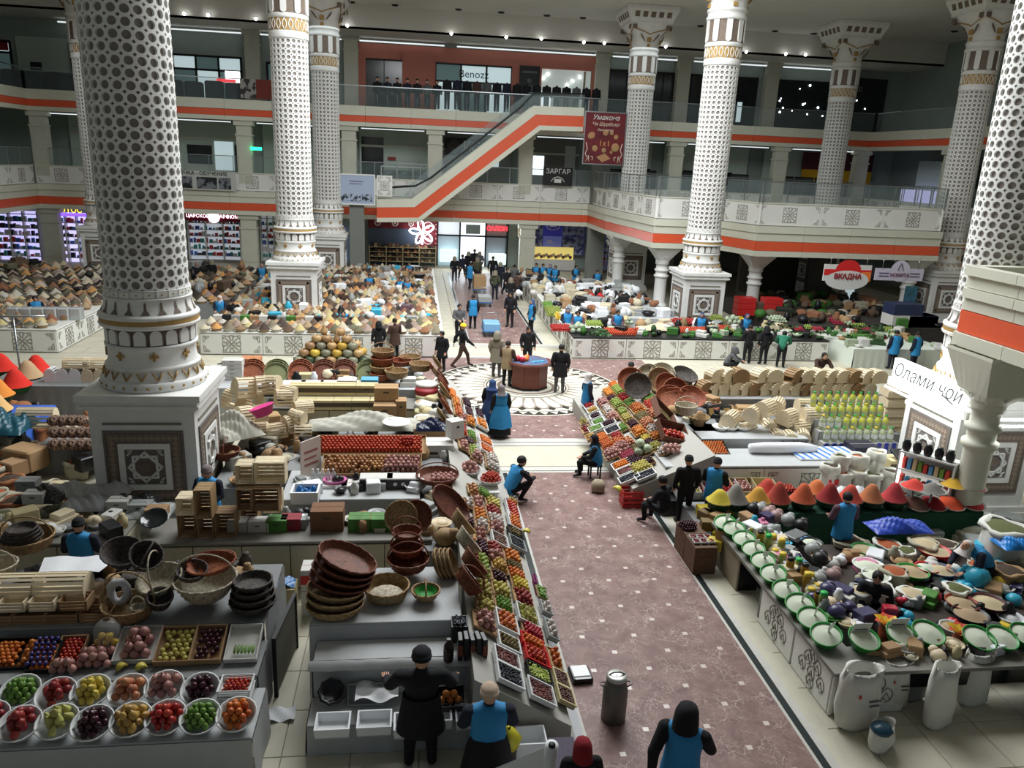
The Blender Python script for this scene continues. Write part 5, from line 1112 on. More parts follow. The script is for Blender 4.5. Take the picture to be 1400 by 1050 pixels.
for (px,py,k,row,i) in A:
 x,y=P(px,py,.85); desc='%s row of white bowls on the front-left stall, %s from the left'%(row,ORD[max(i-1,0)])
 if i==0: desc='cut off by the left edge, front row of white bowls'
 tlt=.32; m=TM(x,y,.765)@Matrix.Rotation(tlt,4,'X')
 put(bw,'fruit_bowl','white plastic bowl, '+desc,'bowl',TM(x,y,.82)@Matrix.Rotation(tlt,4,'X'))
 pile(k,TM(x,y,.845)@Matrix.Rotation(tlt,4,'X')@Matrix.Translation((0,0,.085)),.44,.44,'%s, %s'%(KW[k],desc),KW[k]+'s, '+desc,3,round_=True,scale=1.4 if k not in('pomegranate',) else 1.15)
x,y=P(323,938,.95);
for k in range(2): put(crate_me(.42,.34,.1,mPLASTW,slots=3,lip=.01),'plastic_crate','white slotted crate at the stall right end, '+('lower' if k==0 else 'upper with small tomatoes'),'crate',TM(x,y,.80+k*.11))
pile('tomato',TM(x,y,.93),.38,.3,'small red tomato in the upper white slotted crate at the stall right end','tomatoes in the slotted crate at the stall end',2,scale=.8)
def box_of(px,py,z,w,d,h,mat,kind,desc,layers=2,tilt=.35,fr=None,rz=0.,scale=1.,cont='carton',fill=1.):
 x,y=P(px,py,z); m=TM(x,y,z-.05,rz)@Matrix.Rotation(tilt,4,'X')
 put(crate_me(w,d,h,mat,lip=.0),'fruit_'+cont,desc[0],'crate',m)
 if kind:
  a=kind if isinstance(kind,list) else [kind]
  for q,kk in enumerate(a):
   ww=w/len(a); pile(kk,m@Matrix.Translation((-w/2+ww*(q+.5),0,.015)),ww*.94,d*.94,'%s %s'%(KW[kk],desc[1]),'%ss %s'%(KW[kk],desc[1]),layers,scale=scale,fillf=fill)
box_of(30,893,1.02,.75,.5,.1,mBLKP,['tangerine','orange'],('black tray of oranges and purple-wrapped fruit at the left picture edge','in the black tray at the left edge of the middle tier'))
box_of(62,897,1.05,.34,.48,.1,mBLKP,'tangerine',('black tray of tangerines in dark blue paper','in the tray with dark blue paper, second of the middle tier'),1)
x,y=P(58,890,1.12)
b=MB();
for i in range(4):
 for j in range(6): b.ball((x-.12+i*.08+.02*(j%2),y-.2+j*.075,1.06+j*.028),.034,7,4)
tag(part('purple_plums_rows',b,MS('purple_blue_plum',(56,52,110),rough=.4)),'diagonal rows of blue-purple plums between tangerines, left middle tier','plums',kind='stuff')
box_of(97,890,1.05,.36,.5,.1,mCARD,'tomato',('cardboard tray of cherry tomatoes on the middle tier','in the cardboard tray left of the pepper bag'),2,scale=.8)
pile('pomegranate',TM(*P(88,912,1.0),.97)@Matrix.Rotation(.3,4,'X'),.42,.28,'large pinkish pomegranate in the front heap under the tomato tray','pomegranates under the tomato tray',2,scale=1.1)
pile('pomegranate',TM(*P(132,900,1.0),.97)@Matrix.Rotation(.3,4,'X'),.5,.42,'large pomegranate in the heap below the bag of yellow peppers','pomegranates below the pepper bag',2,scale=1.1)
box_of(190,880,1.08,.56,.58,.1,mCARDW,'pomegranate',('white-lined carton of pomegranates, first of four cartons in a row','in the white-lined carton on the middle tier'),2,scale=1.25)
box_of(242,882,1.08,.50,.60,.12,mCARD,'apple_yellow',('brown carton of lined-up yellow apples, second of four cartons','in the second brown carton of the middle tier'),1,scale=1.0,fill=.8)
box_of(286,880,1.08,.44,.60,.12,mCARD,'plum',('brown carton of purple plums, third of four cartons','in the third brown carton of the middle tier'),1,scale=1.2,fill=.85)
box_of(334,878,1.08,.46,.6,.1,mCARDW,'squash' if False else None,('shallow carton lined with clear wrap holding green squash','x'))
x,y=P(334,885,1.1)
for i in range(6): put(FMESH['cucumber'],'squash','slim pale green squash lying in the wrapped carton, '+ORD[i]+' from the left','vegetable',TM(x-.13+i*.05,y,1.07,PI/2)@Matrix.Rotation(-.35,4,'Y')@Matrix.Scale(1.4,4))
x,y=P(147,872,1.15); pile('pepper_yellow',TM(x,y,1.08)@Matrix.Rotation(.4,4,'X'),.34,.3,'yellow pepper in the upright clear bag','yellow peppers in the clear bag',3,scale=1.0)
b=MB(); b.lathe([(.16,0),(.19,.1),(.18,.28),(.1,.36),(.05,.38)],14,smooth=True); tag(part('plastic_bag',b,M('clear_film',(.9,.9,.85),rough=.1,alpha=.18),loc=(x,y+.03,1.05)),'clear plastic bag around yellow peppers in front of the wooden boxes','bag')
for i,(px,py) in enumerate(((162,915),(187,915))):
 x,y=P(px,py,.98); put(FMESH['banana'],'banana_bunch','yellow banana bunch at the edge of the middle tier, '+('left of the two' if i==0 else 'right of the two'),'bananas',TM(x,y,.97,1.1-.4*i)@Matrix.Scale(1.5,4))
for i,(px,py,w) in enumerate(((-25,800,.6),(28,800,.72),(98,797,.72))):
 x,y=P(px,py,1.45); breadbox('long slatted wooden box with lid on the upper tier, '+('cut by the left picture edge','middle one of the row','right one of the row')[i],x,11.15,1.42,w=w,d=.42,h=.34,mat=mWOODL,tilt=(.2,0))
for i,(px,py) in enumerate(((-20,828),(18,828),(58,830),(100,830))):
 x,y=P(px,py,1.28); put(slatbox_me(.34 if i<3 else .38,.3,.16,mWOODL if i<3 else mWOODD),'wooden_crate','small pale slatted crate under the long wooden boxes, '+ORD[i]+' from the left','crate',TM(P(px,828,1.45)[0],10.86,1.375))
for i,(px,py) in enumerate(((-2,858),(42,858),(85,856),(130,852))):
 x,y=P(px,py,1.08); put(slatbox_me(.42,.26,.16,mWOODD),'wooden_crate','dull slatted crate in the lowest row behind the oranges, '+ORD[i]+' from the left','crate',TM(P(px,845,1.28)[0],10.78,1.2))
b=MB(); b.grid(lambda u,v:(-.45+.9*u+.25*(1-v)*(u-.5),-.5*v,.10*math.sin(u*PI*2)**2*.3+.1),10,4); x,y=P(98,780,1.5); tag(part('white_sheet',b,mFOAM,loc=(x,y+.4,1.42)),'curved white sheet lying behind the long wooden boxes','sheet')
def bk(px,py,z,label,**k): x,y=P(px,py,z); return basket(label,x,y,z-.02,**k)
bk(38,745,1.42,'large round natural basket piled with nested dark baskets, left edge',r0=.34,r1=.42,h=.2,mat=mWICKN,handle=(.38,'x'))
for i in range(4): bk(30,738-4*i,1.55+.09*i,'dark nested shallow basket inside the large natural one, '+ORD[i]+' from below',r0=.25-.03*i,r1=.31-.03*i,h=.08,mat=mWICKD)
bk(-2,785,1.42,'whitish handled basket cut off by the left edge',r0=.2,r1=.28,h=.2,mat=mWICKW,handle=(.28,'x'))
bk(177,838,1.25,'low round tan basket holding a white fur-like wreath',r0=.30,r1=.37,h=.2,mat=mWICKN,handle=(.55,'x'))
bk(168,770,1.62,'dark cone-shaped basket tipped backwards in the basket heap',r0=.10,r1=.31,h=.30,mat=mWICKD,tilt=(.3,.15))
bk(195,768,1.85,'grey-brown upright basket with pale handle leaning in the heap',r0=.14,r1=.24,h=.26,mat=mWICKD,tilt=(.5,.5),handle=(.25,'y'))
bk(222,800,1.5,'dark basket with pale rim and tall pale handle in the heap',r0=.22,r1=.33,h=.18,mat=mWICKW,handle=(.5,'y'),tilt=(.25,-.15))
bk(190,838,1.33,'tiny pale basket with thin loop handle hanging at the heap front',r0=.07,r1=.11,h=.12,mat=mWICKW,handle=(.2,'x'))
b=MB(); b.tube([(.12*math.cos(t*PI/8),.02*math.sin(t),.17*math.sin(t*PI/8)) for t in range(16)],[.055+.012*(t%2) for t in range(16)],7,closed=True); x,y=P(162,805,1.55); tag(part('white_wreath',b,M('white_fur',(.7,.7,.7),rough=1,bump=1,bscale=90),loc=(x,y,1.5)),'fluffy white ring standing in the low tan basket','wreath')
bk(218,825,1.4,'small black basket with white ring trim beside the handled ones',r0=.13,r1=.18,h=.18,mat=mWICKD,tilt=(.3,.2))
bk(282,812,1.38,'whitewashed round basket with tall white handle, centre of the handled pair',r0=.28,r1=.46,h=.3,mat=mWICKW,handle=(.46,'x'))
bk(292,775,1.72,'oval rust-brown basket resting inside the whitewashed one',r0=.17,r1=.25,h=.12,mat=mWICKR,oval=1.5,handle=(.25,'x'),tilt=(.25,-.2))
bk(262,785,1.66,'dark brown basket behind the rust-brown oval one',r0=.17,r1=.23,h=.12,mat=mWICKD,tilt=(.2,.1))
for i in range(4): bk(346,826-9*i,1.30+.1*i,'dark woven tray stacked at the right end of the upper tier, '+ORD[i]+' from below',r0=.29-.02*i,r1=.34-.02*i,h=.1,mat=mWICKD)
tag(part('crate_support',MB().box(-7.5,-4.7,11.0,11.45,1.2,1.41),mWOODD),'wooden plank base under the long slatted boxes, front-left stall','plank')
t=thing('leaning_panel','grey framed panel leaning against the right end of the front-left stall','panel',(-2.0,11.0,0),rz=-.1); part('sheet',MB().box(0,.03,-.6,.6,.05,1.0),MS('olive_grey_sheet',(84,82,70),rough=.7),t); part('frame',MB().box(-.01,.05,-.64,-.6,0,1.03).box(-.01,.05,.6,.64,0,1.03).box(-.01,.05,-.6,.6,1.0,1.03),mBLACK,t)
x,y=P(400,770,.5); put(box_me(.5,.4,.45,mCARDP),'carton','yellowish fruit carton on the floor behind the dark trays','carton',TM(-2.35,12.9,0)); put(box_me(.42,.4,.5,mCARDW),'carton','white and red carton on the floor left of the brown basket stack','carton',TM(-1.75,12.75,0)); put(box_me(.42,.4,.4,mCARDW,tape=mTRAYR),'carton','red-lidded white carton on top of the floor carton, left of the basket stack','carton',TM(-1.75,12.75,.51))
b=MB(); b.grid(lambda u,v:(-.25+.5*u,-.3*v,.04*math.sin(u*11+v*7)),10,6); tag(part('blue_bag',b,MS('blue_film',(50,110,170),rough=.3),loc=(-2.35,13.05,.5)),'crumpled blue bag on the yellowish floor carton','bag')
b=MB(); b.grid(lambda u,v:(-.2+.4*u,-.15+.3*v,.03*math.sin(u*9+v*5)+.02),8,6); tag(part('white_litter',b,mFOAM,loc=(-1.9,9.95,.01)),'crumpled white sheet lying on the aisle floor between the stalls','litter')
tblock('lower white shelf of the centre stall holding empty foam boxes',-1.42,.85,9.15,9.75,.45,m=mCLOTH)
tblock('second step of the white-covered centre stall, three jars behind',-1.40,.9,9.8,10.28,1.02,m=mCLOTH,z0=0)
tblock('top step of the white-covered centre stall carrying the baskets',-1.5,.75,10.32,11.95,1.28,m=mCLOTH)
tag(part('shelf_cover',MB().grid(lambda u,v:(-1.46+2.5*u,9.78-.12*v,1.03-.09*v**2+.006*math.sin(u*40)),60,4),mCLOTH),'white overhanging edge of cloth along the second step','table cover')
for i,(px,py) in enumerate(((455,985),(512,982),(562,985))):
 x,y=P(px,py,.62); put(crate_me(.47,.36,.16,mFOAM,t=.025,flare=.06),'foam_box','empty white foam box on the lower shelf, '+ORD[i]+' from the left','box',TM(x,y,.46))
for i,(px,py) in enumerate(((640,975),(600,975))):
 x,y=P(px,py,.6); put(crate_me(.36,.36,.16,mFOAM,t=.025,flare=.06),'foam_box','white foam box on the lower shelf beside the oranges, '+('right' if i==0 else 'left')+' one','box',TM(x,y,.46))
x,y=P(515,945,.75); b=MB(); b.grid(lambda u,v:(-.3+.6*u,-.2+.4*v,.05*math.sin(u*8)*math.cos(v*7)+.05),14,10); tag(part('wrapping_paper',b,mFOAM,loc=(x,y+.1,.63)),'crumpled white paper over the empty foam boxes','paper')
put(crate_me(.5,.3,.14,mTRAYG,t=.02),'foam_box','grey-white crate standing behind the crumpled paper','box',TM(*P(500,925,.8),.5)@Matrix.Rotation(.9,4,'X'))
x,y=P(455,940,.75); b=MB(); b.lathe([(.08,0),(.15,.02),(.19,.1),(.2,.14),(.17,.15),(.12,.06),(.01,.05)],18,wob=lambda k,i:.012*math.sin(i*3)); tag(part('black_bag_bowl',b,MS('black_film',(16,16,18),rough=.35),loc=(x,y,.62),rot=(.5,0,0)),'round basin wrapped in a black bag on the lower shelf','basin')
x,y=P(615,948,.75); put(crate_me(.42,.34,.12,mBLKP),'fruit_crate','black crate of oranges behind the woman in the knit hat','crate',TM(x,y,.62)@Matrix.Rotation(.3,4,'X')); pile('orange',TM(x,y,.65)@Matrix.Rotation(.3,4,'X'),.38,.3,'large orange in the black crate beside the knit-hatted woman','oranges in the black crate',2,scale=1.3)
mJAR=MS('dark_brown_jar',(40,26,18),rough=.15); mLID=MS('gold_jar_lid',(206,190,110),rough=.3,metal=.4)
def jar(label,x,y,z,r=.05,h=.15,m=mJAR,lid=mLID,group=None):
 t=thing('jar',label,'jar',(x,y,z),0,group); part('glass_body',MB().lathe([(.002,0),(r,0),(r,h*.78),(r*.8,h*.86)],14),m,t); part('lid',MB().lathe([(r*.86,h*.85),(r*.86,h),(.002,h)],14),lid,t)
for i,px in enumerate((576,590.5,604.5)): x,y=P(px,866,1.03); jar('dark jar with gold lid on the white step, '+('left','middle','right')[i]+' of three',x,y+.02,1.03,.055,.22)
x,y=P(613,903,1.03); bottle('tall black bottle standing right of the three jars',x,y,1.03,.075,.36,mJAR,mBLKP,mBLKP)
for i in range(5):
 x,y=P(629+i*8,903,1.03); b=MB(); b.bbox(-.035,.035,-.11,.11,0,.34+.02*(i%2),.008); b.box(-.036,.036,-.112,-.108,.08,.25,1); tag(part('package',b,[mBLKP,[MS('rust_label',(120,62,40)),MS('dark_label',(44,40,40))][i%2]],loc=(x,y+.1,1.03),rz=.05*i),'dark upright packet right of the tall bottle, '+ORD[i]+' from the left','packet')
x,y=P(628,850,1.3); put(crate_me(.24,.3,.26,mBLKP),'dark_crate','black crate with blue-wrapped fruit at the right end of the step','crate',TM(x,y,1.05)); grains('blueberries','blue-black fruit heaped in the black crate beside the jars','berries',TM(x,y,1.28),.22,.28,.05,MS('blueberry_dark',(30,32,44),rough=.5,rand=.1),40,.02)
for i in range(3): bk(458,833-11*i,1.34+.10*i,'tan oval woven basket in the leaning stack, '+ORD[i]+' from below',r0=.28,r1=.34,h=.12,mat=mWICKN,oval=1.25,tilt=(.0,.06*i))
for i in range(4): bk(463+3*i,797-10*i,1.66+.10*i,'brown oval woven basket in the leaning stack, '+ORD[i]+' from below',r0=.29,r1=.36,h=.11,mat=mWICKB,oval=1.3,tilt=(.1,.22+.06*i))
bk(528,812,1.34,'round basket of pale straw with brown rim',r0=.3,r1=.36,h=.18,mat=mWICKN)
tag(part('straw_pad',MB().lathe([(.25,0),(.2,.03),(.01,.05)],24,wob=lambda k,i:.01*(i%2)),mWICKW,loc=(*P(528,808,1.46),1.42)),'flat straw heap inside the round pale basket','straw')
bk(582,815,1.36,'small basket lined in green with a side handle',r0=.15,r1=.22,h=.13,mat=mWICKN,handle=(.18,'y')); tag(part('green_lining',MB().lathe([(.17,.10),(.14,.03),(.01,.02)],20),MS('bright_green_cloth',(40,140,50)),loc=(*P(582,815,1.36),1.36)),'bright green lining of the small basket','lining')
bk(558,775,1.45,'brown handled basket standing lowest in the nest left of the slope',r0=.25,r1=.34,h=.18,mat=mWICKB,handle=(.34,'x'))
bk(556,755,1.62,'brown handled basket second in the nest',r0=.20,r1=.27,h=.14,mat=mWICKR,handle=(.28,'x'))
bk(556,735,1.80,'brown handled basket third in the nest',r0=.18,r1=.25,h=.14,mat=mWICKB,handle=(.3,'x'))
for i in range(4): bk(596+6*i,770,1.5,'pale thick-rimmed basket standing on edge, '+ORD[i]+' from the left of four',r0=.2,r1=.25,h=.07,mat=mWICKN,tilt=(.1,1.2))
for i,(px,py) in enumerate(((625,720),(632,745),(640,775),(632,800))): bk(px,py,1.75-.1*i,'brown deep basket tipped towards the aisle above the apples, '+ORD[i]+' from the top',r0=.18,r1=.27,h=.2,mat=[mWICKN,mWICKW,mWICKB,mWICKB][i],tilt=(-.2,.95),handle=(.2,'x') if i==3 else None)
bk(612,690,1.75,'large oval tray basket tipped on edge showing its brown inside',r0=.26,r1=.33,h=.1,mat=mWICKB,oval=1.5,tilt=(.7,.7),rz=.4)
bk(548,705,1.72,'round shallow basket standing on edge behind the nest',r0=.24,r1=.29,h=.08,mat=mWICKN,tilt=(1.15,.2)); bk(570,705,1.7,'brown round basket leaning behind the pale one',r0=.24,r1=.29,h=.09,mat=mWICKB,tilt=(1.0,-.4))
XO,ZO,XI,ZI=2.25,.42,.85,1.25
PL=[(XI,9),(XO,9),(XO,19),(2.05,21.5),(1.3,24.6),(XI,24.6)]; ZP=lambda x:ZO+(ZI-ZO)*(XO-x)/(XO-XI)-.05; b=MB(); n=6; b.add([(x,y,ZP(x)) for x,y in PL]+[(x,y,0) for x,y in PL],[tuple(range(6))]+[(i+6,(i+1)%6+6,(i+1)%6,i) for i in range(6)])
tag(part('sloping_stand',b,MS('dull_white_board',(168,166,158),rough=.8)),'long sloping display stand along the left edge of the red aisle','display stand')
LS=[(658,775,'apple_green',.75,.3),(661,810,'apple_yellow',.55,.32),(661,832,'apple_yellow',.35,.34),(661,853,'pomegranate',.45,.42),
(681,775,'mango',.4,.34),(681,792,'plum',.35,.34),(684,810,'apple_yellow',.42,.36),(687,829,'lime',.36,.36),(690,854,'persimmon',.5,.38,'w'),(693,883,'kiwi',.36,.38,'w'),(690,904,'darkberry',.36,.42,'w'),(694,928,'blueberry',.4,.42,'w'),
(699,765,'orange',.5,.4),(702,777,'kiwi',.3,.4),(705,788,'tangerine',.32,.4),(710,802,'lemon',.4,.4),(714,820,'apple_red',.45,.42),(719,845,'pear',.5,.42,'w'),(727,866,'radish',.34,.42),(725,882,'tangerine',.3,.42,'r'),(731,901,'tomato',.38,.42,'r'),(734,925,'greengrape',.36,.42,'k'),(737,950,'darkberry',.42,.42,'w'),
(739,812,'cucumber',.4,.2),(744,835,'garlic',.35,.2,'g'),(751,865,'garlic',.5,.2,'g'),(757,902,'persimmon',.5,.24),(764,932,'raisin',.36,.26,'p'),(770,955,'raisin',.36,.28,'p'),
(699,700,'tomato',.9,.32,'w'),(702,716,'tangerine',.7,.34,'w'),(702,731,'kiwi',.35,.34,'k'),(705,746,'blueberry',.45,.36,'g'),(673,691,'apple_yellow',.5,.4),(673,703,'apple_red',.5,.4),(676,714,'garlic',.45,.4),(676,726,'pomegranate',.45,.4),(681,741,'raisin',.45,.36,'w'),(673,753,'apple_red',.45,.34),(675,764,'pomegranate',.4,.34),
(652,690,'pomegranate',.6,.3),(655,707,'orange',.55,.3),(657,720,'garlic',.4,.3),(655,735,'pomegranate',.5,.32),(657,752,'plum',.5,.3),
(662,605,'tangerine',.6,.42,'w'),(664,617,'tangerine',.55,.42,'w'),(657,582,'orange',.7,.38,'w'),(671,630,'garlic',.6,.4),(644,597,'lime',.6,.3),(640,606,'plum',.5,.3),(633,611,'pomegranate',.6,.3),(646,619,'apple_green',.7,.3),(630,588,'tomato',.8,.3),(642,577,'orange',.6,.3),(626,565,'persimmon',.8,.3),(623,552,'orange',.9,.28),(631,574,'pomegranate',.6,.3),(627,599,'onion',.5,.3),(640,566,'plum',.8,.34,'w'),(654,568,'plum',.8,.34,'w'),(637,553,'plum',.8,.3),(617,540,'tangerine',.8,.28),(672,640,'garlic',.4,.4),(650,626,'pomegranate',.45,.34),(646,672,'onion',.5,.3),(660,676,'lime',.4,.34),(640,690,'garlic',.4,.24),(700,690,'mango',.35,.3),(640,716,'plum',.4,.22),(643,745,'persimmon',.4,.2),(647,765,'apple_red',.4,.2)]
COLS=((-9,.16,'outer'),(.16,.45,'third'),(.45,.74,'second'),(.74,9,'inner'))
slope_trays(LS,XO,ZO,XI,ZI,COLS,'left aisle stand','L')
for i,(px,py,k,w) in enumerate(((642,643,'pomegranate','left'),(671,655,'tomato','right'))):
 x,y=P(px,py,.95); put(bowl_me(.2,.3,.12,MS('enamel_bowl',(190,190,186),rough=.3)),'fruit_bowl','wide enamel bowl of %ss on the white folding table, %s of two'%(k,w),'bowl',TM(x,y,.86)); pile(k,TM(x,y,.92),.52,.52,'%s in the wide enamel bowl on the %s of the folding table'%(KW[k],w),'%s bowl heap %s'%(k,w),3,round_=True,scale=1.1)
t=thing('folding_table','small white folding table under the two enamel bowls','table',(*P(655,672,.78),0)); part('table_top',MB().bbox(-.5,.45,-.15,.4,.78,.82),mWHITE,t)
for (x,y) in ((-.45,-.1),(.4,-.1),(-.45,.35),(.4,.35)): part('leg',MB().box(x-.015,x+.015,y-.015,y+.015,0,.78),mSTEEL,t)
x,y=P(716,727,.5); put(FMESH['banana'],'banana_bunch','yellow banana bunch hanging over the stand edge beside the berries','bananas',TM(2.32,y,.5,-.3)@Matrix.Scale(1.6,4))
x,y=P(737,790,.3); tag(part('purple_bag',MB().bbox(-.03,.03,-.16,.16,0,.3,.02),MS('magenta_bag',(150,60,120)),loc=(2.35,y,.02)),'magenta bag hung at the foot of the left stand','bag')
put(crate_me(.42,.36,.4,mFOAM,t=.02),'foam_box','deep white tub under the dried cherries at the front of the left stand','box',TM(1.62,8.72,.1));
x,y=P(748,990,.6); t=thing('film_roll','large roll of white film leaning beside the knit-hatted woman','roll',(1.72,7.9,.5),rot=(0,-.0,0)); part('roll',MB().tube([(0,.1,-.35),(0,-.1,.62)],.085,16),mFOAM,t); part('core',MB().tube([(0,-.105,.6),(0,-.112,.64)],.045,12),mBLACK,t)
b=MB(); b.add([(1.66,7.98,.15),(1.66,7.80,1.1),(.85,8.0,.55),(.75,8.1,-.0)],[(0,1,2,3)]); b.add([(1.66,7.975,.15),(1.66,7.795,1.1),(.85,7.995,.55),(.75,8.095,-.0)],[(3,2,1,0)]); tag(part('film_sheet',b,mFOAM),'white film pulled off the roll towards the lower left','film')
x,y=P(712,990,.7); b=MB(); b.lathe([(.02,0),(.13,.03),(.16,.14),(.1,.26),(.03,.3)],10,wob=lambda k,i:.02*math.sin(i*2.3+k)); tag(part('yellow_bag',b,MS('dull_yellow_bag',(190,180,40),rough=.4),loc=(1.28,8.45,.55)),'crumpled yellow bag hanging right of the knit-hatted woman','bag')
t=thing('small_side_table','low black-framed table with purple cloth at the aisle corner','table',(2.02,8.35,0)); part('cloth_top',MB().bbox(-.18,.18,-.3,.3,.42,.5),MS('purple_speckled_cloth',(84,76,92),rough=.8,var=.3,vscale=40),t)
for (a,c) in ((-.16,-.28),(.16,-.28),(-.16,.28),(.16,.28)): part('leg',MB().tube([(a,c,0),(a,c,.42)],.014,5),mBLACK,t)
x,y=P(838,982,0)
t=thing('milk_can','dented grey aluminium milk can standing on the red aisle','milk can',(x,y,0)); mAL=MS('dull_aluminium',(112,110,104),rough=.45,metal=.5)
part('can_body',MB().lathe([(.01,0),(.17,0),(.185,.03),(.185,.52),(.16,.62),(.13,.66)],24),mAL,t); part('neck_ring',MB().lathe([(.13,.66),(.15,.67),(.15,.71),(.12,.71)],24),mAL,t); ld=part('lid',MB().lathe([(.15,.71),(.155,.75),(.12,.77),(.01,.76)],24),MS('pale_lid',(190,190,184),rough=.35,metal=.4),t); part('lid_handle',MB().tube([(-.12,0,.77),(-.05,0,.81),(.05,0,.81),(.12,0,.77)],.012,6),mAL,ld)
for s in (-1,1): part('side_handle',MB().tube([(s*.16,-.06,.6),(s*.23,-.04,.62),(s*.23,.04,.62),(s*.16,.06,.6)],.011,5),mAL,t)
x,y=P(793,925,0)
t=thing('shop_scale','black market scale with white pan lying on the floor beside the stand','scale',(x,y,0),rz=.06); part('base',MB().bbox(-.17,.17,-.2,.18,0,.09,.02),mBLKP,t); part('pan',MB().bbox(-.14,.14,-.13,.16,.09,.105,.01),MS('white_pan',(220,222,220),rough=.3),t); part('display',MB().box(-.13,.13,-.195,-.15,.085,.1),mDARK,t)
t=thing('octagonal_planter','octagonal slatted dark wood planter table at the centre of the rotunda','planter',(4.22,27.35,0)); mMAH=MS('mahogany_wood',(112,58,44),rough=.35,var=.2,vscale=5); a0=PI/8
def octa(r0,r1,z0,z1): return MB().lathe([(r0,z0),(r1,z1)],8,smooth=False,a0=a0,capt=True,capb=True)
part('plinth',octa(.72,.72,0,.08),mBLACK,t); part('tub',octa(.66,.70,.08,.92),MS('dark_mahogany',(70,34,28),rough=.4),t)
sl=MB().box(-.035,.035,-.012,.012,0,.82).mesh('slat',mMAH)
for k in range(8):
 a=a0+PI/8+k*PI/4
 for q in range(-3,4):
  ap=.655*math.cos(PI/8)+.035; link('slat',sl,t,(ap*math.cos(a)-math.sin(a)*q*.075,ap*math.sin(a)+math.cos(a)*q*.075,.09),rz=a+PI/2)
part('rim',octa(.84,.86,.92,.99),mMAH,t); part('glass_top',octa(.74,.74,.99,1.0),MS('blue_glass_top',(96,110,140),rough=.15),t)
for i,(dx,dy) in enumerate(((-.45,-.1),(-.3,.05),(-.15,-.1),(-.3,-.25),(-.5,.15),(-.1,.1))): tag(part('wrapped_bouquet',MB().ball((0,0,.09),.11,8,5,i%3).ball((.05,.04,.13),.06,6,4,(i+1)%3),[MS('crimson_wrap',(170,30,50)),MS('pink_wrap',(226,180,190)),MS('orange_wrap',(230,130,60))],loc=(4.22+dx,27.35+dy,1.0)),'small bright bouquet on the planter rim, '+ORD[i]+' of the cluster','bouquet')
b=MB()
for i in range(9): b.bbox(-.2+.05*i,-.1+.05*i,-.3+.02*i,-.2+.02*i,0,.02+.01*(i%3),.004)
tag(part('blue_packets',b,MS('cyan_packet',(80,170,210),rough=.4),loc=(4.45,27.3,1.0)),'light blue packets spread on the planter glass','packets')
PE=[
('man in long black coat and cap seen from behind at the white centre stall',(.13,8.8),'reach',1.80,'black','black',dict(head='hat',hcol='black',tail=True,fat=1.38),PI),
('woman in a beige knit hat and blue apron vest seen from behind',(.98,8.25),'work',1.62,'navy','black',dict(head='hat',hcol='knit',vest=True,skirt='black',fat=1.4),PI),
('man in a blue vest and black hood walking at the bottom of the red aisle',(3.3,7.55),'walk',1.78,'black','black',dict(head='hood',hcol='black',vest=True,fat=1.22),2.6),
('person in a dark red hooded top at the bottom edge beside the film roll',(2.02,7.45),'stand',1.45,'black','black',dict(head='hood',hcol='red'),PI),
]
for lab,(x,y),k,h,c,l,o,rz in PE: person(lab,x,y,rz,k,h,c,l,**o)
def pp(label,px,py,rz=0,kind='stand',h=1.7,coat='black',legs='navy',z=0.,**k): x,y=P(px,py,z); return person(label,x,y,rz,kind,h,coat,legs,z=z,**k)
pp('squatting man in a blue vest and black hat at the left edge of the aisle',703,684,2.0,'squat',1.72,'black','black',vest=True,head='hat')
pp('woman in a blue vest sitting on a stool at the right fruit stand corner',812,652,-1.9,'sit',1.62,'black','black',vest=True,head='scarf',hcol='black')
tag(part('low_stool',MB().bbox(-.17,.17,-.17,.17,.34,.4,.02).box(-.15,-.11,-.15,-.11,0,.34).box(.11,.15,-.15,-.11,0,.34).box(-.15,-.11,.11,.15,0,.34).box(.11,.15,.11,.15,0,.34),mBLKP,loc=(*P(812,652),0)),'low stool under the woman sitting by the aisle','stool')
tag(part('cloth_bag',MB().lathe([(.1,0),(.18,.05),(.19,.2),(.12,.3),(.02,.3)],12,wob=lambda k,i:.02*math.sin(i*2)),MS('beige_bag',(150,136,116),rough=.9),loc=(*P(817,672),0)),'beige cloth bag on the floor by the sitting woman','bag')
pp('woman with grey headscarf, blue apron and long black skirt walking up the aisle',683,598,PI+.15,'stand',1.62,'black','black',vest=True,apron=True,head='scarf',skirt='black')
pp('woman in a blue headscarf and long blue apron, left of the grey-scarfed woman',671,590,PI-.4,'stand',1.63,'black','black',vest=True,apron=True,vcol='bluec',head='scarf',hcol='bluec',skirt='black')
pp('woman with pale headscarf and blue vest standing at the back of the right fruit stand',800,578,PI/2+.2,'stand',1.64,'navy','black',vest=True,head='scarf',hcol='whitescarf')
pp('bearded person in a dark coat holding a red cloth behind the right fruit stand',857,560,.2,'work',1.66,'olive','black',head='hat')
pp('dark-haired person crouching low behind the right fruit stand',836,560,.6,'squat',1.7,'black','black',head='hair')
pp('slim man in black standing right of the wooden planter',764,537,PI-.2,'stand',1.78,'black','grey',head='hair',tail=True)
pp('man in a black jacket standing behind the wooden planter',720,503,.1,'stand',1.7,'black','black',head='hair')
pp('man in a beige hooded coat left of the wooden planter',678,516,PI-.5,'stand',1.78,'beige','grey',head='hood',hcol='beige',tail=True)
pp('man in a tan padded vest with black trousers left of the wooden planter',692,529,PI-.6,'work',1.72,'brown','black',vest=True,vcol='tan',head='hair')
pp('man in dark clothes and yellow cap striding left of the rotunda',631,502,PI/2+.2,'walk',1.76,'black','brown',head='hat',hcol='yellow')
pp('person in grey carrying a white bundle behind the striding man',627,466,.3,'work',1.7,'grey','black',head='hair')
pp('short-haired man in a black coat at the corner of the left counter',604,508,-.7,'stand',1.6,'black','black',head='hair',tail=True)
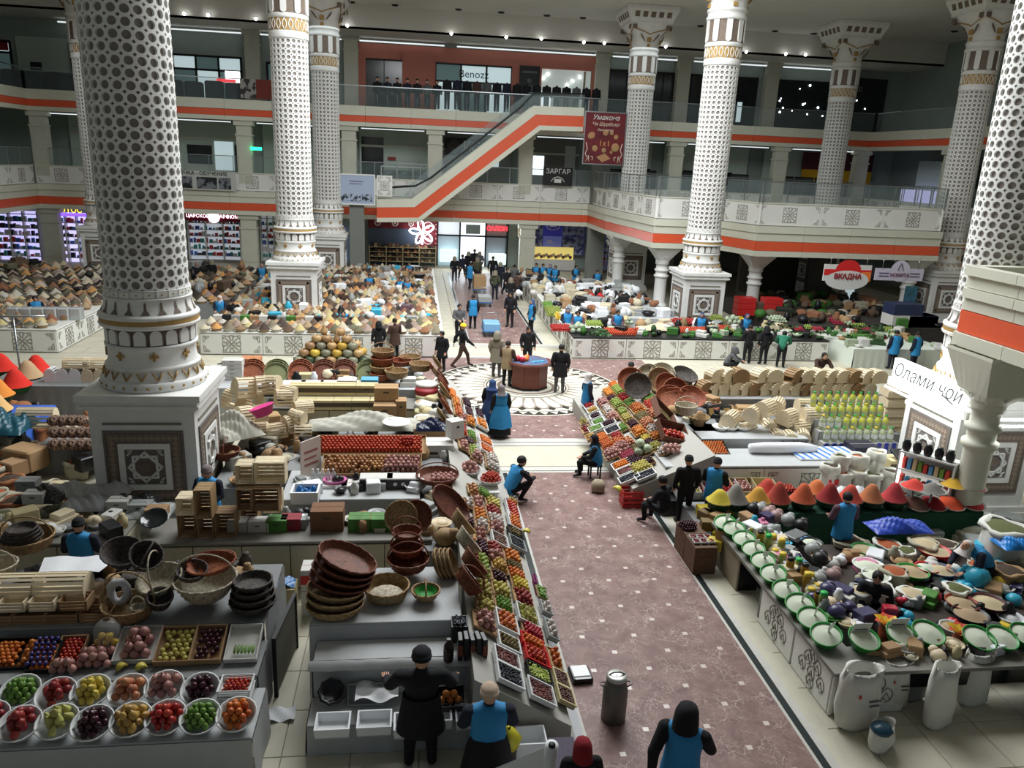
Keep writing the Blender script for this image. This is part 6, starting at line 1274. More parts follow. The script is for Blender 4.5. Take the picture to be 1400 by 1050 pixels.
pp('person in a dark brown hooded jacket at the left counter, left of two',518,494,PI+.4,'stand',1.62,'black','black',head='hood',hcol='black')
pp('person in a dark coat at the left counter, right of two',540,490,PI+.6,'work',1.66,'brown','black',head='hair',tail=True)
pp('vendor in a bright blue vest standing in the aisle by the flatbed trolley',646,450,PI,'stand',1.68,'black','black',vest=True,head='hair')
pp('man in black at the right side of the far aisle facing the flatbed trolley',697,447,-.5,'stand',1.75,'black','black',head='hair')
pp('woman in a blue vest standing at the end of the right counter',726,455,-1.2,'stand',1.62,'black','black',vest=True,head='scarf',hcol='bluec')
F_=[(621,385,'black'),(632,382,'navy'),(640,378,'black'),(648,374,'black'),(655,376,'grey'),(642,395,'black'),(652,388,'olive'),(673,386,'black'),(683,394,'navy'),(692,404,'black'),(676,410,'olive'),(702,400,'grey'),(697,420,'black'),(706,412,'brown')]
for i,(x,y,c) in enumerate(F_): pp(('dark' if c!='grey' else 'grey')+'-clad pedestrian in the far aisle crowd before the bright entrance, '+ORD[i]+' from the left',x,y,PI+.5*math.sin(i*2.3) if i%3 else .3,'walk' if i%2 else 'stand',1.66+.03*(i%4),c,'navy',head='hair' if i%2 else 'hood',vest=(i==5))
def trolley(lab,px,py,load):
 x,y=P(px,py); t=thing('hand_trolley',lab,'trolley',(x,y,0)); part('platform',MB().bbox(-.42,.42,-.6,.6,.25,.31,.02),MS('trolley_blue',(40,90,140)),t); b=MB(); b.tube([(-.38,.58,.3),(-.38,.66,.95),(.38,.66,.95),(.38,.58,.3)],.018,6); part('handle',b,mSTEEL,t)
 for (a,c) in ((-.33,-.45),(.33,-.45),(-.33,.45),(.33,.45)): w=MB(); w.tube([(a-.02,c,.1),(a+.02,c,.1)],.1,12); part('wheel',w,mBLACK,t)
 if load: part('load',MB().bbox(-.38,.38,-.55,.5,.31,.31+load[0],.03),load[1],t)
trolley('blue flatbed trolley with pale blue sacks in the far aisle, nearest one',671,458,(.35,MS('pale_blue_sack',(120,170,210),rough=.5)))
trolley('loaded flatbed trolley with metal goods in the far aisle, behind the blue one',662,418,(.3,mTRAYG)); trolley('trolley stacked with brown goods among the far aisle crowd',655,400,(.8,mCARD))
mPANB=MS('beige_counter_tile',(176,168,146),rough=.4,var=.05)
def counter(label,x0,x1,y0,y1,z,mats=None,panel=1.0,mot=0,sides=True,topm=None):
 t=thing('market_counter',label,'counter',((x0+x1)/2,y0,0)); w=(x1-x0)/2; d=y1-y0; m=mats or mPANB
 part('core',MB().box(-w+.03,w-.03,.03,d-.02,0,z-.06),mDARK if mats is None else mPANEL,t); part('worktop',MB().bbox(-w-.03,w+.03,-.03,d,z-.05,z,.012),topm or MS('grey_worktop',(120,118,110),rough=.5),t)
 n=max(1,round(2*w/panel)); l=2*w/n
 if mot: me=panel_mesh(l,z-.12,.05,mot,'front_panel')
 else: me=MB().bbox(-l/2+.008,l/2-.008,0,.05,0,z-.12,.006).mesh('front_panel',m)
 for k in range(n): link('front_panel',me,t,(-w+l*(k+.5),-.03,.04))
 if sides:
  n=max(1,round(d/panel)); l=d/n
  me=panel_mesh(l,z-.12,.05,mot,'side_panel') if mot else MB().bbox(-l/2+.008,l/2-.008,0,.05,0,z-.12,.006).mesh('side_panel',m)
  for k in range(n): link('side_panel',me,t,(w+.03,l*(k+.5),.04),rz=PI/2); link('side_panel',me,t,(-w-.03,l*(k+.5),.04),rz=-PI/2)
 return t
counter('beige tiled counter behind the front-left stalls, piled with wooden boxes',-4.9,.35,13.5,14.55,1.0,panel=.95)
counter('beige tiled counter continuing behind the man in the blue vest, far left',-9.6,-5.35,13.6,14.6,1.0,panel=.95)
def carton(label,px,py,z,w,d,h,m=mCARD,rz=0.,tape=None,zz=None): x,y=P(px,py,z); return put(box_me(w,d,h,m,tape=tape),'carton',label,'carton',TM(x,y+d/2,zz if zz is not None else z,rz))
def wb(label,px,py,z,w,d,h,m=mWOODL,rz=0.,tilt=(0,0),full=True,**k): x,y=P(px,py,z); return breadbox(label,x,y+d/2,z,w,d,h,m,rz,tilt,full=full,**k)
for i,(px,py,z,w,d,h,m,rz) in enumerate(((262,726,1.0,.3,.4,.52,mWOODD,0),(287,727,1.0,.28,.4,.5,mWOODD,0),(313,727,1.0,.36,.36,.5,mWOODD,0),(345,710,1.0,.3,.36,.5,mWOODD,0),(375,695,1.0,.34,.34,.42,mWOODL,0),(258,697,1.53,.27,.36,.34,mWOODL,0),(284,700,1.53,.28,.4,.56,mWOODD,0),(338,690,1.5,.26,.36,.42,mWOODD,0),(366,690,1.45,.5,.4,.45,mWOODD,0),(338,655,1.95,.3,.36,.38,mWOODL,0),(372,655,1.92,.55,.36,.44,mWOODL,0))):
 x,y=P(px,py,z if z<1.2 else z);
 xx,yy=P(px,py+0,z); put(slatbox_me(w,h,d,m,ns=5),'wooden_crate','upright slatted wooden box in the heap left of the white crate, '+ORD[i]+' of the heap','crate',TM(xx,yy+.1,z+h/2+.0)@Matrix.Rotation(PI/2,4,'X'))
for i,px in enumerate((324,352)): carton('white flat carton in a small stack under the wooden boxes, %s one'%('left' if i==0 else 'right'),px,728,1.0,.36,.3,.2,mCARDW)
carton('dark red printed carton on the beige counter',407-50+40,726,1.0,.38,.3,.24,MS('dark_red_carton',(140,36,44)));carton('green and white printed carton on the beige counter',378,728,1.0,.38,.3,.24,mCARDG);carton('grey printed carton beside the large brown one',418-10,724,1.0,.3,.3,.2,mTRAYG)
carton('large brown carton with white top on the beige counter',447,727,1.0,.62,.45,.42,MS('deep_brown_carton',(120,84,58),rough=.8))
for i,px in enumerate((491,522,548)): carton('green and white bottle carton on the beige counter, %s of three'%ORD[i],px,727,1.0,.42,.34,.26,mCARDG)
tblock('white-clothed counter with sunglasses cartons and red vegetables, left middle',-2.75,.15,15.3,16.9,1.02,m=mCLOTH)
x,y=P(418,675,1.2); put(crate_me(.56,.5,.3,mFOAM,t=.04,flare=.06),'foam_box','deep white foam box holding a blue plastic bag','box',TM(x,y,1.03)); b=MB(); b.grid(lambda u,v:(-.2+.4*u,-.18+.36*v,.09*math.sin(u*9)*math.cos(v*8)+.08),12,10); tag(part('blue_bag',b,MS('teal_blue_film',(20,90,150),rough=.3),loc=(x,y,1.18)),'crumpled blue plastic bag inside the deep foam box','bag')
for i,px in enumerate((514,551)):
 t=thing('display_carton','black and white carton with three round windows, '+('left' if i==0 else 'right')+' of the pair','carton',(P(px,672,1.03)[0],P(px,672,1.03)[1]+.12,1.03)); part('carton_body',MB().bbox(-.36,.36,0,.34,0,.22,.01),mBLKP,t); part('carton_lid',MB().bbox(-.36,.36,0,.34,.22,.25,.01),mCARDW,t)
 for q in (-.17,0,.17): link('round_window',MB().lathe([(.045,0),(.04,.008),(.001,.008)],12).mesh('round_window',mWHITE),t,(q,-.002,.12),rot=(PI/2,0,0))
for i,px in enumerate((455,485)): carton('white sheet-covered low carton beside the foam box, '+ORD[i],px,668,1.03,.6,.4,.06,mCARDW)
def bank(label,px,py,z,w,d,kind,tilt=.42,layers=2,scale=1.,mat=mCARD,fill=1.):
 x,y=P(px,py,z); m=TM(x,y,z)@Matrix.Rotation(tilt,4,'X'); put(crate_me(w,d,.07,mat),'fruit_tray','wide tilted tray of '+label,'tray',m); pile(kind,m@Matrix.Translation((0,0,.015)),w*.96,d*.94,KW[kind]+' in the wide tilted tray of '+label,'goods in the tray of '+label,layers,scale=scale,fillf=fill)
bank('red tomatoes below the grey cloth',508,610,1.42,2.55,.62,'tomato',scale=1.2,layers=2)
pile('tomato',TM(*P(557,600,1.6),1.5),.5,.4,'red tomato in the netted heap at the right end of the tilted tray','netted tomatoes',3,round_=True)
bank('brown onions left of the pomegranates',487,637,1.22,1.5,.6,'onion',scale=1.1,fill=.85); bank('pomegranates right of the onions',548,637,1.22,.95,.6,'pomegranate',scale=1.0)
tag(part('pink_bowl',MB().lathe([(.01,0),(.14,0),(.2,.12),(.19,.12),(.13,.02),(.01,.02)],16,sx=1.3),MS('pink_plastic',(226,120,180),rough=.4),loc=(*P(458,658,1.1),1.04)),'pink oval plastic basin left of the onions','basin')
for i in range(5): x,y=P(428+i*7,655,1.1); bottle('clear plastic bottle beside the pink basin, '+ORD[i]+' from the left',x,y,1.04,.05,.3,M('clear_plastic',(.75,.8,.82),rough=.1,alpha=.4),mPLASTW)
t=thing('paper_sign','handwritten pinkish board leaning left of the tomatoes','sign',(*P(426,645,1.1),1.03),rz=.9); part('board',MB().box(-.3,.3,0,.03,0,.85),MS('pinkish_board',(206,190,180)),t); part('writing',MB().box(-.2,.2,-.01,0,.25,.3).box(-.2,.15,-.01,0,.4,.44).box(-.2,.2,-.01,0,.55,.6),MS('writing_red',(150,90,90)),t)
def blanket(label,px,py,z,w,d,h,m,rz=0,f=5,name='cloth_heap',cat='cloth',seed=1):
 q=random.Random(seed); a,c,e=[q.uniform(0,6) for _ in range(3)]
 x,y=P(px,py,z); b=MB(); b.grid(lambda u,v:(-w/2+w*u,-d/2+d*v,h*max(0,math.sin(PI*u))**.5*max(0,math.sin(PI*v))**.6*(.62+.25*math.sin(u*f*2+a+v*3)+.2*abs(math.sin(v*9+u*15+c))+.12*abs(math.sin(u*31-v*14+e)))+.01),48,22); return tag(part(name,b,m,loc=(x,y,z),rz=rz),label,cat)
mGCL=MS('pale_grey_cloth',(178,176,164),rough=.9,var=.08)
blanket('pale grey cloth heaped along the back of the tomato trays',500,582,1.35,2.9,.9,.35,mGCL)
put(bowl_me(.2,.34,.08,mWHITE,22),'basin','round white metal basin on the grey cloth','basin',TM(*P(542,578,1.6),1.55))
blanket('pale cloth draped over baskets beside the lattice column',322,590,1.4,1.0,1.3,.5,mGCL,rz=.6,seed=3); blanket('crumpled whitish cloth hanging beside the lattice column pedestal',300,600,1.2,.8,.9,.45,mGCL,seed=5)
tblock('long low counter beneath the tomato and onion trays',-2.9,.7,16.95,19.6,1.0,m=mCLOTHG); tblock('counter beneath the heap of slatted bread boxes, right of the near column',-4.4,-2.95,16.3,21.0,.85,m=mCLOTHG)
B=[(296,590,1.1,.5,.4,.4,0),(330,545,1.9,.5,.4,.5,.7),(316,560,1.6,.45,.4,.45,-.5),(360,540,1.95,.45,.42,.45,.3),(372,538,2.0,.4,.4,.42,-.3),(352,578,1.35,.5,.4,.4,.2),(345,560,1.5,.5,.36,.4,-.6),(385,556,1.75,.4,.34,.4,.4),(392,548,1.85,.4,.34,.36,-.2),(412,566,1.5,.5,.36,.3,.5),(352,600,1.15,.5,.36,.36,0),(380,600,1.15,.5,.36,.36,0),(400,590,1.3,.44,.36,.4,.6),(412,610,1.0,.42,.36,.5,.2),(330,580,1.5,.4,.36,.4,.9),(405,580,1.5,.4,.3,.32,-.5)]
for i,(px,py,z,w,d,h,rz) in enumerate(B): wb('pale slatted bread box heaped right of the near column, '+ORD[i]+' of the heap',px,py,z,w,d,h,mWOODL,rz,(0,.15*math.sin(i)))
x,y=P(362,572,1.7); tag(part('pink_basket',MB().lathe([(.01,0),(.2,0),(.3,.22),(.31,.22),(.3,.24),(.19,.02),(.01,.02)],20),MS('hot_pink_plastic',(220,70,140),rough=.4),loc=(x,y,1.78),rot=(-.1,-.35,0)),'bright pink plastic basket on the bread box heap','basket')
bk(310,625,1.1,'reddish brown handled basket beside the near column',r0=.22,r1=.3,h=.2,mat=mWICKB,handle=(.35,'y')); bk(300,600,1.2,'basket lined dark green beside the near column',r0=.2,r1=.27,h=.2,mat=mWICKD,handle=(.3,'y'))
counter('beige tiled counter with two tiers of printed fruit cartons, left middle',-4.2,.3,21.6,22.6,1.0,panel=.85)
for i in range(5): carton('banana carton with dark hand holes, upper row, %s from the left'%ORD[i],412+30*i,541-i*.3,1.45,.62,.4,.3,mCARDP,tape=MS('dark_print',(84,72,60),rough=.8)) if i<4 else None; carton('banana carton with dark hand holes, lower row, %s from the left'%ORD[i],418+25*i,556,1.1,.5,.4,.28,mCARDP,tape=MS('dark_print',(84,72,60),rough=.8),zz=1.0)
for o in bpy.data.objects:
 if o.name.startswith('carton') and o.get('label','').startswith('banana carton with dark hand holes, upper'): o.location.z=1.29; o.location.y=22.05; o.location.x=P(412+30*(ORD.index(o['label'].split(', ')[-1].split(' ')[0])),541,1.45)[0]*22.05/P(412,541,1.45)[1]
for i,px in enumerate((400,425,452)): carton('white-topped flat carton behind the banana cartons, %s of three'%ORD[i],px,524,1.5,.66,.5,.16,mCARDW,zz=1.3)
carton('pale carton with a round pink picture beside the blue one',474,524,1.5,.55,.4,.28,mCARDW,zz=1.3); carton('bright blue carton left of the basket stacks',505,524,1.5,.5,.4,.3,MS('sky_blue_carton',(90,160,200)),zz=1.3)
t=thing('glass_case','small glass-fronted case with dark goods left of the banana cartons','display case',(*P(371,540,1.2),1.1)); part('case_frame',MB().bbox(-.42,.42,0,.35,0,.42,.02),mWHITE,t); part('case_front',MB().box(-.36,.36,-.01,0,.05,.32),mDARK,t)
carton('plain brown carton on the counter right of the banana cartons',526,575,1.0,.62,.5,.42); carton('open-topped brown carton stacked on the plain one',528,548,1.45,.66,.5,.36,mCARD); carton('upright carton stack left of the slope baskets',548,572,1.0,.3,.4,.5,mCARD)
tblock('low counter carrying the half-round bread trays and baskets',-6.6,.3,23.0,25.2,1.15,m=mCLOTH)
for i,(px,m) in enumerate(((344,mWICKR),(377,MS('green_edge_tray',(120,124,84),rough=.6)),(410,mWICKR),(442,mWICKB),(470,mWICKB),(503,MS('green_edge_tray',(120,124,84),rough=.6)))):
 x,y=P(px,512,1.3)
 for k in range(3): bas=basket('half-round tray in the row of nested trays, %s group from the left, %s layer'%(ORD[i],ORD[k]),x,y+.12*k,1.30+.03*k,r0=.33,r1=.38,h=.06,mat=m,tilt=(.85,0))
bk_=[(522,518,mWICKR),(522,508,mWICKN),(523,497,mWICKR),(523,487,mWICKN),(542,515,mWICKN),(548,500,mWICKR),(560,495,mWICKN),(575,505,mWICKN)]
for i,(px,py,m) in enumerate(bk_): bk(px,py,1.25+(518-py)*.018 if i<4 else 1.4,'woven basket in the cluster behind the blue carton, '+ORD[i]+' of the cluster',r0=.28,r1=.36,h=.22,mat=m,handle=(.3,'x') if i in(3,6) else None)
for i,(px,py,z) in enumerate(((584,525,1.4),(583,533,1.3),(584,541,1.15),(583,552,1.1),(583,562,1.0))): x,y=P(px,py,z); tag(part('round_tin',MB().lathe([(.01,0),(.34,0),(.35,.1),(.34,.14),(.01,.15)],24),[mCARDW,MS('tin_red',(140,30,36)),MS('tin_cream',(196,190,150)),mCARDW,MS('tin_cream',(196,190,150))][i],loc=(x,y,z-.1)),'large round tin beside the slope baskets, '+ORD[i]+' from the top','tin')
LB=[(592,500,.6),(597,508,.5),(602,516,.7),(604,526,.6),(608,534,.7),(604,545,.5),(608,555,.6),(603,565,.6),(612,520,.6),(615,530,.5),(596,492,.5)]
for i,(px,py,s) in enumerate(LB):
 q=pplane(px,py,XO,ZO+.25,XI,ZI+.25); basket('round shallow basket leaning along the top of the left stand, '+ORD[i]+' of the line',min(q.x,.85),q.y,1.45,r0=.2,r1=.28,h=.08,mat=[mWICKR,mWICKN,mWICKB][i%3],tilt=(-.2,1.0))
x,y=P(590,588,1.3); put(crate_me(.9,.7,.25,mCARD),'open_carton','open box stuffed with a dark blue bag behind the left stand','carton',TM(x,y,1.2)); blanket('shiny dark blue bag filling the open carton behind the left stand',590,585,1.4,.8,.6,.25,MS('dark_blue_film',(20,28,56),rough=.25),name='dark_bag',cat='bag')
carton('large white carton with red lettering under the dark blue bag',592,625,1.0,1.0,.6,.6,mCARDW,zz=.7); carton('tilted white carton leaning on the left stand beside the blue bag',622,600,1.4,.36,.3,.45,mCARDW,rz=.5)
bk(598,655,1.2,'wide dark wire basket of pink fruit in front of the white carton',r0=.36,r1=.46,h=.14,mat=mWICKB,handle=(.3,'x')); pile('pomegranate',TM(*P(606,652,1.25),1.2),.6,.4,'pink fruit inside the wide dark basket','pink fruit in the dark basket',1)
tblock('counter under the wide dark basket and white cartons',.2,.84,13.2,22.5,.9,m=mCLOTHG,z0=0)
tblock('low white table carrying the pyramid of pumpkins',-4.6,-1.5,28.2,30.0,.42,m=mWHITE)
x0,y0=P(455,508,.0); x0-=.0
i=0
for L,(n,r) in enumerate(((7,1.2),(6,1.0),(5,.78),(4,.55),(2,.3))):
 for k in range(n):
  for dpt in range(2 if L<3 else 1):
   kd=[['pumpkin_grey','pumpkin_green','pumpkin_grey','pumpkin_tan','pumpkin_grey'],['pumpkin_tan','melon','pumpkin_grey','melon','pumpkin_grey'],['pumpkin_tan','pumpkin_grey','pumpkin_tan','melon','pumpkin_grey'],['pumpkin_tan','pumpkin_tan','gourd','pumpkin_tan'],['gourd','pumpkin_tan']][L][(k+dpt)%[5,5,5,4,2][L]]
   xx=x0-r+2*r*k/(n-1)+.1*dpt; nm=FN.get(kd,'pumpkin') if kd!='melon' else 'melon'; sc=1.15*(.17/FS[kd][1] if FS[kd][1]<.16 and kd!='gourd' else 1)
   single(nm,FMESH[kd],'%s pumpkin-like fruit in the pyramid, tier %s, %s from the left%s'%({'pumpkin_grey':'grey-green','pumpkin_green':'dark green','pumpkin_tan':'tan','melon':'bright yellow','gourd':'tall tan gourd'}[kd],ORD[L],ORD[k],' behind' if dpt else ''),nm,(xx,28.75+.3*dpt+.12*L,.56+.245*L),is_rz(),'pumpkins and melons in the pyramid',scale=sc); i+=1
x,y=P(357,480,.0); tag(part('turquoise_bucket',MB().lathe([(.01,0),(.13,0),(.18,.3),(.17,.3),(.12,.02),(.01,.02)],14),MS('turquoise_plastic',(60,180,190)),loc=(x,y,0)),'turquoise bucket on the floor by the left carved counter','bucket')
for i,(px,n) in enumerate(((300,3),(318,5))):
 for k in range(n): carton('white flat packet in the %s pile behind the near column, %s from below'%('left' if i==0 else 'right',ORD[k]),px,520-0*k,1.15,.6,.4,.12,mCARDW,zz=1.16+.125*k)
carton('orange-brown carton beside the white packet piles',342,508,1.2,.6,.5,.45,MS('orange_brown_carton',(190,130,90)),zz=1.16)
pp('person with grey hair and blue vest between the near column and the wooden boxes',302,700,-.3,'work',1.66,'navy','black',z=0,vest=True,head='hat',hcol='greyscarf') if 0 else person('person with grey hair and blue vest between the near column and the wooden boxes',-4.15,15.3,-.3,'work',1.78,'navy','black',vest=True,head='hat',hcol='greyscarf')
person('vendor in a blue vest and dark cap seen from behind, left of the near column',-5.75,13.0,PI,'work',1.72,'navy','black',vest=True,head='hat',hcol='black')
person('vendor with only head and blue shoulder showing behind the bread trays',-3.9,26.0,0,'squat',1.72,'navy','black',vest=True,head='hair')
for i in range(7):
 px=70+i*17; x,y=P(px,522,1.0)
 if i<5: breadbox('white-sided bread box in the lower row left of the near column, '+ORD[i]+' from the left',x,y+.1,1.0,.34,.34,.42,mFOAM if i<3 else mWOODL,rz=PI/2)
for i in range(2): x,y=P(105+28*i,500,1.5); breadbox('long slatted bread box lying on top left of the near column, '+('left' if i==0 else 'right')+' one',x,y+.1,1.43,.78,.36,.3,mWOODL)
tblock('grey-clothed table under the bread boxes left of the near column',-12.6,-7.3,23.6,25.3,1.0,m=mCLOTHG)
tblock('blue tarpaulin-covered stand under the coloured spice cones at the left edge',-13.6,-10.1,20.3,22.4,.8,m=MS('blue_tarpaulin',(60,100,190),rough=.5,var=.15,vscale=2))
mGB=MS('green_spice_basin',(30,92,44),rough=.5)
for i,(px,py,c,cn) in enumerate(((-4,535,(226,140,60),'orange'),(21,522,(214,50,40),'red'),(38,510,(186,156,120),'tan'),(50,502,(216,56,44),'red'),(2,500,(220,60,44),'red'),(-8,555,(224,180,120),'yellow'))):
 x,y=P(px,py,1.15); t=thing('spice_basin','green basin with a tall %s cone at the left edge, %s of the group'%(cn,ORD[i]),'spice basin',(x,y,.85)); link('basin',bowl_me(.3,.42,.2,mGB,20),t); link('spice_cone',cone_me(.44,.5,MS('spice_%s'%cn,c,rough=.95)),t,(0,0,.2))
t=thing('umbrella_pole','thin grey metal pole with a T-bar standing by the spice cones','pole',(*P(35,560,.0),0)); part('pole',MB().tube([(0,0,0),(0,0,2.9)],.03,8),mSTEEL,t); part('cross_bar',MB().tube([(-.9,0,2.9),(.9,0,2.95)],.03,6).tube([(-.35,0,2.9),(0,0,2.6),(.35,0,2.92)],.025,6),mSTEEL,t)
mSK=MS('pale_woven_sack',(176,170,150),rough=.9,var=.1,vscale=5,rand=.08); mSKB=MS('rust_sack',(150,96,64),rough=.9,rand=.1); CT=[MS('dark_grain',(70,56,44),rough=.9),MS('rust_grain',(160,84,50),rough=.9),MS('pale_grain',(190,174,140),rough=.9),MS('green_grain',(90,94,56),rough=.9)]
q=[(20,620,.27,.6),(40,612,.25,.62),(62,612,.25,.6),(85,612,.26,.56),(12,650,.25,.5),(105,625,.25,.45),(8,600,.22,.6),(35,585,.24,.7),(58,585,.22,.6),(48,660,.27,.45),(72,650,.24,.35),(77,700,.26,.62),(20,680,.26,.5),(-8,640,.26,.6),(50,690,.25,.5),(3,700,.26,.5),(105,655,.22,.35),(-10,670,.25,.5)]
for i,(px,py,r,h) in enumerate(q): x,y=P(px,py,.55); sack('open sack with rolled rim left of the near column, '+ORD[i]+' of the crowd',x,y,.0,r,h,mSK if i%4 else mSKB,CT[i%4],heap=.05,rz=i)
mNUT=M('patterned_net_bag',srgb(160,130,110),col2=srgb(50,36,30),vscale=16,rough=.8,thr=(.42,.55))
tblock('crate base under the netted bags left of the near column',-9.3,-7.1,19.2,20.4,.7,m=mCLOTHG)
for i in range(14): px=75+(i%5)*12; py=600-(i//5)*12; x,y=P(px,py,1.0+.12*(i//5)); tag(part('net_bag',MB().ball((0,0,.12),.19,10,6,sz=.75),mNUT,loc=(x,y,.74+.2*(i//5))),'brown-patterned netted bag in the pile beside the near column, '+ORD[i]+' of the pile','bag')
breadbox('wide pale bread box on the net bags left of the near column',*P(52,575,1.1),.95,.9,.4,.5,mWOODL)
blanket('teal and navy bags heaped at the left picture edge',8,585,1.0,1.2,1.2,.5,MS('teal_film',(30,80,96),rough=.35),name='bag_heap',cat='bags',seed=9)
for i,(px,py,h,c) in enumerate(((90,672,.2,mCLOTH),(60,680,.25,mBLKP),(120,690,.2,mCLOTHG),(150,672,.2,mCLOTH),(185,690,.25,mBLKP),(205,700,.2,mTRAYG))): blanket('jumbled cloths and papers on the counter behind the blue-vested vendor, '+ORD[i]+' heap',px,py,1.0,.9,.7,h,c,seed=20+i)
for i,(px,py) in enumerate(((160,700),(190,705),(212,712),(45,690),(35,672))): carton('small grey carton among the cloths behind the blue-vested vendor, '+ORD[i],px,py,1.0,.4,.3,.22,[mCARDW,mTRAYG,mCARD][i%3])
put(bowl_me(.15,.24,.08,mDARK,20),'dish','dark round dish with a pale centre by the vendor left of the near column','dish',TM(*P(212,712,1.2),1.2)@Matrix.Rotation(.4,4,'X'))
mPANEL2=mPANEL
counter('long white carved counter with spice heaps, left of the far aisle',-15+6.5,1.2,31.6,51.5,.95,panel=2.35,mot=.36,topm=mPANEL)
counter('white carved counter with grain bowls at the far left',-24,-13.9,31.6,38,.95,panel=2.4,mot=.36,topm=mPANEL)
counter('white carved counter piled with vegetables, right of the far aisle',6.75,18.3,31.7,33.6,.95,panel=2.35,mot=.38,topm=mBLKP)
counter('long white counter of white bags and bowls along the right side of the far aisle',6.75,8.4,33.7,52,.95,panel=2.3,mot=.3,topm=mPANEL)
GC=[(168,146,116),(140,114,88),(186,172,148),(98,80,66),(128,118,98),(176,140,104),(78,66,58),(196,186,160),(136,92,68),(190,184,172),(58,50,44),(196,146,88),(100,98,78),(156,136,124),(190,174,124)]
GM=[MS('heap_colour_%d'%i if i<0 else ['sand','ochre','cream','umber','khaki','apricot','dark_brown','pale_cream','terracotta','off_white','charcoal','saffron','moss','rose_beige','maize'][i]+'_grain_heap',c,rough=.95,rand=.1) for i,c in enumerate(GC)]
def heapbowl(bm,cm,r,h):
 key=('hb',bm.name,cm.name,r,h)
 if key not in _CR:
  b=MB(); b.lathe([(r*.7,0),(r,.12),(r*1.04,.13),(r*.96,.12)],10,mi=0); b.lathe([(r*.96,.12),(r*.5,.12+h*.55),(.002,.12+h)],10,mi=1); _CR[key]=b.mesh('heap_dish',[bm,cm])
 return _CR[key]
BM=[MS('white_cloth_bag_rim',(190,186,176),rough=.9),MS('tan_bag_rim',(150,128,98),rough=.9),mDARK]
rows=[]; n=0
def field(x0,x1,y0,y1,dx,dy,z,grp,desc,lim,cols=GM,zslope=0.,skip=None,stuffname='heap_field'):
 rest=MB(); mats=[BM[1]]+cols; k=0; j=0; y=y0
 while y<y1:
  i=0; x=x0+(dx/2 if j%2 else 0)
  while x<x1:
   if not(skip and skip(x,y)):
    r=dx*.5*rnd.uniform(.85,1.05); h=rnd.uniform(.14,.30); c=rnd.randrange(len(cols)); xx=x+rnd.uniform(-.05,.05); yy=y+rnd.uniform(-.06,.06); zz=z+zslope*((y-y0)%1.5)
    if k<lim: single('heap_dish',heapbowl(BM[(i+j)%2],cols[c],round(dx*.5,2),[.16,.22,.28][k%3]),'%s heap, row %d from the front, %s from the left, %s'%(cols[c].name.replace('_grain_heap','').replace('_',' '),j+1,ORD[i] if i<len(ORD) else 'rear',desc),'grain heap',(xx,yy,zz),is_rz(),grp)
    else: rest.lathe([(r*.75,zz),(r,zz+.12)],7,(xx,yy,0),0); rest.lathe([(r,zz+.12),(r*.5,zz+.12+h*.5),(.002,zz+.12+h)],7,(xx,yy,0),1+c)
    k+=1
   x+=dx;i+=1
  y+=dy; j+=1
 if rest.v: tag(part(stuffname,rest,mats),'many rows of small heaps of nuts and spices '+desc,'grain heaps',grp,'stuff')
ped=lambda x,y: (abs(x+5.55)<1.35 and abs(y-38)<1.35) or (abs(x+5.5)<1.4 and abs(y-51.5)<1.4)
field(-8.3,1.0,31.75,51.2,.46,.52,.95,'dried fruit and spice heaps on the left counter','left counter',100,skip=ped,stuffname='spice_heaps')
field(-20.5,-14.1,31.8,37.5,.46,.55,.95,'grain heaps on the far-left counter','far-left counter',45)
field(-24,-9.2,38.8,50,.6,.62,.75,'heaps beyond the far-left counter','far left',0,cols=GM[2:14]+[mBLKP],skip=lambda x,y:abs(x+19.3)<1.6 and y>49)
struct('trim_14',MB().box(-24,-9.2,38.6,50.2,0,.75),mCLOTHG)
for i in range(6): x,y=P(20+i*17,430,1.15); tag(part('silver_bag',MB().bbox(-.24,.24,-.2,.2,0,.5,.05),MS('silver_film',(190,194,196),rough=.25,metal=.4),loc=(x,y,.96)),'shiny filled plastic bag behind the grain bowls, '+ORD[i]+' from the left','bag')
for i in range(12): x,y=P(290+i*13,440,1.2); tag(part('goods_box',MB().bbox(-.18,.18,-.15,.15,0,.34,.02),[mCARDW,mBLKP,mTRAYG,mCARDG,mCARD][i%5],loc=(x,33.3,.97)),'small upright box in the row behind the front spice heaps, '+ORD[i]+' from the left','box')
for i in range(5): x,y=P(545-i*28,432,1.2); tag(part('turquoise_packets',MB().bbox(-.3,.3,-.2,.2,0,.16,.03),MS('turquoise_film',(80,170,180),rough=.4),loc=(x,34.6+.3*(i%2),.97)),'turquoise packets among the spice heaps, '+ORD[i]+' from the right','packets')
